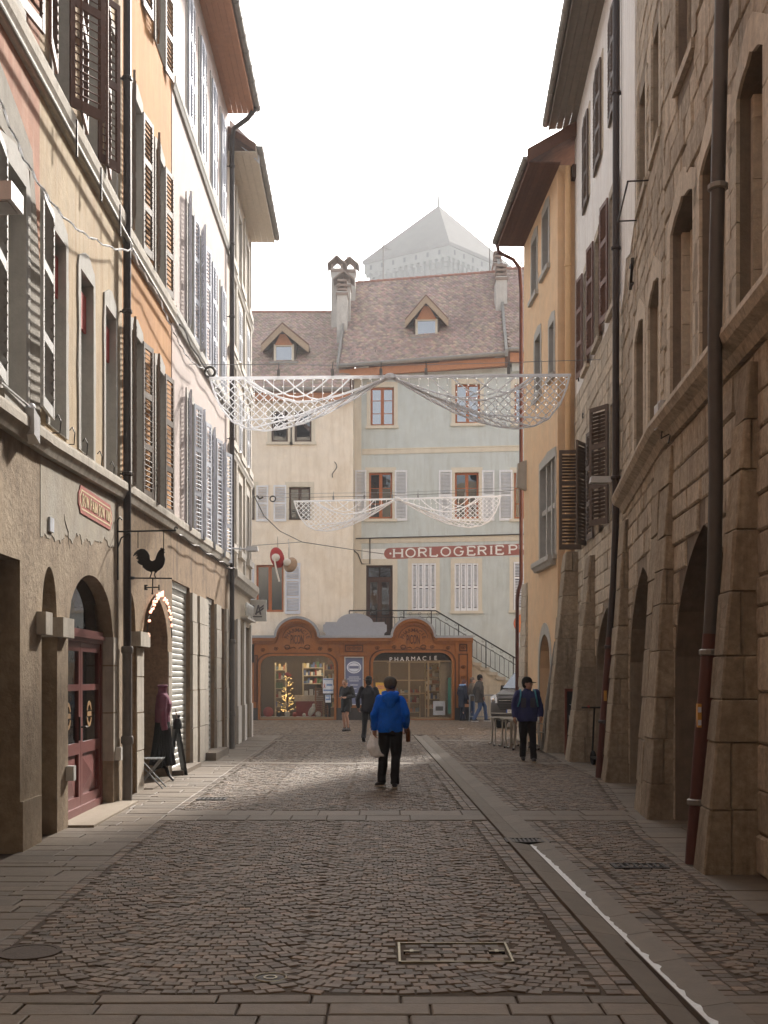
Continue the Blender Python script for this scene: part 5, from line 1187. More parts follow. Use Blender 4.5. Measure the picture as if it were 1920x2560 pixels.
# ================================================================ pharmacy shop front
WOODP = M('carved_oak_shopfront', C(146, 90, 40, 0), .5, .18, 14, .12, 70, spec=.4, streak=.4, scol=C(92, 48, 22, 0)); LEAD = M('lead_flashing', C(150, 152, 158), .55, .1, 6, .1, 40, metal=.2)
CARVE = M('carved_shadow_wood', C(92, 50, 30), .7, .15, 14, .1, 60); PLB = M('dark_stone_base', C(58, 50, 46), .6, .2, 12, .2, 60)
SF = Bld('pharmacy_shopfront', 'carved brown wooden pharmacy shopfront with two arched gables', (-5.62, 46.5), (3.72, 46.5), 'shopfront')
zc = 3.4; cs = [SF.s(743), SF.s(1033)]
def gable(c, r, h, n=16): return [(c-r*math.cos(math.pi*k/n), zc+h*math.sin(math.pi*k/n)) for k in range(n+1)]
def rrect(x0, x1, z0, z1, r, rz=None, n=6):
    rz = rz or r; p = [(x0, z0), (x1, z0)]
    p += [(x1-r+r*math.sin(math.pi/2*(1-k/n)), z1-rz+rz*math.cos(math.pi/2*(1-k/n))) for k in range(n+1)]
    p += [(x0+r-r*math.sin(math.pi/2*k/n), z1-rz+rz*math.cos(math.pi/2*k/n)) for k in range(n+1)]
    return p
W1 = rrect(SF.s(648), SF.s(838), .03, 2.7, .55, .5); W2 = rrect(SF.s(930), SF.s(1133), .03, 2.84, .55, .5)
PO = rect(SF.s(861), SF.s(909), .62, 2.62)
out = [(SF.s(627), -.03), (SF.s(1180), -.03), (SF.s(1180), zc)] + list(reversed(gable(cs[1], .9, .8))) + list(reversed(gable(cs[0], .9, .8))) + [(SF.s(627), zc)]
fb = SF.part('front', MB().prism(out, 0, .16, [W1, W2, PO]), WOODP)
SF.part('flat_roof', MB().box(SF.s(627), SF.s(1180), .16, 1.6, zc-.12, zc-.02), LEAD); SF.part('end_wall', MB().box(SF.s(1180)-.15, SF.s(1180), .16, 1.5, 0, zc-.12), WOODP)
def mould(pts, w_, y0, y1, mat, name, parent=None):     # a raised band following an outline
    mb = MB()
    for a, b_ in zip(pts[:-1], pts[1:]): mb.bar((a[0], (y0+y1)/2, a[1]), (b_[0], (y0+y1)/2, b_[1]), w_, abs(y1-y0), (0, 1, 0))
    return SF.part(name, mb, mat, parent)
top = [(SF.s(625), zc)]+gable(cs[0], .9, .8)+gable(cs[1], .9, .8)+[(SF.s(1182), zc)]
mould([(x, z+.05) for x, z in top], .1, -.26, .1, LEAD, 'lead_capping')
mould([(x, z-.06) for x, z in top], .12, -.22, 0, WOODP, 'cornice_moulding'); mould([(x, z-.17) for x, z in top], .08, -.12, 0, WOODP, 'cornice_moulding')
for W_ in (W1, W2):
    mould([(x, z) for x, z in W_[1:]]+[W_[0]], .09, -.06, .1, WOODP, 'window_moulding'); mould([(x+(.09 if x > (W_[0][0]+W_[1][0])/2 else -.09), z+.06) for x, z in W_[1:]]+[(W_[0][0]-.09, .06)], .05, -.03, 0, CARVE, 'carved_line')
for c in cs:
    mould(gable(c, .72, .62), .07, -.07, 0, WOODP, 'gable_moulding'); mould([(x, z) for x, z in gable(c, .6, .5)], .025, -.02, 0, CARVE, 'carved_line')
    for k, ch in enumerate('PHARMACIE'):
        an = R(162-k*18); text('carved_letter', ch, .22, CARVE, SF.e, (c+.47*math.cos(an), -.012, 3.3+.42*math.sin(an)), (R(90), 0, 0), .008, off=.003).rotation_euler = (R(90), -(an-R(90)), 0)
    o = text('carved_lettering', 'PICON', .3, CARVE, SF.e, (c, -.012, 3.32), (R(90), 0, 0), .01, sx=.72, off=.004); o.scale = (.62, 1.75, 1)
    for sgn in (-1, 1):
        SF.part('scroll', MB().tube([(c+sgn*(.42+.11*math.cos(t*.6)), -.02, 3.02+.09*math.sin(t*.6)) for t in range(11)]+[(c+sgn*.28, -.02, 2.97), (c+sgn*.14, -.02, 3.02), (c+sgn*.06, -.02, 2.96)], .018, 5), CARVE)
for px in (632, 845, 922, 1143, 1172):
    a = SF.s(px); SF.part('console', MB().box(a-.06, a+.06, -.1, 0, 2.78, 3.2), WOODP)
for a, b_, z0, z1 in ((636, 645, .75, 2.7), (1146, 1170, .75, 2.75), (1148, 1168, 2.85, 3.15), (862, 908, 2.82, 3.12)):
    SF.part('carved_panel', MB().prism(rect(SF.s(a), SF.s(b_), z0, z1), -.03, 0, [rect(SF.s(a)+.05, SF.s(b_)-.05, z0+.05, z1-.05)]), CARVE)
for px, z in ((1158, 2.2), (1158, 1.75), (1158, 1.2), (1158, 3.0), (873, 2.96), (897, 2.96), (885, 2.97), (657, 2.9), (690, 2.95), (800, 2.95), (825, 2.9), (943, 2.98), (985, 3.02), (1080, 3.02), (1120, 2.98)):
    a = SF.s(px); SF.part('carved_rosette', MB().tube([(a+.09*math.cos(t*.7)*(1-t*.03), -.02, z+.07*math.sin(t*.7)*(1-t*.03)) for t in range(10)], .014, 5).ell((a, -.01, z), (.03, .025, .03), 8, 6), CARVE)
SF.part('moulding_rail', MB().box(SF.s(845), SF.s(925), -.08, 0, 2.68, 2.76), WOODP)
for a, b_ in ((627, 645), (841, 927), (1137, 1180)): SF.part('stone_base', MB().box(SF.s(a), SF.s(b_), -.05, .1, -.03, .5), PLB)
# blue poster between the windows
BLUEP = M('slate_blue_poster', C(104, 112, 150), .4, .05, 4); WHP = M('white_print', C(214, 220, 234), .5, .04)
pf = SF.part('poster_frame', MB().prism(rect(SF.s(861), SF.s(909), .62, 2.62), -.03, .08, [rect(SF.s(861)+.04, SF.s(909)-.04, .66, 2.58)]), M('alu_frame', C(200, 202, 204), .3, .04, metal=.6))
SF.part('poster', MB().box(SF.s(861)+.04, SF.s(909)-.04, .03, .05, .66, 2.58), BLUEP, pf)
xm = (SF.s(861)+SF.s(909))/2
SF.part('poster_medallion', MB().prism([(xm+.3*math.cos(R(k*15)), 2.18+.25*math.sin(R(k*15))) for k in range(24)], .02, .03), WHP, pf)
SF.part('poster_medallion_ring', MB().prism([(xm+.25*math.cos(R(k*15)), 2.18+.2*math.sin(R(k*15))) for k in range(24)], .015, .02, [[(xm+.23*math.cos(R(k*15)), 2.18+.18*math.sin(R(k*15))) for k in range(24)]]), BLUEP, pf)
SF.part('poster_medallion_band', MB().box(xm-.2, xm+.2, .012, .02, 2.13, 2.24), BLUEP, pf)
for k, (z, w_) in enumerate(((1.78, .22), (1.7, .28), (1.62, .2), (1.45, .16), (1.3, .1), (1.1, .12), (.95, .08))): SF.part('poster_line', MB().box(xm-w_, xm+w_, .022, .03, z-.012, z+.012), WHP, pf)
# glazing
ALU = M('bronze_aluminium', C(150, 128, 96), .4, .06, metal=.5)
g1 = SF.part('window', MB().box(W1[0][0], W1[1][0], .08, .13, .03, .12).box(W1[0][0], W1[0][0]+.04, .08, .13, .12, 2.2).box(W1[1][0]-.04, W1[1][0], .08, .13, .12, 2.2), ALU)
SF.part('pane', MB().prism(W1, .1, .105), SHOPGLASS, g1)
g2 = SF.part('shop_door', MB().box(W2[0][0], W2[1][0], .08, .13, .03, .1), ALU); SF.part('transom_bar', MB().box(W2[0][0], W2[1][0], .08, .13, 2.42, 2.46), ALU, g2)
for px in (974, 1023, 1071, 1130): SF.part('door_stile', MB().box(SF.s(px)-.04, SF.s(px)+.04, .07, .14, .1, 2.42), ALU, g2)
SF.part('pane', MB().prism(W2, .1, .105), SHOPGLASS, g2)
SF.part('door_rail', MB().box(SF.s(978), SF.s(1067), .06, .1, 1.08, 1.13), ALU, g2); SF.part('door_rail', MB().box(SF.s(978), SF.s(1067), .06, .1, 1.62, 1.67), ALU, g2)
SF.part('transom_panel', MB().prism(rrect(W2[0][0]+.02, W2[1][0]-.02, 2.47, 2.83, .45, .3), .11, .13), M('dark_transom', C(60, 48, 40), .5), g2)
x0, x1 = SF.s(970), SF.s(1096)
for k, ch in enumerate('PHARMACIE'): text('sign_letter', ch, .25, SGW, SF.e, (x0+(x1-x0)*(k+.5)/9, -.03, 2.5+.06*k/8), (R(90), 0, 0), .012)
SF.part('letter_rail', MB().box(x0-.05, x1+.05, .02, .05, 2.37, 2.4), ALU)
for px0, px1, z0, z1, m_ in ((807, 833, 1.1, 1.73, M('notice_white', C(206, 214, 226), .5)), (813, 827, .72, 1.04, M('notice_white', C(206, 214, 226), .5)), (939, 965, .98, 1.55, M('yellow_notice', C(232, 178, 44), .5)), (1083, 1113, .2, .78, M('grey_notice', C(168, 172, 180), .5)), (1120, 1130, .25, 1.75, M('green_notice', C(48, 120, 104), .5))):
    o = SF.part('notice', MB().box(SF.s(px0), SF.s(px1), .085, .095, z0, z1), m_)
    if m_.name == 'notice_white':
        SF.part('notice_print', MB().box(SF.s(px0)+.02, SF.s(px1)-.02, .08, .085, z1-.07, z1-.02).box(SF.s(px0)+.02, SF.s(px1)-.02, .08, .085, z0+.1, z0+.16).box(SF.s(px0)+.15, SF.s(px1)-.05, .08, .085, (z0+z1)/2, (z0+z1)/2+.08), M('blue_print', C(90, 130, 190), .5), o)
        if px0 == 807: SF.part('notice_print', MB().tube([(SF.s(px0)+.06+q[0], .078, 1.42+q[1]) for q in ((.04, -.1), (-.02, .04), (.0, .1), (.03, .04), (-.03, -.1))], .012, 5), M('red_print', C(196, 52, 44), .5), o)
    if px0 == 1083: SF.part('notice_print', MB().box(SF.s(1089), SF.s(1108), .08, .085, .38, .56), M('dark_print', C(80, 76, 74), .6), o)
    if px0 == 939: SF.part('notice_print', MB().box(SF.s(943), SF.s(961), .08, .085, 1.3, 1.34).box(SF.s(943), SF.s(961), .08, .085, 1.38, 1.42), M('pink_print', C(214, 110, 120), .6), o)
# blank grey board on the roof of the shop front
bx0, bx1 = SF.s(808), SF.s(967); bz = 3.46; bc = (bx0+bx1)/2
bo = [(bx0+.12, bz), (bx1-.12, bz), (bx1-.1, bz+.14), (bx1, bz+.22), (bx1, bz+.48), (bx1-.08, bz+.52), (bx1-.1, bz+.6), (bx1-.55, bz+.6)]+[(bc+.78*math.cos(R(10+k*16)), bz+.5+.47*math.sin(R(10+k*16))) for k in range(11)]+[(bx0+.55, bz+.6), (bx0+.1, bz+.6), (bx0+.08, bz+.52), (bx0, bz+.48), (bx0, bz+.22), (bx0+.1, bz+.14)]
e = empty('blank_signboard', SF.W(0, -.02), 0, 'blank grey shaped signboard standing on the pharmacy roof', 'signboard')
obj('board', MB().prism(bo, -.03, .03), M('grey_board_back', C(150, 154, 166), .5, .06, 8), e); obj('prop', MB().box(bc-.4, bc-.35, .03, .5, 3.38, 3.44).box(bc+.35, bc+.4, .03, .5, 3.38, 3.44).box(bc-.4, bc-.35, .03, .06, 3.4, 3.9).box(bc+.35, bc+.4, .03, .06, 3.4, 3.9), IRON, e)
# ---- shop interior
CRE = M('shop_cream_wall', C(112, 94, 74), .8, .06); SHF = M('shelf_board', C(206, 186, 150), .6, .06)
IN = empty('shop_interior', (0, 0, 0), 0, 'warm lit pharmacy sales room behind the windows', 'room')
obj('wall', MB().box(-5.7, 3.5, 50.1, 50.2, 0, 3.05).box(-5.8, -5.7, 46.8, 50.1, 0, 3.05).box(3.5, 3.6, 48.3, 50.1, 0, 3.05), CRE, IN); obj('floor', MB().box(-5.7, 3.5, 46.62, 50.1, -.02, .02), M('shop_floor', C(120, 96, 74), .4, .1), IN); obj('ceiling', MB().box(-5.7, 3.5, 46.7, 50.1, 3.0, 3.04), CRE, IN)
LAMPM = M('lamp_glow', C(255, 226, 178), .5, 0, bump=0, emit=6)
for k, (x, y) in enumerate(((-4.4, 48.4), (-2.6, 48.4), (.2, 48.4), (2.2, 48.4))):
    e = empty('ceiling_lamp', (x, y, 2.95), 0, ('warm ceiling lamp in the %s part of the pharmacy' % ('far left', 'left window', 'door', 'right shelf')[k]), 'lamp', 'pharmacy ceiling lamps')
    obj('lamp_panel', MB().box(-.35, .35, -.35, .35, 0, .04), LAMPM, e)
    ld = bpy.data.lights.new('shop_lamp_light', 'AREA'); ld.energy = 2.8; ld.size = .6; ld.color = (1, .8, .55); lo = bpy.data.objects.new('shop_lamp_light', ld); COL.objects.link(lo); lo.parent = e; lo.location = (0, 0, -.03)
PCOL = [M('product_%d' % k, c, .5, .05, bump=0) for k, c in enumerate((C(226, 220, 204), C(206, 196, 176), C(196, 120, 70), C(110, 140, 150), C(170, 60, 52), C(90, 120, 80), C(220, 190, 120), C(90, 110, 160)))]
def shelf(label, x0, x1, y, zs, dep=.35, ztop=2.4, mats=PCOL):
    e = empty('shop_shelf', ((x0+x1)/2, y, 0), 0, label, 'shelf', 'pharmacy shelves'); w_ = (x1-x0)/2
    obj('side', MB().box(-w_, -w_+.04, 0, dep, 0, ztop), SHF, e); obj('side', MB().box(w_-.04, w_, 0, dep, 0, ztop), SHF, e)
    for z in zs:
        obj('board', MB().box(-w_+.04, w_-.04, 0, dep, z-.03, z), SHF, e)
        x = -w_+.06
        mbs = {}
        while x < w_-.1:
            q = rnd.uniform(.05, .13); m_ = rnd.choice(mats); mbs.setdefault(m_.name, (m_, MB()))[1].box(x, x+q*.92, .03, .2, z+.001, z+rnd.uniform(.1, .26)); x += q
        for m_, mb in mbs.values(): tag(obj('products', mb, m_, e), kind='stuff')
shelf('cream product shelf seen through the right pharmacy pane', 1.75, 3.0, 47.75, (.45, .85, 1.2, 1.5, 1.8, 2.1), mats=PCOL[:2]+PCOL[:2]+[PCOL[2], PCOL[7]])
shelf('dim product shelf behind the pharmacy door', .2, 1.55, 47.6, (.3, .7, 1.05), ztop=1.4, mats=[PCOL[2], PCOL[4], PCOL[1], PCOL[3]])
shelf('product shelf at the left inside the pharmacy', -4.75, -4.25, 48.6, (.5, .9, 1.3, 1.7, 2.1)); shelf('tall product shelf right of the crib window display', -2.6, -2.05, 48.2, (.5, .9, 1.3, 1.7, 2.1)); shelf('middle product shelf behind the red counter', -3.6, -2.65, 49.4, (1.5, 1.85, 2.2))
e = empty('shop_counter', (-3.2, 47.6, 0), 0, 'red shop counter with pale top behind the left window', 'counter'); obj('front', MB().box(-.55, .55, 0, .5, 0, .75), M('counter_red', C(160, 40, 36), .5), e); obj('top', MB().box(-.6, .6, -.1, .6, .75, 1.0), M('counter_top', C(196, 180, 160), .5), e)
for k in range(3): obj('till', MB().box(-.2+k*.22, -.05+k*.22, .1, .25, 1.0, 1.2+.06*(k % 2)), WSIGN, e)
e = empty('display_shelf', (-3.45, 46.85, 0), 0, 'white display ledge with small toys in the left pharmacy window', 'display'); obj('ledge', MB().box(-1.6, .9, -.1, .3, .05, .12), WSIGN, e)
for x, q, m_ in ((-1.4, .22, RED), (-.95, .1, DARK), (-.6, .12, WSIGN), (-.3, .1, RED), (.1, .08, WSIGN), (.7, .12, WSIGN)): obj('toy', MB().ell((x, .08, .12+q*.9), (q, .12, q), 10, 7), m_, e)
obj('toy_bird', MB().ell((.42, .1, .36), (.12, .1, .24), 10, 8, Matrix.Rotation(.5, 3, 'Y')).ell((.5, .08, .6), (.07, .07, .07), 8, 6), WSIGN, e)
e = empty('wooden_sledge', (-2.62, 46.95, .1), 0, 'wooden slatted sledge leaning inside the left pharmacy window', 'sledge')
for sx in (-.26, .26): obj('runner', MB().bar((sx, 0, 0), (sx, .3, 1.3), .05), WOODP, e)
for k in range(15): obj('slat', MB().box(-.3, .3, .02+k*.02-.02, .02+k*.02, .12+k*.075, .16+k*.075), M('pine_slat', C(170, 124, 84), .6), e)
# lit Christmas branch tree in the window
e = empty('christmas_tree', (-4.05, 46.95, .12), 0, 'twiggy Christmas tree with yellow lights in the left pharmacy window', 'tree')
tr_ = MB().tube([(0, 0, 0), (.03, 0, .6), (-.02, .02, 1.2), (.02, 0, 1.75)], [.03, .025, .02, .01], 6); r3 = random.Random(12); lights = MB(); tw = MB()
for k in range(46):
    z = .15+1.55*r3.random(); l = (.55-.3*z/1.75)*r3.uniform(.4, 1); a_ = r3.uniform(0, 6.28); p = Vector((math.cos(a_)*l, abs(math.sin(a_))*l*.4, z+r3.uniform(-.05, .2))); tw.tube([(0, .01, z-.05), p*.5+Vector((0, 0, z*.5+.02)), p], [.008, .006, .004], 4)
    for q in range(4): t = r3.uniform(.3, 1); lights.ell(Vector((0, 0, z)).lerp(p, t)+Vector((0, -.02, r3.uniform(-.03, .03))), (.01, .01, .01), 5, 4)
obj('trunk', tr_, WDARK, e); obj('branches', tw, WOODP, e); tag(obj('fairy_lights', lights, M('fairy_light', C(255, 200, 100), .5, 0, bump=0, emit=2.2), e), kind='stuff'); obj('red_bow', MB().ell((0, -.03, 1.78), (.1, .06, .09), 8, 6).ell((.1, -.03, 1.74), (.08, .05, .06), 8, 6), RED, e)
# ---- terrace stairs and railing
STAIR = M('stair_stone', C(190, 176, 154), .9, .14, 6, .4, 40, streak=.4, scol=C(130, 112, 92))
sx0 = (1100-CX)/F*47; e = empty('stone_stairs', (sx0, 46.75, 0), 0, 'stone stairs climbing to the terrace behind the pharmacy', 'stairs')
n = 17; run, rise = .335, 3.38/17
for k in range(n):
    z = 3.38-(k+1)*rise; obj('step', MB().box(k*run, (k+1)*run+.05, 0, 1.25, z-.12, z), STAIR, e)
obj('stair_wall', MB().prism([(0, 0), (n*run, 0), (n*run, .02), (0, 3.2)], .1, 1.2), M('stair_plaster', C(186, 172, 148), .92, .14, 4, .4, 30, streak=.6, scol=C(140, 122, 100)), e)
obj('landing', MB().box(-4.2, 0, .0, 1.3, 3.2, 3.38), STAIR, e)
e2 = empty('stair_railing', (sx0, 46.7, 0), 0, 'black wrought iron railing along the terrace and stairs', 'railing'); BIR = M('black_wrought_iron', C(38, 35, 34), .5, .1, metal=.3)
zr = lambda x: 4.55 if x < -.2 else 4.55-(x+.2)*rise/run
xs0 = -3.8; xe = 5.4
for off_, r_ in ((0, .028), (-.28, .014), (-1.0, .014)): obj('rail', MB().tube([(xs0, 0, zr(xs0)+off_), (-.2, 0, zr(-.2)+off_), (xe, 0, zr(xe)+off_)], r_, 6), BIR, e2)
x = xs0; k = 0
while x < xe:
    z = zr(x); post = k % 6 == 0
    obj('post' if post else 'baluster', MB().tube([(x, 0, z-(1.15 if post else 1.0)), (x, 0, z-(0 if post else .32))], .022 if post else .011, 6), BIR, e2)
    if not post:
        zz_ = z-.33
        obj('arch_bar', MB().tube([(x, 0, zz_), (x+.05, 0, zz_+.08+(zr(x+.05)-z)), (x+.12, 0, zr(x+.12)-.24), (x+.18, 0, zr(x+.18)-.33)], .009, 5), BIR, e2) if k % 2 else None
        c_ = (x+.08, z-.14); obj('scroll', MB().tube([(c_[0]+(.08-.006*t)*math.cos(t*.8), 0, c_[1]+(.08-.006*t)*math.sin(t*.8)-.58*(c_[0]-x)*0) for t in range(10)], .007, 4), BIR, e2) if k % 2 else None
    x += .19; k += 1
GALV = M('galvanised_steel', C(134, 138, 142), .4, .08, metal=.6)
e = empty('crowd_barrier', (3.95, 45.2, 0), 0, 'galvanised barrier rail beside the parked van', 'barrier')
for z in (.18, 1.05): obj('rail', MB().tube([(-.5, 0, z), (1.6, 0, z)], .022, 8), GALV, e)
for k in range(15): obj('bar', MB().tube([(-.45+k*.145, 0, .18), (-.45+k*.145, 0, 1.05)], .008, 5), GALV, e)
for x in (-.5, 1.6): obj('foot', MB().tube([(x, 0, 1.05), (x, 0, .02)], .022, 8).box(x-.03, x+.03, -.25, .25, 0, .02), GALV, e)
# ================================================================ Christmas garlands across the street
GW = M('white_garland', C(246, 247, 250), .6, .04, bump=0); LED = M('garland_led', C(255, 250, 240), .4, 0, bump=0, emit=.5)
gt = GW.node_tree; tl = gt.nodes.new('ShaderNodeBsdfTranslucent'); tl.inputs['Color'].default_value = (.92, .93, .95, 1); mxs = gt.nodes.new('ShaderNodeMixShader'); mxs.inputs[0].default_value = .55
gt.links.new(gt.nodes['Principled BSDF'].outputs[0], mxs.inputs[1]); gt.links.new(tl.outputs[0], mxs.inputs[2]); gt.links.new(mxs.outputs[0], gt.nodes['Material Output'].inputs[0])
def interp(tab, x):
    for (x0, z0), (x1, z1) in zip(tab[:-1], tab[1:]):
        if x0 <= x <= x1: return z0+(z1-z0)*(x-x0)/(x1-x0)
    return 0
def garland(label, Y, tilt, c, kw, seed):
    e = empty('light_garland', (c[0], Y, c[1]), 0, label, 'decoration', 'Christmas light garlands over the street'); rr = random.Random(seed)
    e.rotation_euler = (0, tilt, 0)
    H = 3.5*kw
    obj('rod', MB().tube([(-H-.02, 0, 0), (H+.02, 0, 0)], .032, 8), GW, e)
    low = [(0, 0), (.1, -.09), (.22, -.26), (.36, -.5), (.52, -.76), (.68, -.95), (.8, -1.02), (.9, -.95), (.96, -.72), (.985, -.4), (1.0, 0)]
    low = [(0, 0), (.08, -.16), (.2, -.42), (.34, -.68), (.48, -.88), (.6, -.99), (.7, -1.03), (.8, -.98), (.88, -.84), (.945, -.55), (.98, -.25), (1, 0)]
    upt = [(0, 0), (.12, -.16), (.28, -.35), (.42, -.46), (.52, -.47), (.62, -.38), (.72, -.2), (.8, 0), (1, 0)]
    for sd in (-1, 1):
        P = lambda u, z, y=0: (sd*u*H, y, z)
        obj('swag_edge', MB().tube([P(u, z) for u, z in low], .02, 6), GW, e)
        obj('swag_edge', MB().tube([P(u, z-.0) for u, z in upt[:8]], .022, 6), GW, e)
        net = MB()
        for u1 in (.3, .42, .54, .66, .78, .88):         # folds fanning out of the middle
            z1 = interp(low, u1); zm = interp(low, u1*.5)*.78
            net.tube([P(0, 0), P(u1*.28, interp(upt, u1*.28)*.6+interp(low, u1*.28)*.4, .04), P(u1*.6, interp(low, u1*.6)*.8, .05), P(u1, z1)], .018, 5)
        for k, u1 in enumerate((.22, .34, .46)):         # loops under the rod
            net.tube([P(u1+(.36)*t/8, -.42*math.sin(math.pi*t/8)*(1-.12*k), .03) for t in range(9)], .015, 5)
        for dirn in (1, -1):
            for k in range(-14, 34):
                seg = []
                for t in range(60):
                    u = .3+.012*t; z = -1.1+(u*H-.3*H)*dirn*.95+k*.155 if dirn > 0 else -(u*H-.3*H)*.95+k*.155-.6
                    inside = interp(low, u)-.005 < z < min(-.01, interp(upt, u)+.005) and u <= 1
                    if inside: seg.append(P(u, z, .008*dirn))
                    else:
                        if len(seg) > 1: net.tube([seg[0], seg[len(seg)//2], seg[-1]], .0095, 4)
                        seg = []
                if len(seg) > 1: net.tube([seg[0], seg[-1]], .0095, 4)
        tag(obj('swag_net', net, GW, e), kind='stuff')
        for k in range(18):
            u = .05+.92*k/17; l = max(.15, -interp(low, u)-.05)*rr.uniform(.8, 1); x, _, _ = P(u, 0)
            s_ = obj('light_string', MB().tube([(x, -.05, 0), (x+rr.uniform(-.02, .02), -.05, -l)], .005, 4), GW, e); bl = MB(); z = -.06
            while z > -l: bl.ell((x+rr.uniform(-.03, .03), -.06, z), (.012, .01, .01), 5, 4); z -= .13
            tag(obj('bulbs', bl, LED, s_), kind='stuff')
    for u in (-.62, -.32, -.05, .2, .66): obj('hook', MB().box(u*H-.03, u*H+.03, -.01, .01, .02, .16).tube([(u*H, 0, .16), (u*H+.01, 0, .3)], .01, 5), GALV, e)
    obj('knot', MB().ell((0, -.02, 0), (.12, .06, .07), 8, 6), GW, e)
    obj('support_wire', MB().tube([(-4.0+0*c[0], 0, .28), (-2, 0, .25), (0, 0, .22), (2, 0, .25), (4.1, 0, .3)], .006, 4), GALV, e)
    return e
a = U(530, 946, 21.8); b_ = U(1428, 938, 21.8)
garland('large white Christmas net garland hanging nearest over the street', 21.8, -math.atan2(b_.z-a.z, b_.x-a.x), ((a.x+b_.x)/2-.03, (a.z+b_.z)/2), 1.0, 3)
a = U(735, 1254, 38); b_ = U(1252, 1241, 38)
garland('second white Christmas net garland, farther off before the facades', 38, -math.atan2(b_.z-a.z, b_.x-a.x), ((a.x+b_.x)/2, (a.z+b_.z)/2), 1.0, 4)
# twisted light strings on the left walls
def lstring(label, pts, r=.02, bulb=True, mat=GW):
    P = [Vector(p) for p in pts]; path = []
    for i in range(len(P)-1):
        for k in range(10): t = k/10; q = P[i].lerp(P[i+1], t); q.z -= .25*t*(1-t)*(P[i+1]-P[i]).length*.35; path.append(q)
    path.append(P[-1]); tw = [q+Vector((math.sin(i*1.7)*.012, 0, math.cos(i*1.7)*.012)) for i, q in enumerate(path)]
    e = empty('light_string', P[0], 0, label, 'light string', 'strings along the left walls'); obj('cord', MB().tube([q-P[0] for q in tw], r*.6, 5), mat, e); obj('cord', MB().tube([q-P[0]+Vector((math.cos(i*1.7)*.014, 0, math.sin(i*1.7)*.014)) for i, q in enumerate(path)], r*.4, 5), IRON, e)
def onw(b, px, py, i): s_, z_ = b.sz(px, py, i); return b.W(s_, i, z_)
lstring('pale twisted light string sagging across the rust and tan walls', [onw(A0, -40, 150, -.14), onw(A0, 60, 395, -.14), onw(A, 150, 532, -.16), onw(A, 240, 600, -.18), onw(A, 328, 624, -.2)])
lstring('twisted light string running from the downpipe along orange and pink walls', [onw(A, 330, 626, -.2), onw(B, 395, 735, -.18), onw(B, 430, 820, -.18), onw(Cc, 470, 893, -.18), onw(Cc, 520, 925, -.25)])
e = empty('cable_coil', U(525, 930, 21.9), 0, 'black coil of cable hung at the end of the near garland', 'cable'); obj('ring', MB().tube([(.1*math.cos(R(k*24)), 0, .1*math.sin(R(k*24))) for k in range(16)], .025, 6), IRON, e)
e = empty('cable_coil', U(682, 1247, 34.5), 0, 'small black coil of cable hung before the cream house shutters', 'cable'); obj('ring', MB().tube([(.085*math.cos(R(k*24)), 0, .085*math.sin(R(k*24))) for k in range(16)], .02, 6), IRON, e); obj('plug', MB().tube([(-.5, 0, .1), (-.4, 0, 0), (-.3, 0, .06)], .03, 6), IRON, e)
def wire(label, pts, r=.01): 
    e = obj('overhead_wire', MB().tube(pts, r, 5), IRON); tag(e, label, 'wire', 'overhead wires'); return e
wire('thin dark wire sagging from the cream corner house to the grey green house', [U(600, 1060, 31), U(628, 1225, 33.5), U(660, 1290, 35), U(700, 1328, 37), U(755, 1355, 40), U(820, 1365, 43), U(880, 1374, 46.6), U(960, 1385, 47.9)], .014)
wire('thin wire holding the hanging Christmas hats', [U(628, 1364, 33.4), U(690, 1360, 38), U(755, 1355, 40)], .01)
wire('wire above the second garland', [U(628, 1240, 33.5), U(730, 1244, 37.6), U(960, 1240, 38), U(1260, 1228, 38), U(1310, 1222, 33)], .008)
# hanging red and white hats
e = empty('hanging_christmas_hats', U(700, 1400, 39.5), 0, 'red and white stuffed Christmas hats hanging on a wire', 'decoration'); FUR = M('white_fur', C(214, 208, 200), .95, .1, 40, .8, 200); BRF = M('tan_fur', C(170, 140, 112), .95, .1, 40, .8, 200)
e.scale = (.82, .82, .82); obj('red_hat', MB().ell((-.12, 0, .1), (.3, .24, .46), 14, 10, Matrix.Rotation(-.25, 3, 'Y')), M('red_fur', C(176, 44, 46), .95, .12, 40, .8, 200), e); obj('white_cuff', MB().ell((-.16, -.24, .08), (.18, .1, .17), 12, 8), FUR, e); obj('tan_hat', MB().ell((.45, .05, -.2), (.28, .22, .34), 12, 8, Matrix.Rotation(.5, 3, 'Y')), BRF, e); obj('white_cuff', MB().ell((.32, -.14, -.1), (.17, .12, .16), 12, 8), FUR, e)
obj('tinsel', MB().tube([(-.22, -.3, .05), (-.16, -.3, -.3), (-.08, -.3, -.65), (.0, -.3, -.95)], .035, 6).tube([(.35, 0, .85), (.4, 0, .5), (.42, 0, .1)], .03, 6), FUR, e); obj('cord', MB().tube([(-.1, 0, .5), (-.1, 0, 1.0)], .008, 4).tube([(.38, 0, .1), (.36, 0, .9)], .008, 4), IRON, e)
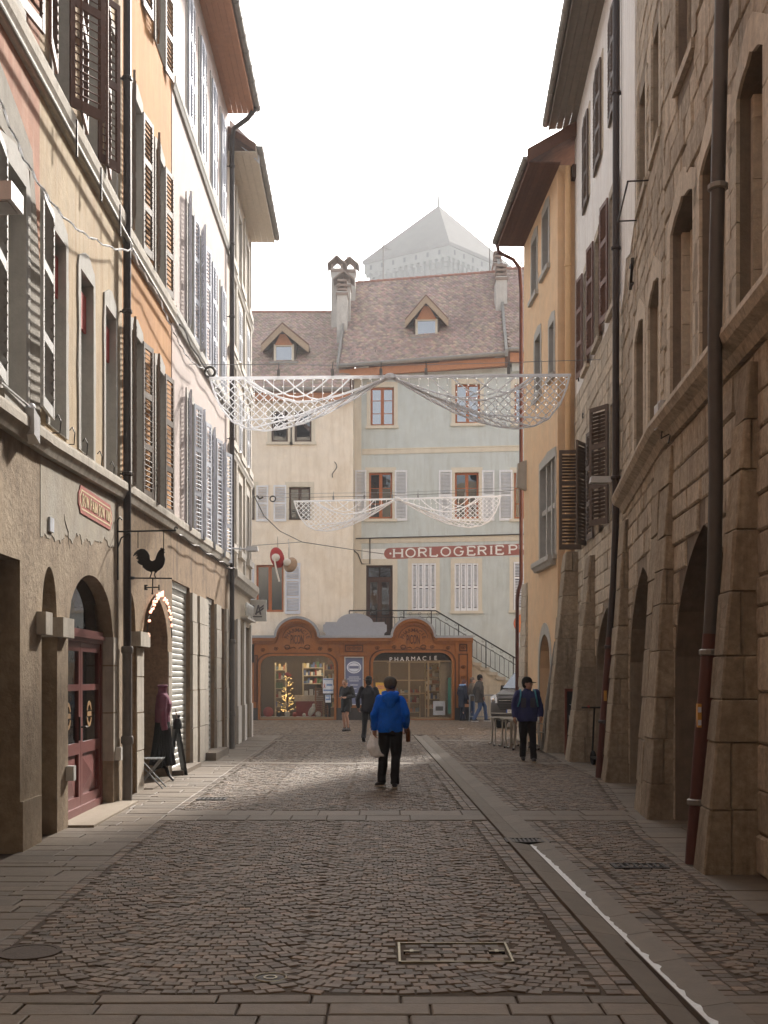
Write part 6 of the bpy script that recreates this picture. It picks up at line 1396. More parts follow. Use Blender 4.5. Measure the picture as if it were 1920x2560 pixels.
# ================================================================ lamps
LW = M('lamp_grey_metal', C(196, 196, 198), .4, .04, metal=.2)
def lamp(label, pos, l, ang, arm):
    e = empty('street_lamp', pos, ang, label, 'street lamp', 'box street lamps on the walls'); obj('head', MB().hexa([(-l/2, -.09, -.05), (l/2, -.09, -.05), (l/2, .09, -.05), (-l/2, .09, -.05), (-l/2+.02, -.08, .06), (l/2-.02, -.08, .06), (l/2-.02, .08, .06), (-l/2+.02, .08, .06)]), LW, e); obj('lens', MB().box(-l/2+.05, l/2-.05, -.07, .07, -.062, -.05), M('lamp_lens', C(150, 150, 146), .3), e)
    obj('arm', MB().tube([(l/2, 0, 0), (l/2+arm*.3, 0, 0), (l/2+arm, 0, .02)], .022, 8).box(l/2+arm*.35, l/2+arm*.42, -.05, .05, -.05, .06), LW, e)
lamp('grey box street lamp on the far left downpipe', (-3.23, 27.45, 4.9), .3, R(180), .38); lamp('grey box street lamp on the right downpipe below the brown shutters', (3.78, 19.6, 5.2), .36, 0, .22)
e = empty('street_lamp', (-3.36, 9.75, 5.92), 0, 'large pale box street lamp cut by the left edge', 'street lamp', 'box street lamps on the walls'); obj('head', MB().box(-.28, .17, -.16, .16, -.08, .08), LW, e); obj('lens', MB().box(-.24, .13, -.13, .13, -.09, -.08), M('lamp_lens', C(150, 150, 146), .3), e); obj('arm', MB().tube([(-.28, 0, 0), (-.42, 0, 0)], .03, 8), LW, e)
q = onw(A, 78, 1040, -.12); e = empty('camera_box', q, 0, 'white wall box with an arm below the first grey shutter', 'box'); obj('housing', MB().hexa([(-.06, -.09, -.2), (.06, -.09, -.2), (.06, .09, -.26), (-.06, .09, -.26), (-.06, -.1, .06), (.06, -.1, .06), (.06, .1, .0), (-.06, .1, .0)]), LW, e); obj('arm', MB().tube([(0, 0, .08), (0, -.9, .1)], .014, 6).ell((0, 0, .08), (.05, .05, .05), 8, 6), LW, e)
q = onw(R1b, 1656, 1040, -.1); e = empty('alarm_box', q, 0, 'white alarm box on the stone cornice at right', 'box'); obj('housing', MB().box(-.08, .08, -.1, .1, -.16, .14).box(-.05, .05, -.07, .07, .14, .18), LW, e); obj('cable', MB().tube([(0, 0, -.16), (-.04, -.1, -.3), (.05, -.2, -.26), (.0, -.3, -.4)], .01, 5), IRON, e)
# ---- rooster sign
e = empty('rooster_sign', (-3.735, 15.55, 0), 0, 'black iron rooster hanging sign on a wall bracket', 'sign'); zz = lambda py: CH+(HY-py)/F*15.55; xx = lambda px: (px-CX)/F*15.55+3.735
obj('bracket', MB().tube([(xx(291)+.02, 0, zz(1450)), (xx(291)+.02, 0, zz(1300)), (xx(291)+.05, 0, zz(1293)), (xx(291)+.08, 0, zz(1300))], .012, 6).tube([(xx(291)+.02, 0, zz(1329)), (xx(440), 0, zz(1326))], .012, 6).tube([(xx(291)+.02, 0, zz(1370)), (xx(303), 0, zz(1345)), (xx(325), 0, zz(1331))], .01, 6).tube([(xx(440)+.02*math.cos(t*.8), 0, zz(1326)+.02+.03*math.sin(t*.8)) for t in range(7)], .008, 5), BIR, e)
obj('hanger', MB().tube([(xx(345), 0, zz(1329)), (xx(345), 0, zz(1370))], .006, 4).tube([(xx(409), 0, zz(1328)), (xx(409), 0, zz(1372))], .006, 4), BIR, e)
ck = [(332, 1391), (336, 1383), (343, 1376), (352, 1372), (362, 1373), (369, 1379), (374, 1388), (375, 1400), (381, 1403), (388, 1399), (391, 1390), (394, 1382), (399, 1375), (402, 1373), (400, 1371), (404, 1369), (406, 1371), (409, 1370), (412, 1374), (410, 1378), (413, 1381), (410, 1384), (411, 1390), (413, 1398), (411, 1410), (406, 1419), (399, 1425), (394, 1428), (391, 1432), (388, 1432), (386, 1429), (381, 1429), (379, 1433), (376, 1430), (366, 1426), (360, 1421), (356, 1418), (357, 1414), (351, 1412), (345, 1408), (343, 1403), (347, 1400), (340, 1396), (345, 1391), (338, 1391), (344, 1385)]
obj('rooster', MB().prism([(xx(a_), zz(b__)) for a_, b__ in ck], -.006, .006), BIR, e)
obj('leg', MB().tube([(xx(380), 0, zz(1430)), (xx(377), 0, zz(1438)), (xx(375), 0, zz(1444))], .008, 5), BIR, e); obj('leg', MB().tube([(xx(388), 0, zz(1430)), (xx(386), 0, zz(1438)), (xx(389), 0, zz(1444))], .008, 5), BIR, e)
obj('vane_rod', MB().tube([(xx(326), 0, zz(1445)), (xx(430), 0, zz(1446))], .01, 6).tube([(xx(382), 0, zz(1445)), (xx(381), 0, zz(1484))], .009, 6).ell((xx(330), 0, zz(1445)), (.05, .02, .022), 8, 6).ell((xx(381), 0, zz(1484)), (.015, .015, .015), 6, 5), BIR, e)
obj('compass_bar', MB().tube([(xx(364), 0, zz(1469)), (xx(398), 0, zz(1468))], .009, 6).box(xx(361), xx(366), -.008, .008, zz(1475), zz(1462)).box(xx(396), xx(399), -.008, .008, zz(1476), zz(1462)).box(xx(366), xx(369), -.008, .008, zz(1465), zz(1462)).box(xx(366), xx(369), -.008, .008, zz(1475), zz(1472)), BIR, e)
# ---- bulbs round the shop arch
e = empty('bulb_chain', B.W(B.sy(18.5), -.06, 0), 0, 'glowing orange bulb chain round the pointed shop arch', 'light chain'); BUL = M('warm_bulb', C(255, 170, 140, 0), .3, 0, bump=0, emit=1.1); loc0 = B.W(B.sy(18.5), -.06, 0)
ap_ = arch(B.sy(17.42), B.sy(19.58), 2.2, 2.45, 3.16, 'point', 24)[2:]; pts = [B.W(a_, -.07, z) for a_, z in ap_]
obj('cord', MB().tube([p-loc0 for p in pts], .01, 5), IRON, e)
for k, p in enumerate(pts[1:]):
    for q in range(2): obj('bulb', MB().ell(p-loc0+Vector((.02, rnd.uniform(-.06, .06), rnd.uniform(-.06, .03))), (.017, .017, .021), 8, 6), BUL, e)
# ================================================================ street furniture
e = empty('folding_sign', (-3.78, 20.2, 0), R(-62), 'narrow black A frame sign standing beside the dressed mannequin', 'sign board'); 
for k, (t0, t1) in enumerate(((-.16, .02), (.16, -.02))):
    fr_ = obj('leaf', MB().hexa([(-.02, t0-.02, 0), (.22, t0-.02, 0), (.22, t0+.02, 0), (-.02, t0+.02, 0), (-.02, t1-.02, 1.08), (.22, t1-.02, 1.08), (.22, t1+.02, 1.08), (-.02, t1+.02, 1.08)]), BIR, e)
    s_ = -1 if k == 0 else 1
    obj('slate', MB().hexa([(.03, t0*.82+s_*.022, .2), (.18, t0*.82+s_*.022, .2), (.18, t0*.82+s_*.026, .2), (.03, t0*.82+s_*.026, .2), (.03, t1+s_*.03, 1.0), (.18, t1+s_*.03, 1.0), (.18, t1+s_*.034, 1.0), (.03, t1+s_*.034, 1.0)]), M('slate_grey', C(96, 92, 88), .7), fr_)
e = empty('folding_chair', (-3.72, 17.75, 0), 0, 'small folding stool with slatted seat beside the stone pier', 'stool')
for y in (-.13, .13): obj('leg', MB().tube([(-.18, y, .46), (.24, y*1.1, 0)], .012, 6), GALV, e); obj('leg', MB().tube([(.2, y, .46), (-.2, y*1.1, 0)], .012, 6), GALV, e)
for k in range(6): obj('slat', MB().box(-.22+k*.075, -.16+k*.075, -.17, .17, .46, .475), GALV, e)
e = empty('chalkboard', (4.22, 25.2, 0), R(8), 'tall chalkboard in a red brown frame behind the buttress', 'chalkboard'); obj('frame', MB().prism(rect(-.16, .5, 0, 1.5), -.02, .02, [rect(-.11, .45, .06, 1.44)]), M('red_brown_frame', C(128, 58, 38), .5), e); obj('slate', MB().box(-.11, .45, -.008, .008, .06, 1.44), M('black_slate', C(38, 36, 36), .7), e); obj('chalk_line', MB().tube([(-.05, -.012, 1.15), (.02, -.012, 1.12), (.1, -.012, 1.1)], .006, 4).tube([(-.06, -.012, .9), (-.04, -.012, .6), (0, -.012, .4)], .006, 4), WSIGN, e)
e = empty('kick_scooter', (4.2, 22.5, 0), R(95), 'dark scooter half hidden behind the red downpipe', 'scooter'); TYR = M('tyre_rubber', C(30, 28, 28), .8); 
for x in (-.75, .0): obj('wheel', MB().tube([(x+.11*math.cos(R(k*22.5)), 0, .14+.11*math.sin(R(k*22.5))) for k in range(17)], .035, 8).lathe([(.02, -.03), (.02, .03)], 8, (x, 0, .14)), TYR, e)
obj('deck', MB().box(-.7, -.1, -.08, .08, .14, .18), BIR, e); obj('stem', MB().tube([(0, 0, .16), (.04, 0, .3), (-.1, 0, 1.15)], .02, 8), BIR, e); obj('handlebar', MB().tube([(-.1, -.26, 1.15), (-.1, .26, 1.15)], .018, 8), BIR, e); obj('red_grip', MB().ell((-.1, .12, 1.17), (.025, .03, .025), 8, 6), RED, e)
STEEL = M('brushed_aluminium', C(176, 172, 164), .3, .06, metal=.8)
def table(x, y, label):
    e = empty('cafe_table', (x, y, 0), R(4), label, 'table', 'nested cafe tables')
    obj('top', MB().box(-.3, .3, -.3, .3, .7, .725), STEEL, e); obj('edge', MB().box(-.31, .31, -.31, -.3, .69, .73).box(-.31, .31, .3, .31, .69, .73).box(-.31, -.3, -.3, .3, .69, .73).box(.3, .31, -.3, .3, .69, .73), STEEL, e)
    for sx in (-1, 1):
        for sy in (-1, 1): obj('leg', MB().tube([(sx*.26, sy*.24, .7), (sx*.26, sy*.25, .1), (sx*.27, sy*.27, .04), (sx*.3, sy*.33, .03), (sx*.31, sy*.36, .03)], .02, 8), STEEL, e); obj('foot', MB().ell((sx*.31, sy*.37, .025), (.03, .03, .025), 8, 6), TYR, e)
table(3.1, 29.0, 'aluminium cafe table, farthest of the row by the man in the cap'); table(3.28, 28.2, 'aluminium cafe table, middle of the row by the man in the cap'); table(3.4, 27.4, 'aluminium cafe table, nearest of the row by the man in the cap')
def chair(x, y, rz, label):
    e = empty('cafe_chair', (x, y, 0), rz, label, 'chair', 'stacked cafe chairs')
    obj('seat', MB().box(-.2, .2, -.2, .2, .43, .45), STEEL, e); obj('backrest', MB().tube([(-.2, .2, .45), (-.22, .26, .82), (-.12, .27, .86), (.12, .27, .86), (.22, .26, .82), (.2, .2, .45)], .014, 6).box(-.19, .19, .245, .255, .68, .76), STEEL, e)
    for sx in (-1, 1): obj('leg', MB().tube([(sx*.2, -.2, .44), (sx*.22, -.24, 0)], .013, 6), STEEL, e); obj('leg', MB().tube([(sx*.2, .2, .44), (sx*.22, .24, 0)], .013, 6), STEEL, e)
    for sx in (-1, 1): obj('armrest', MB().tube([(sx*.22, .24, .66), (sx*.25, 0, .66), (sx*.24, -.18, .64), (sx*.21, -.2, .44)], .013, 6), STEEL, e)
chair(3.72, 28.4, R(90), 'aluminium cafe chair between the tables and the apricot house'); chair(3.6, 26.9, R(100), 'aluminium cafe chair right behind the man in the cap')
e = empty('traffic_sign', (4.5, 36.2, 0), 0, 'round orange traffic sign seen behind the apricot house corner', 'sign'); obj('disc', MB().tube([(0, -.02, 3.5), (0, .0, 3.5)], .3, 24), M('sign_orange', C(214, 116, 62), .5, .05), e); obj('rim', MB().tube([(.3*math.cos(R(k*15)), -.01, 3.5+.3*math.sin(R(k*15))) for k in range(25)], .015, 5), RED, e); obj('post', MB().tube([(0, .03, 0), (0, .03, 3.7)], .03, 8), GALV, e)
# ---- dressed mannequin
def loft(mb, rings, n=16):
    vs = [(c[0]+rx*math.cos(2*math.pi*j/n), c[1]+ry*math.sin(2*math.pi*j/n), c[2]) for c, rx, ry in rings for j in range(n)]; k = len(rings)
    return mb.add(vs, [(i*n+j, i*n+(j+1) % n, (i+1)*n+(j+1) % n, (i+1)*n+j) for i in range(k-1) for j in range(n)]+[tuple(range(n-1, -1, -1)), tuple(range((k-1)*n, k*n))])
# ================================================================ people
def remesh(mb, voxel, name, sm=3, disp=0, fr=7, seed=0):
    me = mb.mesh('tmp'); o = bpy.data.objects.new('tmp', me)
    m = o.modifiers.new('r', 'REMESH'); m.mode = 'VOXEL'; m.voxel_size = voxel
    if sm: s_ = o.modifiers.new('s', 'SMOOTH'); s_.iterations = sm; s_.factor = .5
    me2 = to_mesh(o); me2.name = name; bpy.data.meshes.remove(me)
    if disp:
        nv = [(v.co.copy(), v.normal.copy()) for v in me2.vertices]; flat = []
        for p, q in nv:
            n_ = noise.noise(Vector((p.x*fr+seed, p.y*fr, p.z*fr*.8)))+.5*noise.noise(Vector((p.x*fr*2.3, p.y*fr*2.3+seed, p.z*fr*1.2+p.x*9)))
            flat += (p+q*n_*disp)[:]
        me2.vertices.foreach_set('co', flat)
    me2.polygons.foreach_set('use_smooth', [True]*len(me2.polygons))
    me2.materials.clear()
    return me2
SKIN = M('skin', C(190, 140, 116), .55, .08, 20, .1, 120); SKIND = M('shaded_skin', C(150, 104, 84), .55, .08, 20, .1, 120)
def cloth(name, col, rough=.85): return M(name, col, rough, .14, 18, .7, 26)
def hand(mb, wr, el, side, curl=.6, k=1):
    d = (wr-el).normalized(); lat = d.cross(Vector((0, 1, 0))) if abs(d.y) < .9 else Vector((1, 0, 0)); lat = Vector((0, 1, 0)) - d*d.y; lat.normalize(); nrm = d.cross(lat).normalized()
    inward = nrm if nrm.x*side < 0 else -nrm
    mb.tube([wr-d*.03, wr, wr+d*.05, wr+d*.085], [.027*k, .03*k, .037*k, .034*k], 8)
    for i, (l, off_) in enumerate(((.07, .03), (.08, .011), (.075, -.009), (.06, -.028))):
        b0 = wr+d*.08+lat*off_; p1 = b0+d*l*.5+inward*l*.15*curl; p2 = p1+(d*(1-curl*.6)+inward*curl).normalized()*l*.4; p3 = p2+(d*(1-curl*1.2)+inward*curl*1.3).normalized()*l*.3
        mb.tube([b0, p1, p2, p3], [.0105*k, .01*k, .009*k, .0075*k], 6)
    t0 = wr+d*.03+lat*.03; mb.tube([t0, t0+lat*.03+d*.02+inward*.01, t0+lat*.035+d*.05+inward*.025], [.013, .011, .009], 6)
def person(label, loc, rz, H=1.74, J=None, top=None, legs=None, shoe=None, head=None, skin=SKIN, build=1.0):
    k = H/1.74
    j = dict(hl=(-.09, 0, .93), hr=(.09, 0, .93), kl=(-.1, .03, .5), kr=(.1, .03, .5), al=(-.1, 0, .085), ar=(.1, 0, .085), sl=(-.19, 0, 1.43), sr=(.19, 0, 1.43), el=(-.27, -.03, 1.16), er=(.27, -.03, 1.16), wl=(-.26, .06, .92), wr=(.26, .06, .92), ch=(0, 0, 1.3), nk=(0, 0, 1.5), hd=(0, .03, 1.62), hy=0, hp=0, fl=0, fr=0)
    j.update(J or {})
    j = {a: (Vector(v)*k if isinstance(v, tuple) else v) for a, v in j.items()}
    e = None
    bd = MB(); W_ = build
    loft(bd, [(Vector((0, 0, .9))*k, .14, .1), (Vector((0, 0, 1.1))*k, .125, .095), (j['ch'], .15, .105), (Vector((0, 0, 1.44))*k+Vector((j['ch'].x, j['ch'].y, 0)), .12, .07)], 14)
    bd.tube([j['nk']-Vector((0, .01, .07)), j['nk'], j['hd']-Vector((0, .02, .06))], [.062, .055, .055], 10)
    Rm = Matrix.Rotation(j['hy'], 3, 'Z') @ Matrix.Rotation(j['hp'], 3, 'X'); hd = j['hd']; Rm = Rm*1.09; hp_ = lambda x, y, z: hd+Rm @ Vector((x, y, z))
    bd.ell(hd+Rm @ Vector((0, -.005, .02)), (.074, .092, .1), 14, 10, Rm); bd.ell(hp_(0, .025, -.05), (.055, .065, .065), 12, 8, Rm); bd.ell(hp_(0, .062, -.085), (.03, .03, .025), 8, 6, Rm)
    bd.tube([hp_(0, .085, .02), hp_(0, .108, -.022), hp_(0, .088, -.032)], [.01, .016, .01], 6); bd.ell(hp_(0, .09, -.06), (.022, .012, .009), 8, 5, Rm)
    for sx in (-1, 1): bd.ell(hp_(sx*.076, -.005, -.01), (.01, .02, .032), 8, 6, Rm)
    for s_, sg in (('l', -1), ('r', 1)):
        bd.tube([j['s'+s_], j['e'+s_], j['w'+s_]], [.05, .04, .029], 10); hand(bd, j['w'+s_], j['e'+s_], sg, j.get('cu'+s_, .6))
        bd.tube([j['h'+s_], j['h'+s_].lerp(j['k'+s_], .5), j['k'+s_], j['k'+s_].lerp(j['a'+s_], .35)-Vector((0, .015, 0)), j['a'+s_]], [.085, .075, .055, .055, .034], 12)
    body = obj('person', remesh(bd, .0095*k, 'person', 2), skin, None, loc, (0, 0, rz)); tag(body, label, 'person')
    DK = M('eye_dark', C(30, 24, 22), .3)
    for sx in (-1, 1): obj('eye', MB().ell(hp_(sx*.03, .083, .012), (.012, .008, .006), 8, 5), DK, body); obj('eyebrow', MB().tube([hp_(sx*.015, .09, .03), hp_(sx*.045, .083, .03)], .005, 5), DK, body)
    # ---- top
    if top:
        t = MB(); hem = top.get('hem', .86)*k; bl = top.get('bulk', 1.0)
        c = j['ch']; base = Vector((0, 0, 0))
        rings = [(Vector((0, 0, hem)), .185*bl, .135*bl), (Vector((0, 0, hem+.05*k)), .195*bl, .145*bl), (Vector((c.x*.5, c.y*.5, 1.12*k)), .19*bl, .14*bl), (c, .2*bl, .14*bl), (Vector((c.x, c.y, 1.4*k)), .16*bl, .105*bl), (Vector((c.x, c.y, 1.48*k)), .085, .075)]
        loft(t, rings, 18)
        for s_ in 'lr':
            sh, el, wr = j['s'+s_], j['e'+s_], j['w'+s_]; w2 = el.lerp(wr, top.get('sl', 1.0))
            t.ell(sh, (.068*bl, .068*bl, .068*bl), 10, 8)
            t.tube([sh, sh.lerp(el, .5), el, el.lerp(w2, .6), w2], [.066*bl, .064*bl, .062*bl, .058*bl, .044*bl], 12)
            if top.get('puff'): t.ell(el.lerp(w2, .85), (.062*bl, .062*bl, .05), 10, 8)
        if top.get('collar'): t.tube([j['nk']-Vector((0, .0, .07)), j['nk']+Vector((0, .0, top['collar']))], [.085, .073], 14)
        o = obj(top.get('name', 'jacket'), remesh(t, .013, 'jacket', 3, top.get('fold', .012), 8, top.get('seed', 1)), top['mat'], body)
        if top.get('hood'):
            h = MB().ell(Vector((0, -.1, 1.44))*k, (.15, .085, .1), 14, 10).ell(Vector((0, -.13, 1.36))*k, (.085, .05, .1), 10, 8).tube([Vector((.11*math.sin(a_), -.02+.1*math.cos(a_), 1.5+.012*math.cos(a_)))*k for a_ in [q*.524 for q in range(13)]], .038, 8)
            obj('hood', remesh(h, .012, 'hood', 3, .008, 9), top['mat'], o)
        if top.get('hemband'): 
            obj('hem_band', remesh(loft(MB(), [(Vector((0, 0, hem-.03)), .17*bl, .125*bl), (Vector((0, 0, hem+.03)), .178*bl, .132*bl)], 18), .012, 'hem_band', 2), top['mat'], o)
    # ---- legs
    if legs:
        t = MB(); bl = legs.get('bulk', 1)
        loft(t, [(Vector((0, 0, .84))*k, .165*bl, .12*bl), (Vector((0, 0, .92))*k, .165*bl, .125*bl), (Vector((0, 0, 1.02))*k, .155, .115)], 16)
        for s_ in 'lr':
            h_, kn, an = j['h'+s_], j['k'+s_], j['a'+s_]
            if legs.get('short'): t.tube([h_, h_.lerp(kn, .5), h_.lerp(kn, .72)], [.1*bl, .1*bl, .105*bl], 14)
            else: t.tube([h_, h_.lerp(kn, .5), kn, kn.lerp(an, .5), an-Vector((0, 0, .02))], [.1*bl, .092*bl, .075*bl, .068*bl, .066*bl], 14)
        obj('shorts' if legs.get('short') else 'trousers', remesh(t, .013, 'trousers', 2, .009, 9, 3), legs['mat'], body)
    for s_, sg in (('l', -1), ('r', 1)):
        an = j['a'+s_]; yaw = j['f'+s_]; m3 = Matrix.Rotation(yaw, 3, 'Z') @ Matrix.Rotation(j.get('tp'+s_, 0), 3, 'X')
        if legs and legs.get('short'): obj('sock', MB().tube([an+Vector((0, 0, .14)), an], [.044, .042], 12), shoe['sock'], body)
        q = lambda x, y, z: an+m3 @ Vector((x, y, z))
        t = MB().tube([q(0, -.06, -.035), q(0, .0, -.03), q(0, .08, -.04), q(0, .15, -.048), q(0, .19, -.052)], [.038, .045, .045, .04, .024], 12).tube([q(0, 0, -.03), q(0, -.005, .04)], [.045, .045], 12)
        so = obj('shoe', remesh(t, .011, 'shoe', 2), shoe['mat'], body)
        so2 = MB().prism([(0, 0)], 0, 0) if False else MB()
        ol = [(-.035, -.09), (.035, -.09), (.042, .0), (.045, .1), (.03, .19), (0, .205), (-.03, .19), (-.045, .1), (-.042, 0)]
        vs = [q(x, y, -.085) for x, y in ol]+[q(x, y, -.062) for x, y in ol]; nn = len(ol)
        obj('sole', so2.add(vs, [tuple(range(nn)), tuple(range(nn, 2*nn))]+[(i, (i+1) % nn, nn+(i+1) % nn, nn+i) for i in range(nn)]), shoe.get('sole', TYR), so)
    # ---- head wear / hair
    for kind, mat in (head or []):
        t = MB()
        if kind == 'hair': t.ell(hp_(0, -.02, .035), (.084, .096, .098), 14, 10, Rm).ell(hp_(0, -.045, -.02), (.076, .06, .07), 12, 8, Rm)
        if kind == 'buzz': t.ell(hp_(0, -.02, .03), (.078, .092, .096), 14, 10, Rm)
        if kind == 'cap': t.ell(hp_(0, -.01, .055), (.086, .103, .083), 16, 10, Rm).ell(hp_(0, -.035, .0), (.08, .075, .06), 12, 8, Rm)
        if kind == 'beanie': t.ell(hp_(0, -.012, .045), (.088, .106, .1), 16, 10, Rm).ell(hp_(0, -.03, -.02), (.082, .085, .06), 12, 8, Rm)
        if kind == 'flatcap': t.ell(hp_(0, -.015, .055), (.1, .115, .085), 16, 10, Rm).ell(hp_(0, -.04, .01), (.092, .085, .06), 12, 8, Rm)
        if kind == 'brimhat': t.ell(hp_(0, -.005, .085), (.085, .1, .075), 16, 10, Rm).tube([hp_(0, 0, .045), hp_(0, 0, .1)], .09, 18)
        nm = {'hair': 'hair', 'buzz': 'hair'}.get(kind, 'hat'); o = obj(nm, remesh(t, .01, nm, 2, .003 if kind != 'hair' else .008, 24), mat, body)
        if kind in ('cap', 'brimhat'):
            r_ = (.12, .15) if kind == 'brimhat' else (0, 0)
            if kind == 'brimhat': vs = [hp_(.145*math.cos(R(a_)), .155*math.sin(R(a_)), .05+.012*math.cos(R(2*a_))) for a_ in range(0, 360, 20)]; vs += [v+Vector((0, 0, .008)) for v in vs]; nn = 18
            else: ol = [(-.075, .06), (-.06, .12), (-.03, .165), (0, .175), (.03, .165), (.06, .12), (.075, .06), (0, .075)]; vs = [hp_(x, y, .045-abs(x)*.25-(y-.06)*.18) for x, y in ol]; vs += [v+Vector((0, 0, .008)) for v in vs]; nn = 8
            obj('brim', MB().add(vs, [tuple(range(nn)), tuple(range(nn, 2*nn))]+[(i, (i+1) % nn, nn+(i+1) % nn, nn+i) for i in range(nn)]), mat, o)
        if kind == 'glasses': pass
    return body
BLUE = cloth('royal_blue_sweatshirt', C(16, 104, 226, 0)); BLK = cloth('black_trousers', C(34, 32, 34)); NAVY = cloth('navy_jacket', C(52, 56, 100, 0), .7); DNAVY = cloth('dark_quilted_jacket', C(38, 38, 50), .6); GREYC = cloth('grey_wool_coat', C(74, 68, 64)); JEAN = cloth('blue_jeans', C(60, 82, 124)); BLKT = cloth('black_sports_top', C(28, 28, 32), .6)
HAIRD = M('dark_hair', C(52, 44, 40), .7, .3, 60, .8, 200); HAIRG = M('short_grey_hair', C(110, 98, 88), .7, .3, 60, .6, 200); HAIRR = M('auburn_hair', C(110, 58, 44), .7, .3, 60, .6, 200)
CAPG = cloth('charcoal_cap', C(88, 80, 74)); CAPB = cloth('black_cap', C(28, 26, 27)); SHD = cloth('dark_trainers', C(50, 48, 52), .6); SOLE = M('beige_sole', C(170, 150, 124), .7); SOLW = M('white_sole', C(206, 204, 200), .6)
# man in the blue hooded sweatshirt, walking away
p = person('person in bright blue hooded sweatshirt and charcoal cap walking away with a plastic bag', (.1, 17.75, 0), 0, 1.735,
    dict(kl=(-.11, .1, .51), al=(-.14, .08, .1), kr=(.09, .0, .5), ar=(.07, -.12, .09), el=(-.26, -.05, 1.17), wl=(-.25, .03, .92), er=(.26, -.06, 1.17), wr=(.25, .1, .96), sl=(-.165, 0, 1.405), sr=(.165, 0, 1.405), fl=.5, fr=.02, tpl=-.12, cul=.9, cur=.9),
    dict(mat=BLUE, hem=.88, bulk=1.02, hood=True, fold=.016, name='hooded_sweatshirt'), dict(mat=BLK, bulk=1.06), dict(mat=SHD, sole=SOLE), [('buzz', HAIRD), ('flatcap', CAPG)])
e = empty('plastic_bag', (-.17, 17.83, .83), 0, 'white plastic carrier bag hanging from the hand of the blue hooded person', 'bag')
bg_ = MB(); loft(bg_, [(Vector((.13, 0, -.36)), .03, .02), (Vector((.08, 0, -.33)), .13, .07), (Vector((.05, 0, -.22)), .15, .085), (Vector((.01, 0, -.1)), .1, .06), (Vector((-.02, 0, 0)), .035, .025), (Vector((-.02, 0, .04)), .02, .015)], 16)
obj('sack', remesh(bg_, .01, 'sack', 2, .02, 11), M('white_plastic_film', C(246, 248, 252), .35, .05, 20, .3, 60), e); obj('handle', MB().tube([(-.02, 0, .03), (-.05, .0, .1), (-.02, 0, .13), (.0, 0, .04)], .01, 6), M('white_plastic_film', C(222, 226, 238)), e)
e = empty('drink_bottle', (.385, 17.88, .72), 0, 'brown drink bottle held in the right hand of the blue hooded person', 'bottle')
obj('bottle', MB().lathe([(.02, 0), (.036, .005), (.038, .02), (.038, .16), (.03, .19), (.016, .22), (.016, .245)], 16), M('amber_glass', C(120, 62, 26), .12, .1, spec=.6), e); obj('cap', MB().lathe([(.019, .24), (.019, .26)], 12), BRASS, e)
# man in a brimmed hat, walking away
person('person in black brimmed hat and dark quilted jacket walking away', (-.42, 30.8, 0), -.1, 1.75, dict(kl=(-.1, -.08, .5), al=(-.1, -.34, .14), kr=(.1, .12, .51), ar=(.1, .2, .085), el=(-.3, -.06, 1.16), wl=(-.29, .06, .92), tpl=-.5), dict(mat=DNAVY, hem=.8, bulk=1.1, collar=.03), dict(mat=BLK), dict(mat=SHD), [('brimhat', CAPB), ('hair', HAIRD)], SKIND)
# runner in shorts, looking at his hands
person('person in black running top and shorts looking down at their hands', (-1.22, 36.6, 0), R(150), 1.72, dict(kl=(-.08, .14, .52), al=(-.06, -.02, .1), kr=(.09, .05, .5), ar=(.12, -.06, .085), el=(-.27, -.06, 1.16), wl=(-.1, .24, 1.12), er=(.27, -.06, 1.16), wr=(.08, .25, 1.1), hd=(0, .1, 1.58), nk=(0, .03, 1.48), ch=(0, .02, 1.28), hp=-.6, cul=.9, cur=.9, fl=-.1, fr=.3), dict(mat=BLKT, hem=.8, bulk=1.0, sl=.95, collar=.02), dict(mat=BLKT, short=True, bulk=1.05), dict(mat=cloth('grey_trainers', C(90, 84, 84)), sock=BLKT), [('buzz', HAIRG)])
# couple by the shop corner
person('person in navy coat with pale blue scarf and auburn hair holding a dark bag', (3.2, 45.6, 0), R(-60), 1.68, dict(wr=(.26, .1, .9), hd=(0, .08, 1.58), hp=-.35), dict(mat=cloth('navy_wool_coat', C(38, 44, 64)), hem=.55, bulk=1.12), dict(mat=cloth('navy_trousers', C(38, 40, 58))), dict(mat=CAPB), [('hair', HAIRR)])
obj('scarf', MB().tube([Vector((3.2+.1*math.cos(R(k*30)), 45.6+.09*math.sin(R(k*30)), 1.45)) for k in range(13)], .045, 8), cloth('pale_blue_scarf', C(120, 160, 214)), None); tag(bpy.data.objects['scarf'], 'pale blue scarf round the neck of the auburn haired person', 'scarf')
e = empty('shoulder_bag', (3.36, 45.3, .35), 0, 'dark tote bag with tan flap held beside the navy coat', 'bag'); obj('sack', remesh(loft(MB(), [(Vector((0, 0, 0)), .15, .08), (Vector((0, 0, .2)), .17, .09), (Vector((0, 0, .4)), .13, .07)], 14), .014, 'sack', 2, .01), cloth('dark_bag', C(36, 34, 44)), e); obj('flap', MB().box(-.1, .1, -.1, -.085, .22, .34), M('tan_leather', C(170, 112, 74), .5), e); obj('handle', MB().tube([(-.08, 0, .38), (-.06, 0, .56), (.06, 0, .56), (.08, 0, .38)], .012, 6), cloth('dark_bag', C(36, 34, 44)), e)
person('person in long grey coat, blue jeans and black beanie striding right', (3.78, 44.4, 0), R(-75), 1.86, dict(kl=(-.1, .26, .56), al=(-.1, .3, .1), kr=(.1, -.02, .5), ar=(.1, -.26, .1), el=(-.27, -.1, 1.17), wl=(-.27, -.02, .92)), dict(mat=GREYC, hem=.72, bulk=1.2, collar=.04), dict(mat=JEAN, bulk=1.05), dict(mat=SHD, sole=SOLW), [('beanie', CAPB)], SKIND)
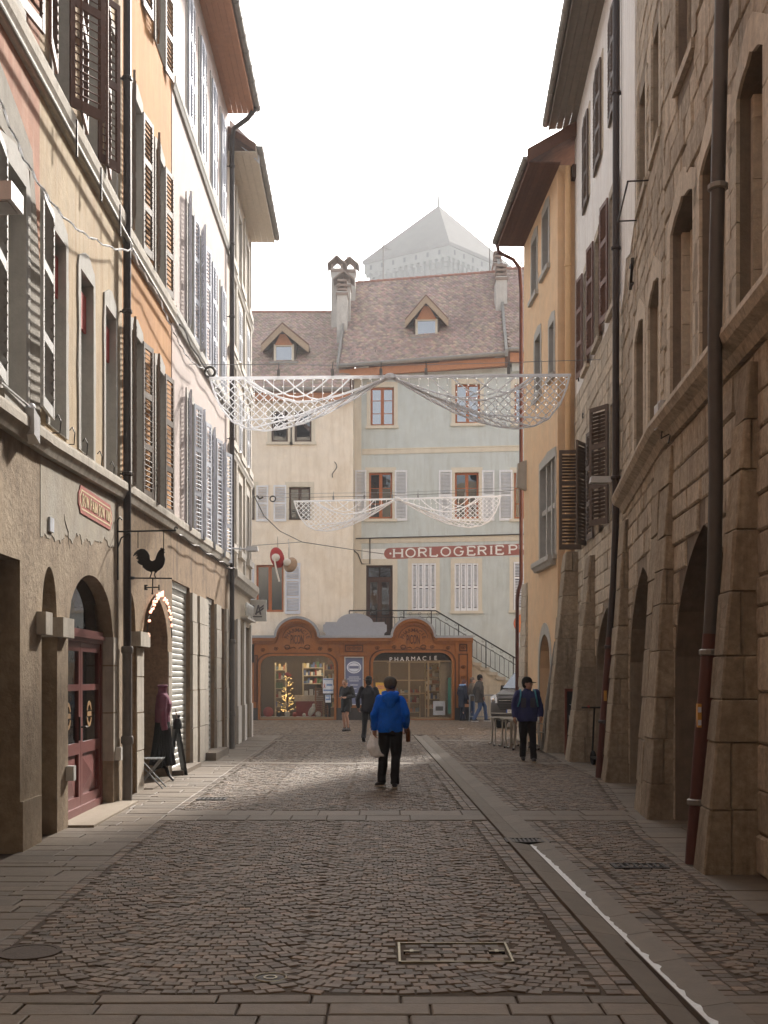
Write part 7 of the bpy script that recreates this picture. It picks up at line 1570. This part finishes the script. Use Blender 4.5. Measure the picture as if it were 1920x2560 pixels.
person('person in beige jacket half hidden behind the couple at the shop corner', (3.62, 46.05, 0), R(-80), 1.76, {}, dict(mat=cloth('beige_jacket', C(120, 104, 84)), hem=.78, bulk=1.15, collar=.03), dict(mat=JEAN), dict(mat=SHD), [('hair', HAIRG)])
# man in cap walking towards the camera, looking to the side
mp = person('person in navy jacket and black cap walking towards the camera, looking aside', (2.98, 23.3, 0), R(180), 1.74, dict(kl=(-.1, .1, .51), al=(-.11, .16, .09), kr=(.09, .06, .5), ar=(.07, -.22, .12), el=(-.27, -.02, 1.16), wl=(-.27, .08, .93), er=(.27, -.04, 1.16), wr=(.27, .06, .92), hy=R(62), cul=.7, cur=.7, tpr=-.25), dict(mat=NAVY, hem=.84, bulk=1.1, collar=.03, fold=.018), dict(mat=BLK), dict(mat=SHD, sole=SOLE), [('cap', CAPB), ('hair', CAPB)])
obj('chest_panel', MB().hexa([(-.15, .14, 1.13), (-.045, .15, 1.13), (-.045, .172, 1.13), (-.15, .158, 1.13), (-.14, .13, 1.33), (-.045, .14, 1.33), (-.045, .166, 1.33), (-.14, .15, 1.33)]), cloth('slate_panel', C(74, 74, 92)), mp); obj('chest_panel', MB().hexa([(.045, .15, 1.13), (.15, .14, 1.13), (.15, .158, 1.13), (.045, .172, 1.13), (.045, .14, 1.33), (.14, .13, 1.33), (.14, .15, 1.33), (.045, .166, 1.33)]), cloth('slate_panel', C(74, 74, 92)), mp)
TEAL = cloth('turquoise_strap', C(70, 150, 176)); e = empty('backpack', (2.98, 23.3, 0), R(180), 'turquoise strapped backpack worn by the person in the black cap', 'backpack')
for sx in (-1, 1): obj('strap', MB().tube([(sx*.13, -.15, 1.4), (sx*.14, -.05, 1.5), (sx*.145, .1, 1.47), (sx*.16, .18, 1.36), (sx*.18, .18, 1.25), (sx*.21, .1, 1.15)], .018, 6), TEAL, e)
obj('pack', remesh(loft(MB(), [(Vector((0, -.26, .95)), .13, .07), (Vector((0, -.28, 1.15)), .16, .1), (Vector((0, -.26, 1.42)), .12, .07)], 14), .014, 'pack', 2), NAVY, e)
# shopper inside the pharmacy
person('person in dark coat bending at the counter inside the pharmacy', (-2.35, 47.2, 0), R(120), 1.7, dict(ch=(0, .1, 1.26), hd=(0, .24, 1.5), nk=(0, .16, 1.42), hp=-.4, sl=(-.19, .1, 1.38), sr=(.19, .1, 1.38)), dict(mat=GREYC, hem=.7, bulk=1.15), dict(mat=BLK), dict(mat=SHD), [('hair', HAIRG)])
# ---- dressed mannequin
PURP = cloth('plum_knit', C(124, 56, 84)); e = empty('mannequin', (-3.78, 19.12, 0), R(-75), 'headless mannequin in plum turtleneck and black skirt by the shop arch', 'mannequin')
t = loft(MB(), [(Vector((0, 0, .98)), .18, .13), (Vector((0, 0, 1.1)), .17, .125), (Vector((0, .02, 1.3)), .18, .145), (Vector((0, 0, 1.44)), .15, .1), (Vector((0, 0, 1.5)), .07, .06)], 16)
for sx in (-1, 1): t.ell((sx*.16, 0, 1.41), (.07, .07, .07), 10, 8).tube([(sx*.17, 0, 1.42), (sx*.23, -.02, 1.2), (sx*.24, .0, .96), (sx*.24, .02, .86)], [.07, .065, .06, .055], 12)
t.tube([(0, 0, 1.46), (0, .0, 1.6)], [.075, .072], 14); obj('sweater', remesh(t, .012, 'sweater', 3, .01), PURP, e)
obj('collar', MB().tube([(.066*math.cos(R(k*24)), .066*math.sin(R(k*24)), 1.6) for k in range(16)], .026, 8), PURP, e)
sk = MB(); n = 48; vs = []
for z, r_ in ((1.0, .165), (.8, .19), (.5, .24), (.26, .29)):
    for k_ in range(n): a_ = 2*math.pi*k_/n; rr_ = r_*(1+(.07 if k_ % 2 else -.04)*(1.1-z)); vs.append((rr_*math.cos(a_), rr_*.75*math.sin(a_), z))
obj('skirt', sk.add(vs, [(i*n+q, i*n+(q+1) % n, (i+1)*n+(q+1) % n, (i+1)*n+q) for i in range(3) for q in range(n)]), cloth('black_pleats', C(26, 24, 25)), e)
obj('stand', MB().tube([(0, 0, .2), (0, 0, .9)], .025, 8), BIR, e)
for k_ in range(3): a_ = R(30+k_*120); obj('leg', MB().tube([(0, 0, .24), (.12*math.cos(a_), .12*math.sin(a_), .2), (.22*math.cos(a_), .22*math.sin(a_), .07), (.32*math.cos(a_), .32*math.sin(a_), .015)], [.03, .028, .022, .02], 8), BIR, e)
e = empty('handbag', (-3.56, 19.32, .86), 0, 'small black handbag hanging from the mannequin arm', 'bag'); obj('purse', remesh(loft(MB(), [(Vector((0, 0, 0)), .08, .1), (Vector((0, 0, .1)), .075, .1), (Vector((0, 0, .18)), .05, .06)], 12), .012, 'purse', 2), CAPB, e); obj('chain', MB().tube([(0, -.06, .16), (-.04, 0, .34), (0, .06, .16)], .006, 5), BRASS, e)
# ================================================================ parked van
VAN = M('van_grey_paint', C(84, 79, 76), .3, .04, 6, .02, 40, metal=.5, spec=.6); VBL = M('van_black_plastic', C(34, 33, 34), .6, .05); CHR = M('chrome', C(206, 206, 208), .15, .03, metal=.9)
vg = empty('parked_van', (4.4, 37.9, 0), R(-31), 'dark grey parked van seen from the front beside the barrier', 'van')
def vsec(y, z0, z1, hb, ht, n=24):
    pts = []
    for k_ in range(n):
        a_ = 2*math.pi*k_/n; c_, s_ = math.cos(a_), math.sin(a_); p_ = 4.5
        r_ = (abs(c_)**p_+abs(s_)**p_)**(-1/p_); u, v = c_*r_, s_*r_
        h = hb+(ht-hb)*(v+1)/2; pts.append((u*h, y, z0+(z1-z0)*(v+1)/2))
    return pts
secs = [(0, .45, 1.0, .8, .78), (.03, .34, 1.1, .9, .86), (.14, .26, 1.17, .97, .92), (.45, .22, 1.25, .99, .95), (.85, .22, 1.33, .99, .95), (1.0, .22, 1.42, .99, .93), (1.7, .22, 1.95, .99, .84), (2.05, .22, 2.05, .99, .84), (4.8, .22, 2.07, .99, .86), (4.97, .3, 2.0, .96, .84)]
vs = []; 
for q in secs: vs += vsec(*q)
n = 24; me = MB().add(vs, [(i*n+k_, i*n+(k_+1) % n, (i+1)*n+(k_+1) % n, (i+1)*n+k_) for i in range(len(secs)-1) for k_ in range(n)]+[tuple(range(n)), tuple(range((len(secs)-1)*n, len(secs)*n))])
obj('body', me.mesh('body', True), VAN, vg)
def vquad(name, pts, th, mat, par=vg):
    P = [Vector(p_) for p_ in pts]; nr = (P[1]-P[0]).cross(P[-1]-P[0]).normalized()
    if nr.y > 0 or (abs(nr.y) < .2 and nr.z < 0): nr = -nr
    nn = len(P); return obj(name, MB().add([*P, *[q+nr*th for q in P]], [tuple(range(nn)), tuple(range(nn, 2*nn))]+[(i, (i+1) % nn, nn+(i+1) % nn, nn+i) for i in range(nn)]), mat, par)
vquad('windscreen', [(-.84, .93, 1.385), (-.4, .9, 1.37), (.4, .9, 1.37), (.84, .93, 1.385), (.72, 1.62, 1.9), (.3, 1.6, 1.915), (-.3, 1.6, 1.915), (-.72, 1.62, 1.9)], .02, glass_mat('van_windscreen', 0, 2.6, .01))
vquad('bonnet_panel', [(-.72, .1, 1.165), (.72, .1, 1.165), (.8, .82, 1.335), (-.8, .82, 1.335)], .015, M('van_bonnet_sheen', C(120, 120, 126), .18, .03, 6, .02, 40, metal=.6, spec=.7))  # bonnet highlight put into a lighter copy of the van paint
gr_ = obj('grille', MB().box(-.56, .56, -.03, .06, .72, .86), VBL, vg); obj('grille_bar', MB().box(-.54, -.13, -.045, -.03, .775, .8).box(.13, .54, -.045, -.03, .775, .8), CHR, gr_)
obj('badge', MB().prism([(.1*math.cos(R(k_*20)), .785+.045*math.sin(R(k_*20))) for k_ in range(18)], -.06, -.03), CHR, gr_); obj('badge_field', MB().prism([(.085*math.cos(R(k_*20)), .785+.035*math.sin(R(k_*20))) for k_ in range(18)], -.064, -.06), M('badge_dark', C(60, 62, 76), .3), gr_); text('badge_script', 'Ford', .06, CHR, gr_, (0, -.066, .785), (R(90), 0, 0), .002)
lg = obj('lower_grille', MB().prism([(-.5, .46), (.5, .46), (.64, .68), (-.64, .68)], -.035, .05), VBL, vg)
for k_ in range(3): obj('grille_bar', MB().box(-.55, .55, -.045, -.035, .5+k_*.06, .515+k_*.06), M('grille_bar_grey', C(70, 68, 66), .5), lg)
for sx in (-1, 1):
    hl = vquad('headlight', [(sx*.62, .0, .7), (sx*.88, .1, .66), (sx*.95, .2, .9), (sx*.74, .08, .98), (sx*.64, .02, .86)], .03, M('headlight_lens', C(206, 210, 216), .1, .05, spec=.8)); obj('reflector', MB().ell((sx*.8, .03, .8), (.07, .05, .08), 10, 8), CHR, hl)
    obj('fog_lamp', MB().ell((sx*.82, .06, .45), (.07, .04, .07), 10, 8), VBL, vg)
    mi = obj('door_mirror', MB().hexa([(sx*1.03-.1, 1.3, 1.18), (sx*1.03+.08, 1.3, 1.18), (sx*1.03+.08, 1.42, 1.18), (sx*1.03-.1, 1.42, 1.18), (sx*1.03-.08, 1.32, 1.46), (sx*1.03+.07, 1.32, 1.46), (sx*1.03+.07, 1.42, 1.46), (sx*1.03-.08, 1.42, 1.46)]), VBL, vg)
    obj('mirror_arm', MB().tube([(sx*1.0, 1.36, 1.24), (sx*.88, 1.4, 1.2)], .03, 6), VBL, mi)
    for y in (.85, 3.8):
        wh = obj('wheel', MB().tube([(sx*.76, y, .34), (sx*.99, y, .34)], .34, 24), TYR, vg); obj('rim', MB().tube([(sx*.97, y, .34), (sx*1.0, y, .34)], .22, 20), CHR, wh)
obj('bumper_strip', MB().hexa([(-.84, -.05, .33), (.84, -.05, .33), (.84, .05, .33), (-.84, .05, .33), (-.84, -.05, .37), (.84, -.05, .37), (.84, .05, .37), (-.84, .05, .37)]), CHR, vg)
pl = obj('number_plate', MB().box(-.26, .26, -.06, -.04, .37, .48), WSIGN, vg); obj('plate_band', MB().box(-.26, -.215, -.064, -.06, .37, .48), M('eu_blue', C(40, 84, 190), .4), pl); text('plate_lettering', 'EC-718-XR', .1, M('plate_black', C(24, 24, 26), .5), pl, (.02, -.062, .425), (R(90), 0, 0), .002, sx=.86)
for sx in (-1, 1): obj('wiper', MB().tube([(sx*.1, .86, 1.24), (sx*.1-.35, 1.0, 1.33), (sx*.1-.62, 1.02, 1.33)], .012, 5), M('wiper_black', C(30, 30, 34), .5), vg)
for o in vg.children:
    b_ = o.name.split('.')[0]
    if b_ in ('grille', 'lower_grille', 'headlight', 'fog_lamp', 'bumper_strip', 'number_plate'): o.location.z = .19
    if b_ in ('wiper', 'door_mirror'): o.location.z = .12 if b_ == 'wiper' else .02
# ---- tree on the castle slope
LEAF = M('hill_foliage', C(70, 84, 48), .7, .3, 1.5, 0)
e = empty('hillside_tree', U(1290, 740, 140)-Vector((0, 0, 2)), 0, 'hazy green tree on the castle slope behind the right chimney', 'tree')
obj('trunk', MB().tube([(0, 0, -6), (.2, 0, 0), (0, 0, 3)], [.4, .3, .15], 8), WDARK, e); cr = MB(); r4 = random.Random(6)
for k_ in range(2600):
    cl = r4.randrange(9); c0 = Vector((math.sin(cl*2.4)*2.0, math.cos(cl*1.7)*1.6, 1.6+.45*cl)); q = Vector((r4.gauss(0, .75), r4.gauss(0, .75), r4.gauss(0, .55)))+c0
    a_ = Vector((r4.uniform(-1, 1), r4.uniform(-1, 1), r4.uniform(-1, 1))).normalized()*.2; b_ = a_.orthogonal().normalized()*.13; cr.add([q-a_, q+b_, q+a_, q-b_], [(0, 1, 2, 3)])
tag(obj('crown', cr, LEAF, e), kind='stuff')

bpy.data.scenes.remove(TMP)
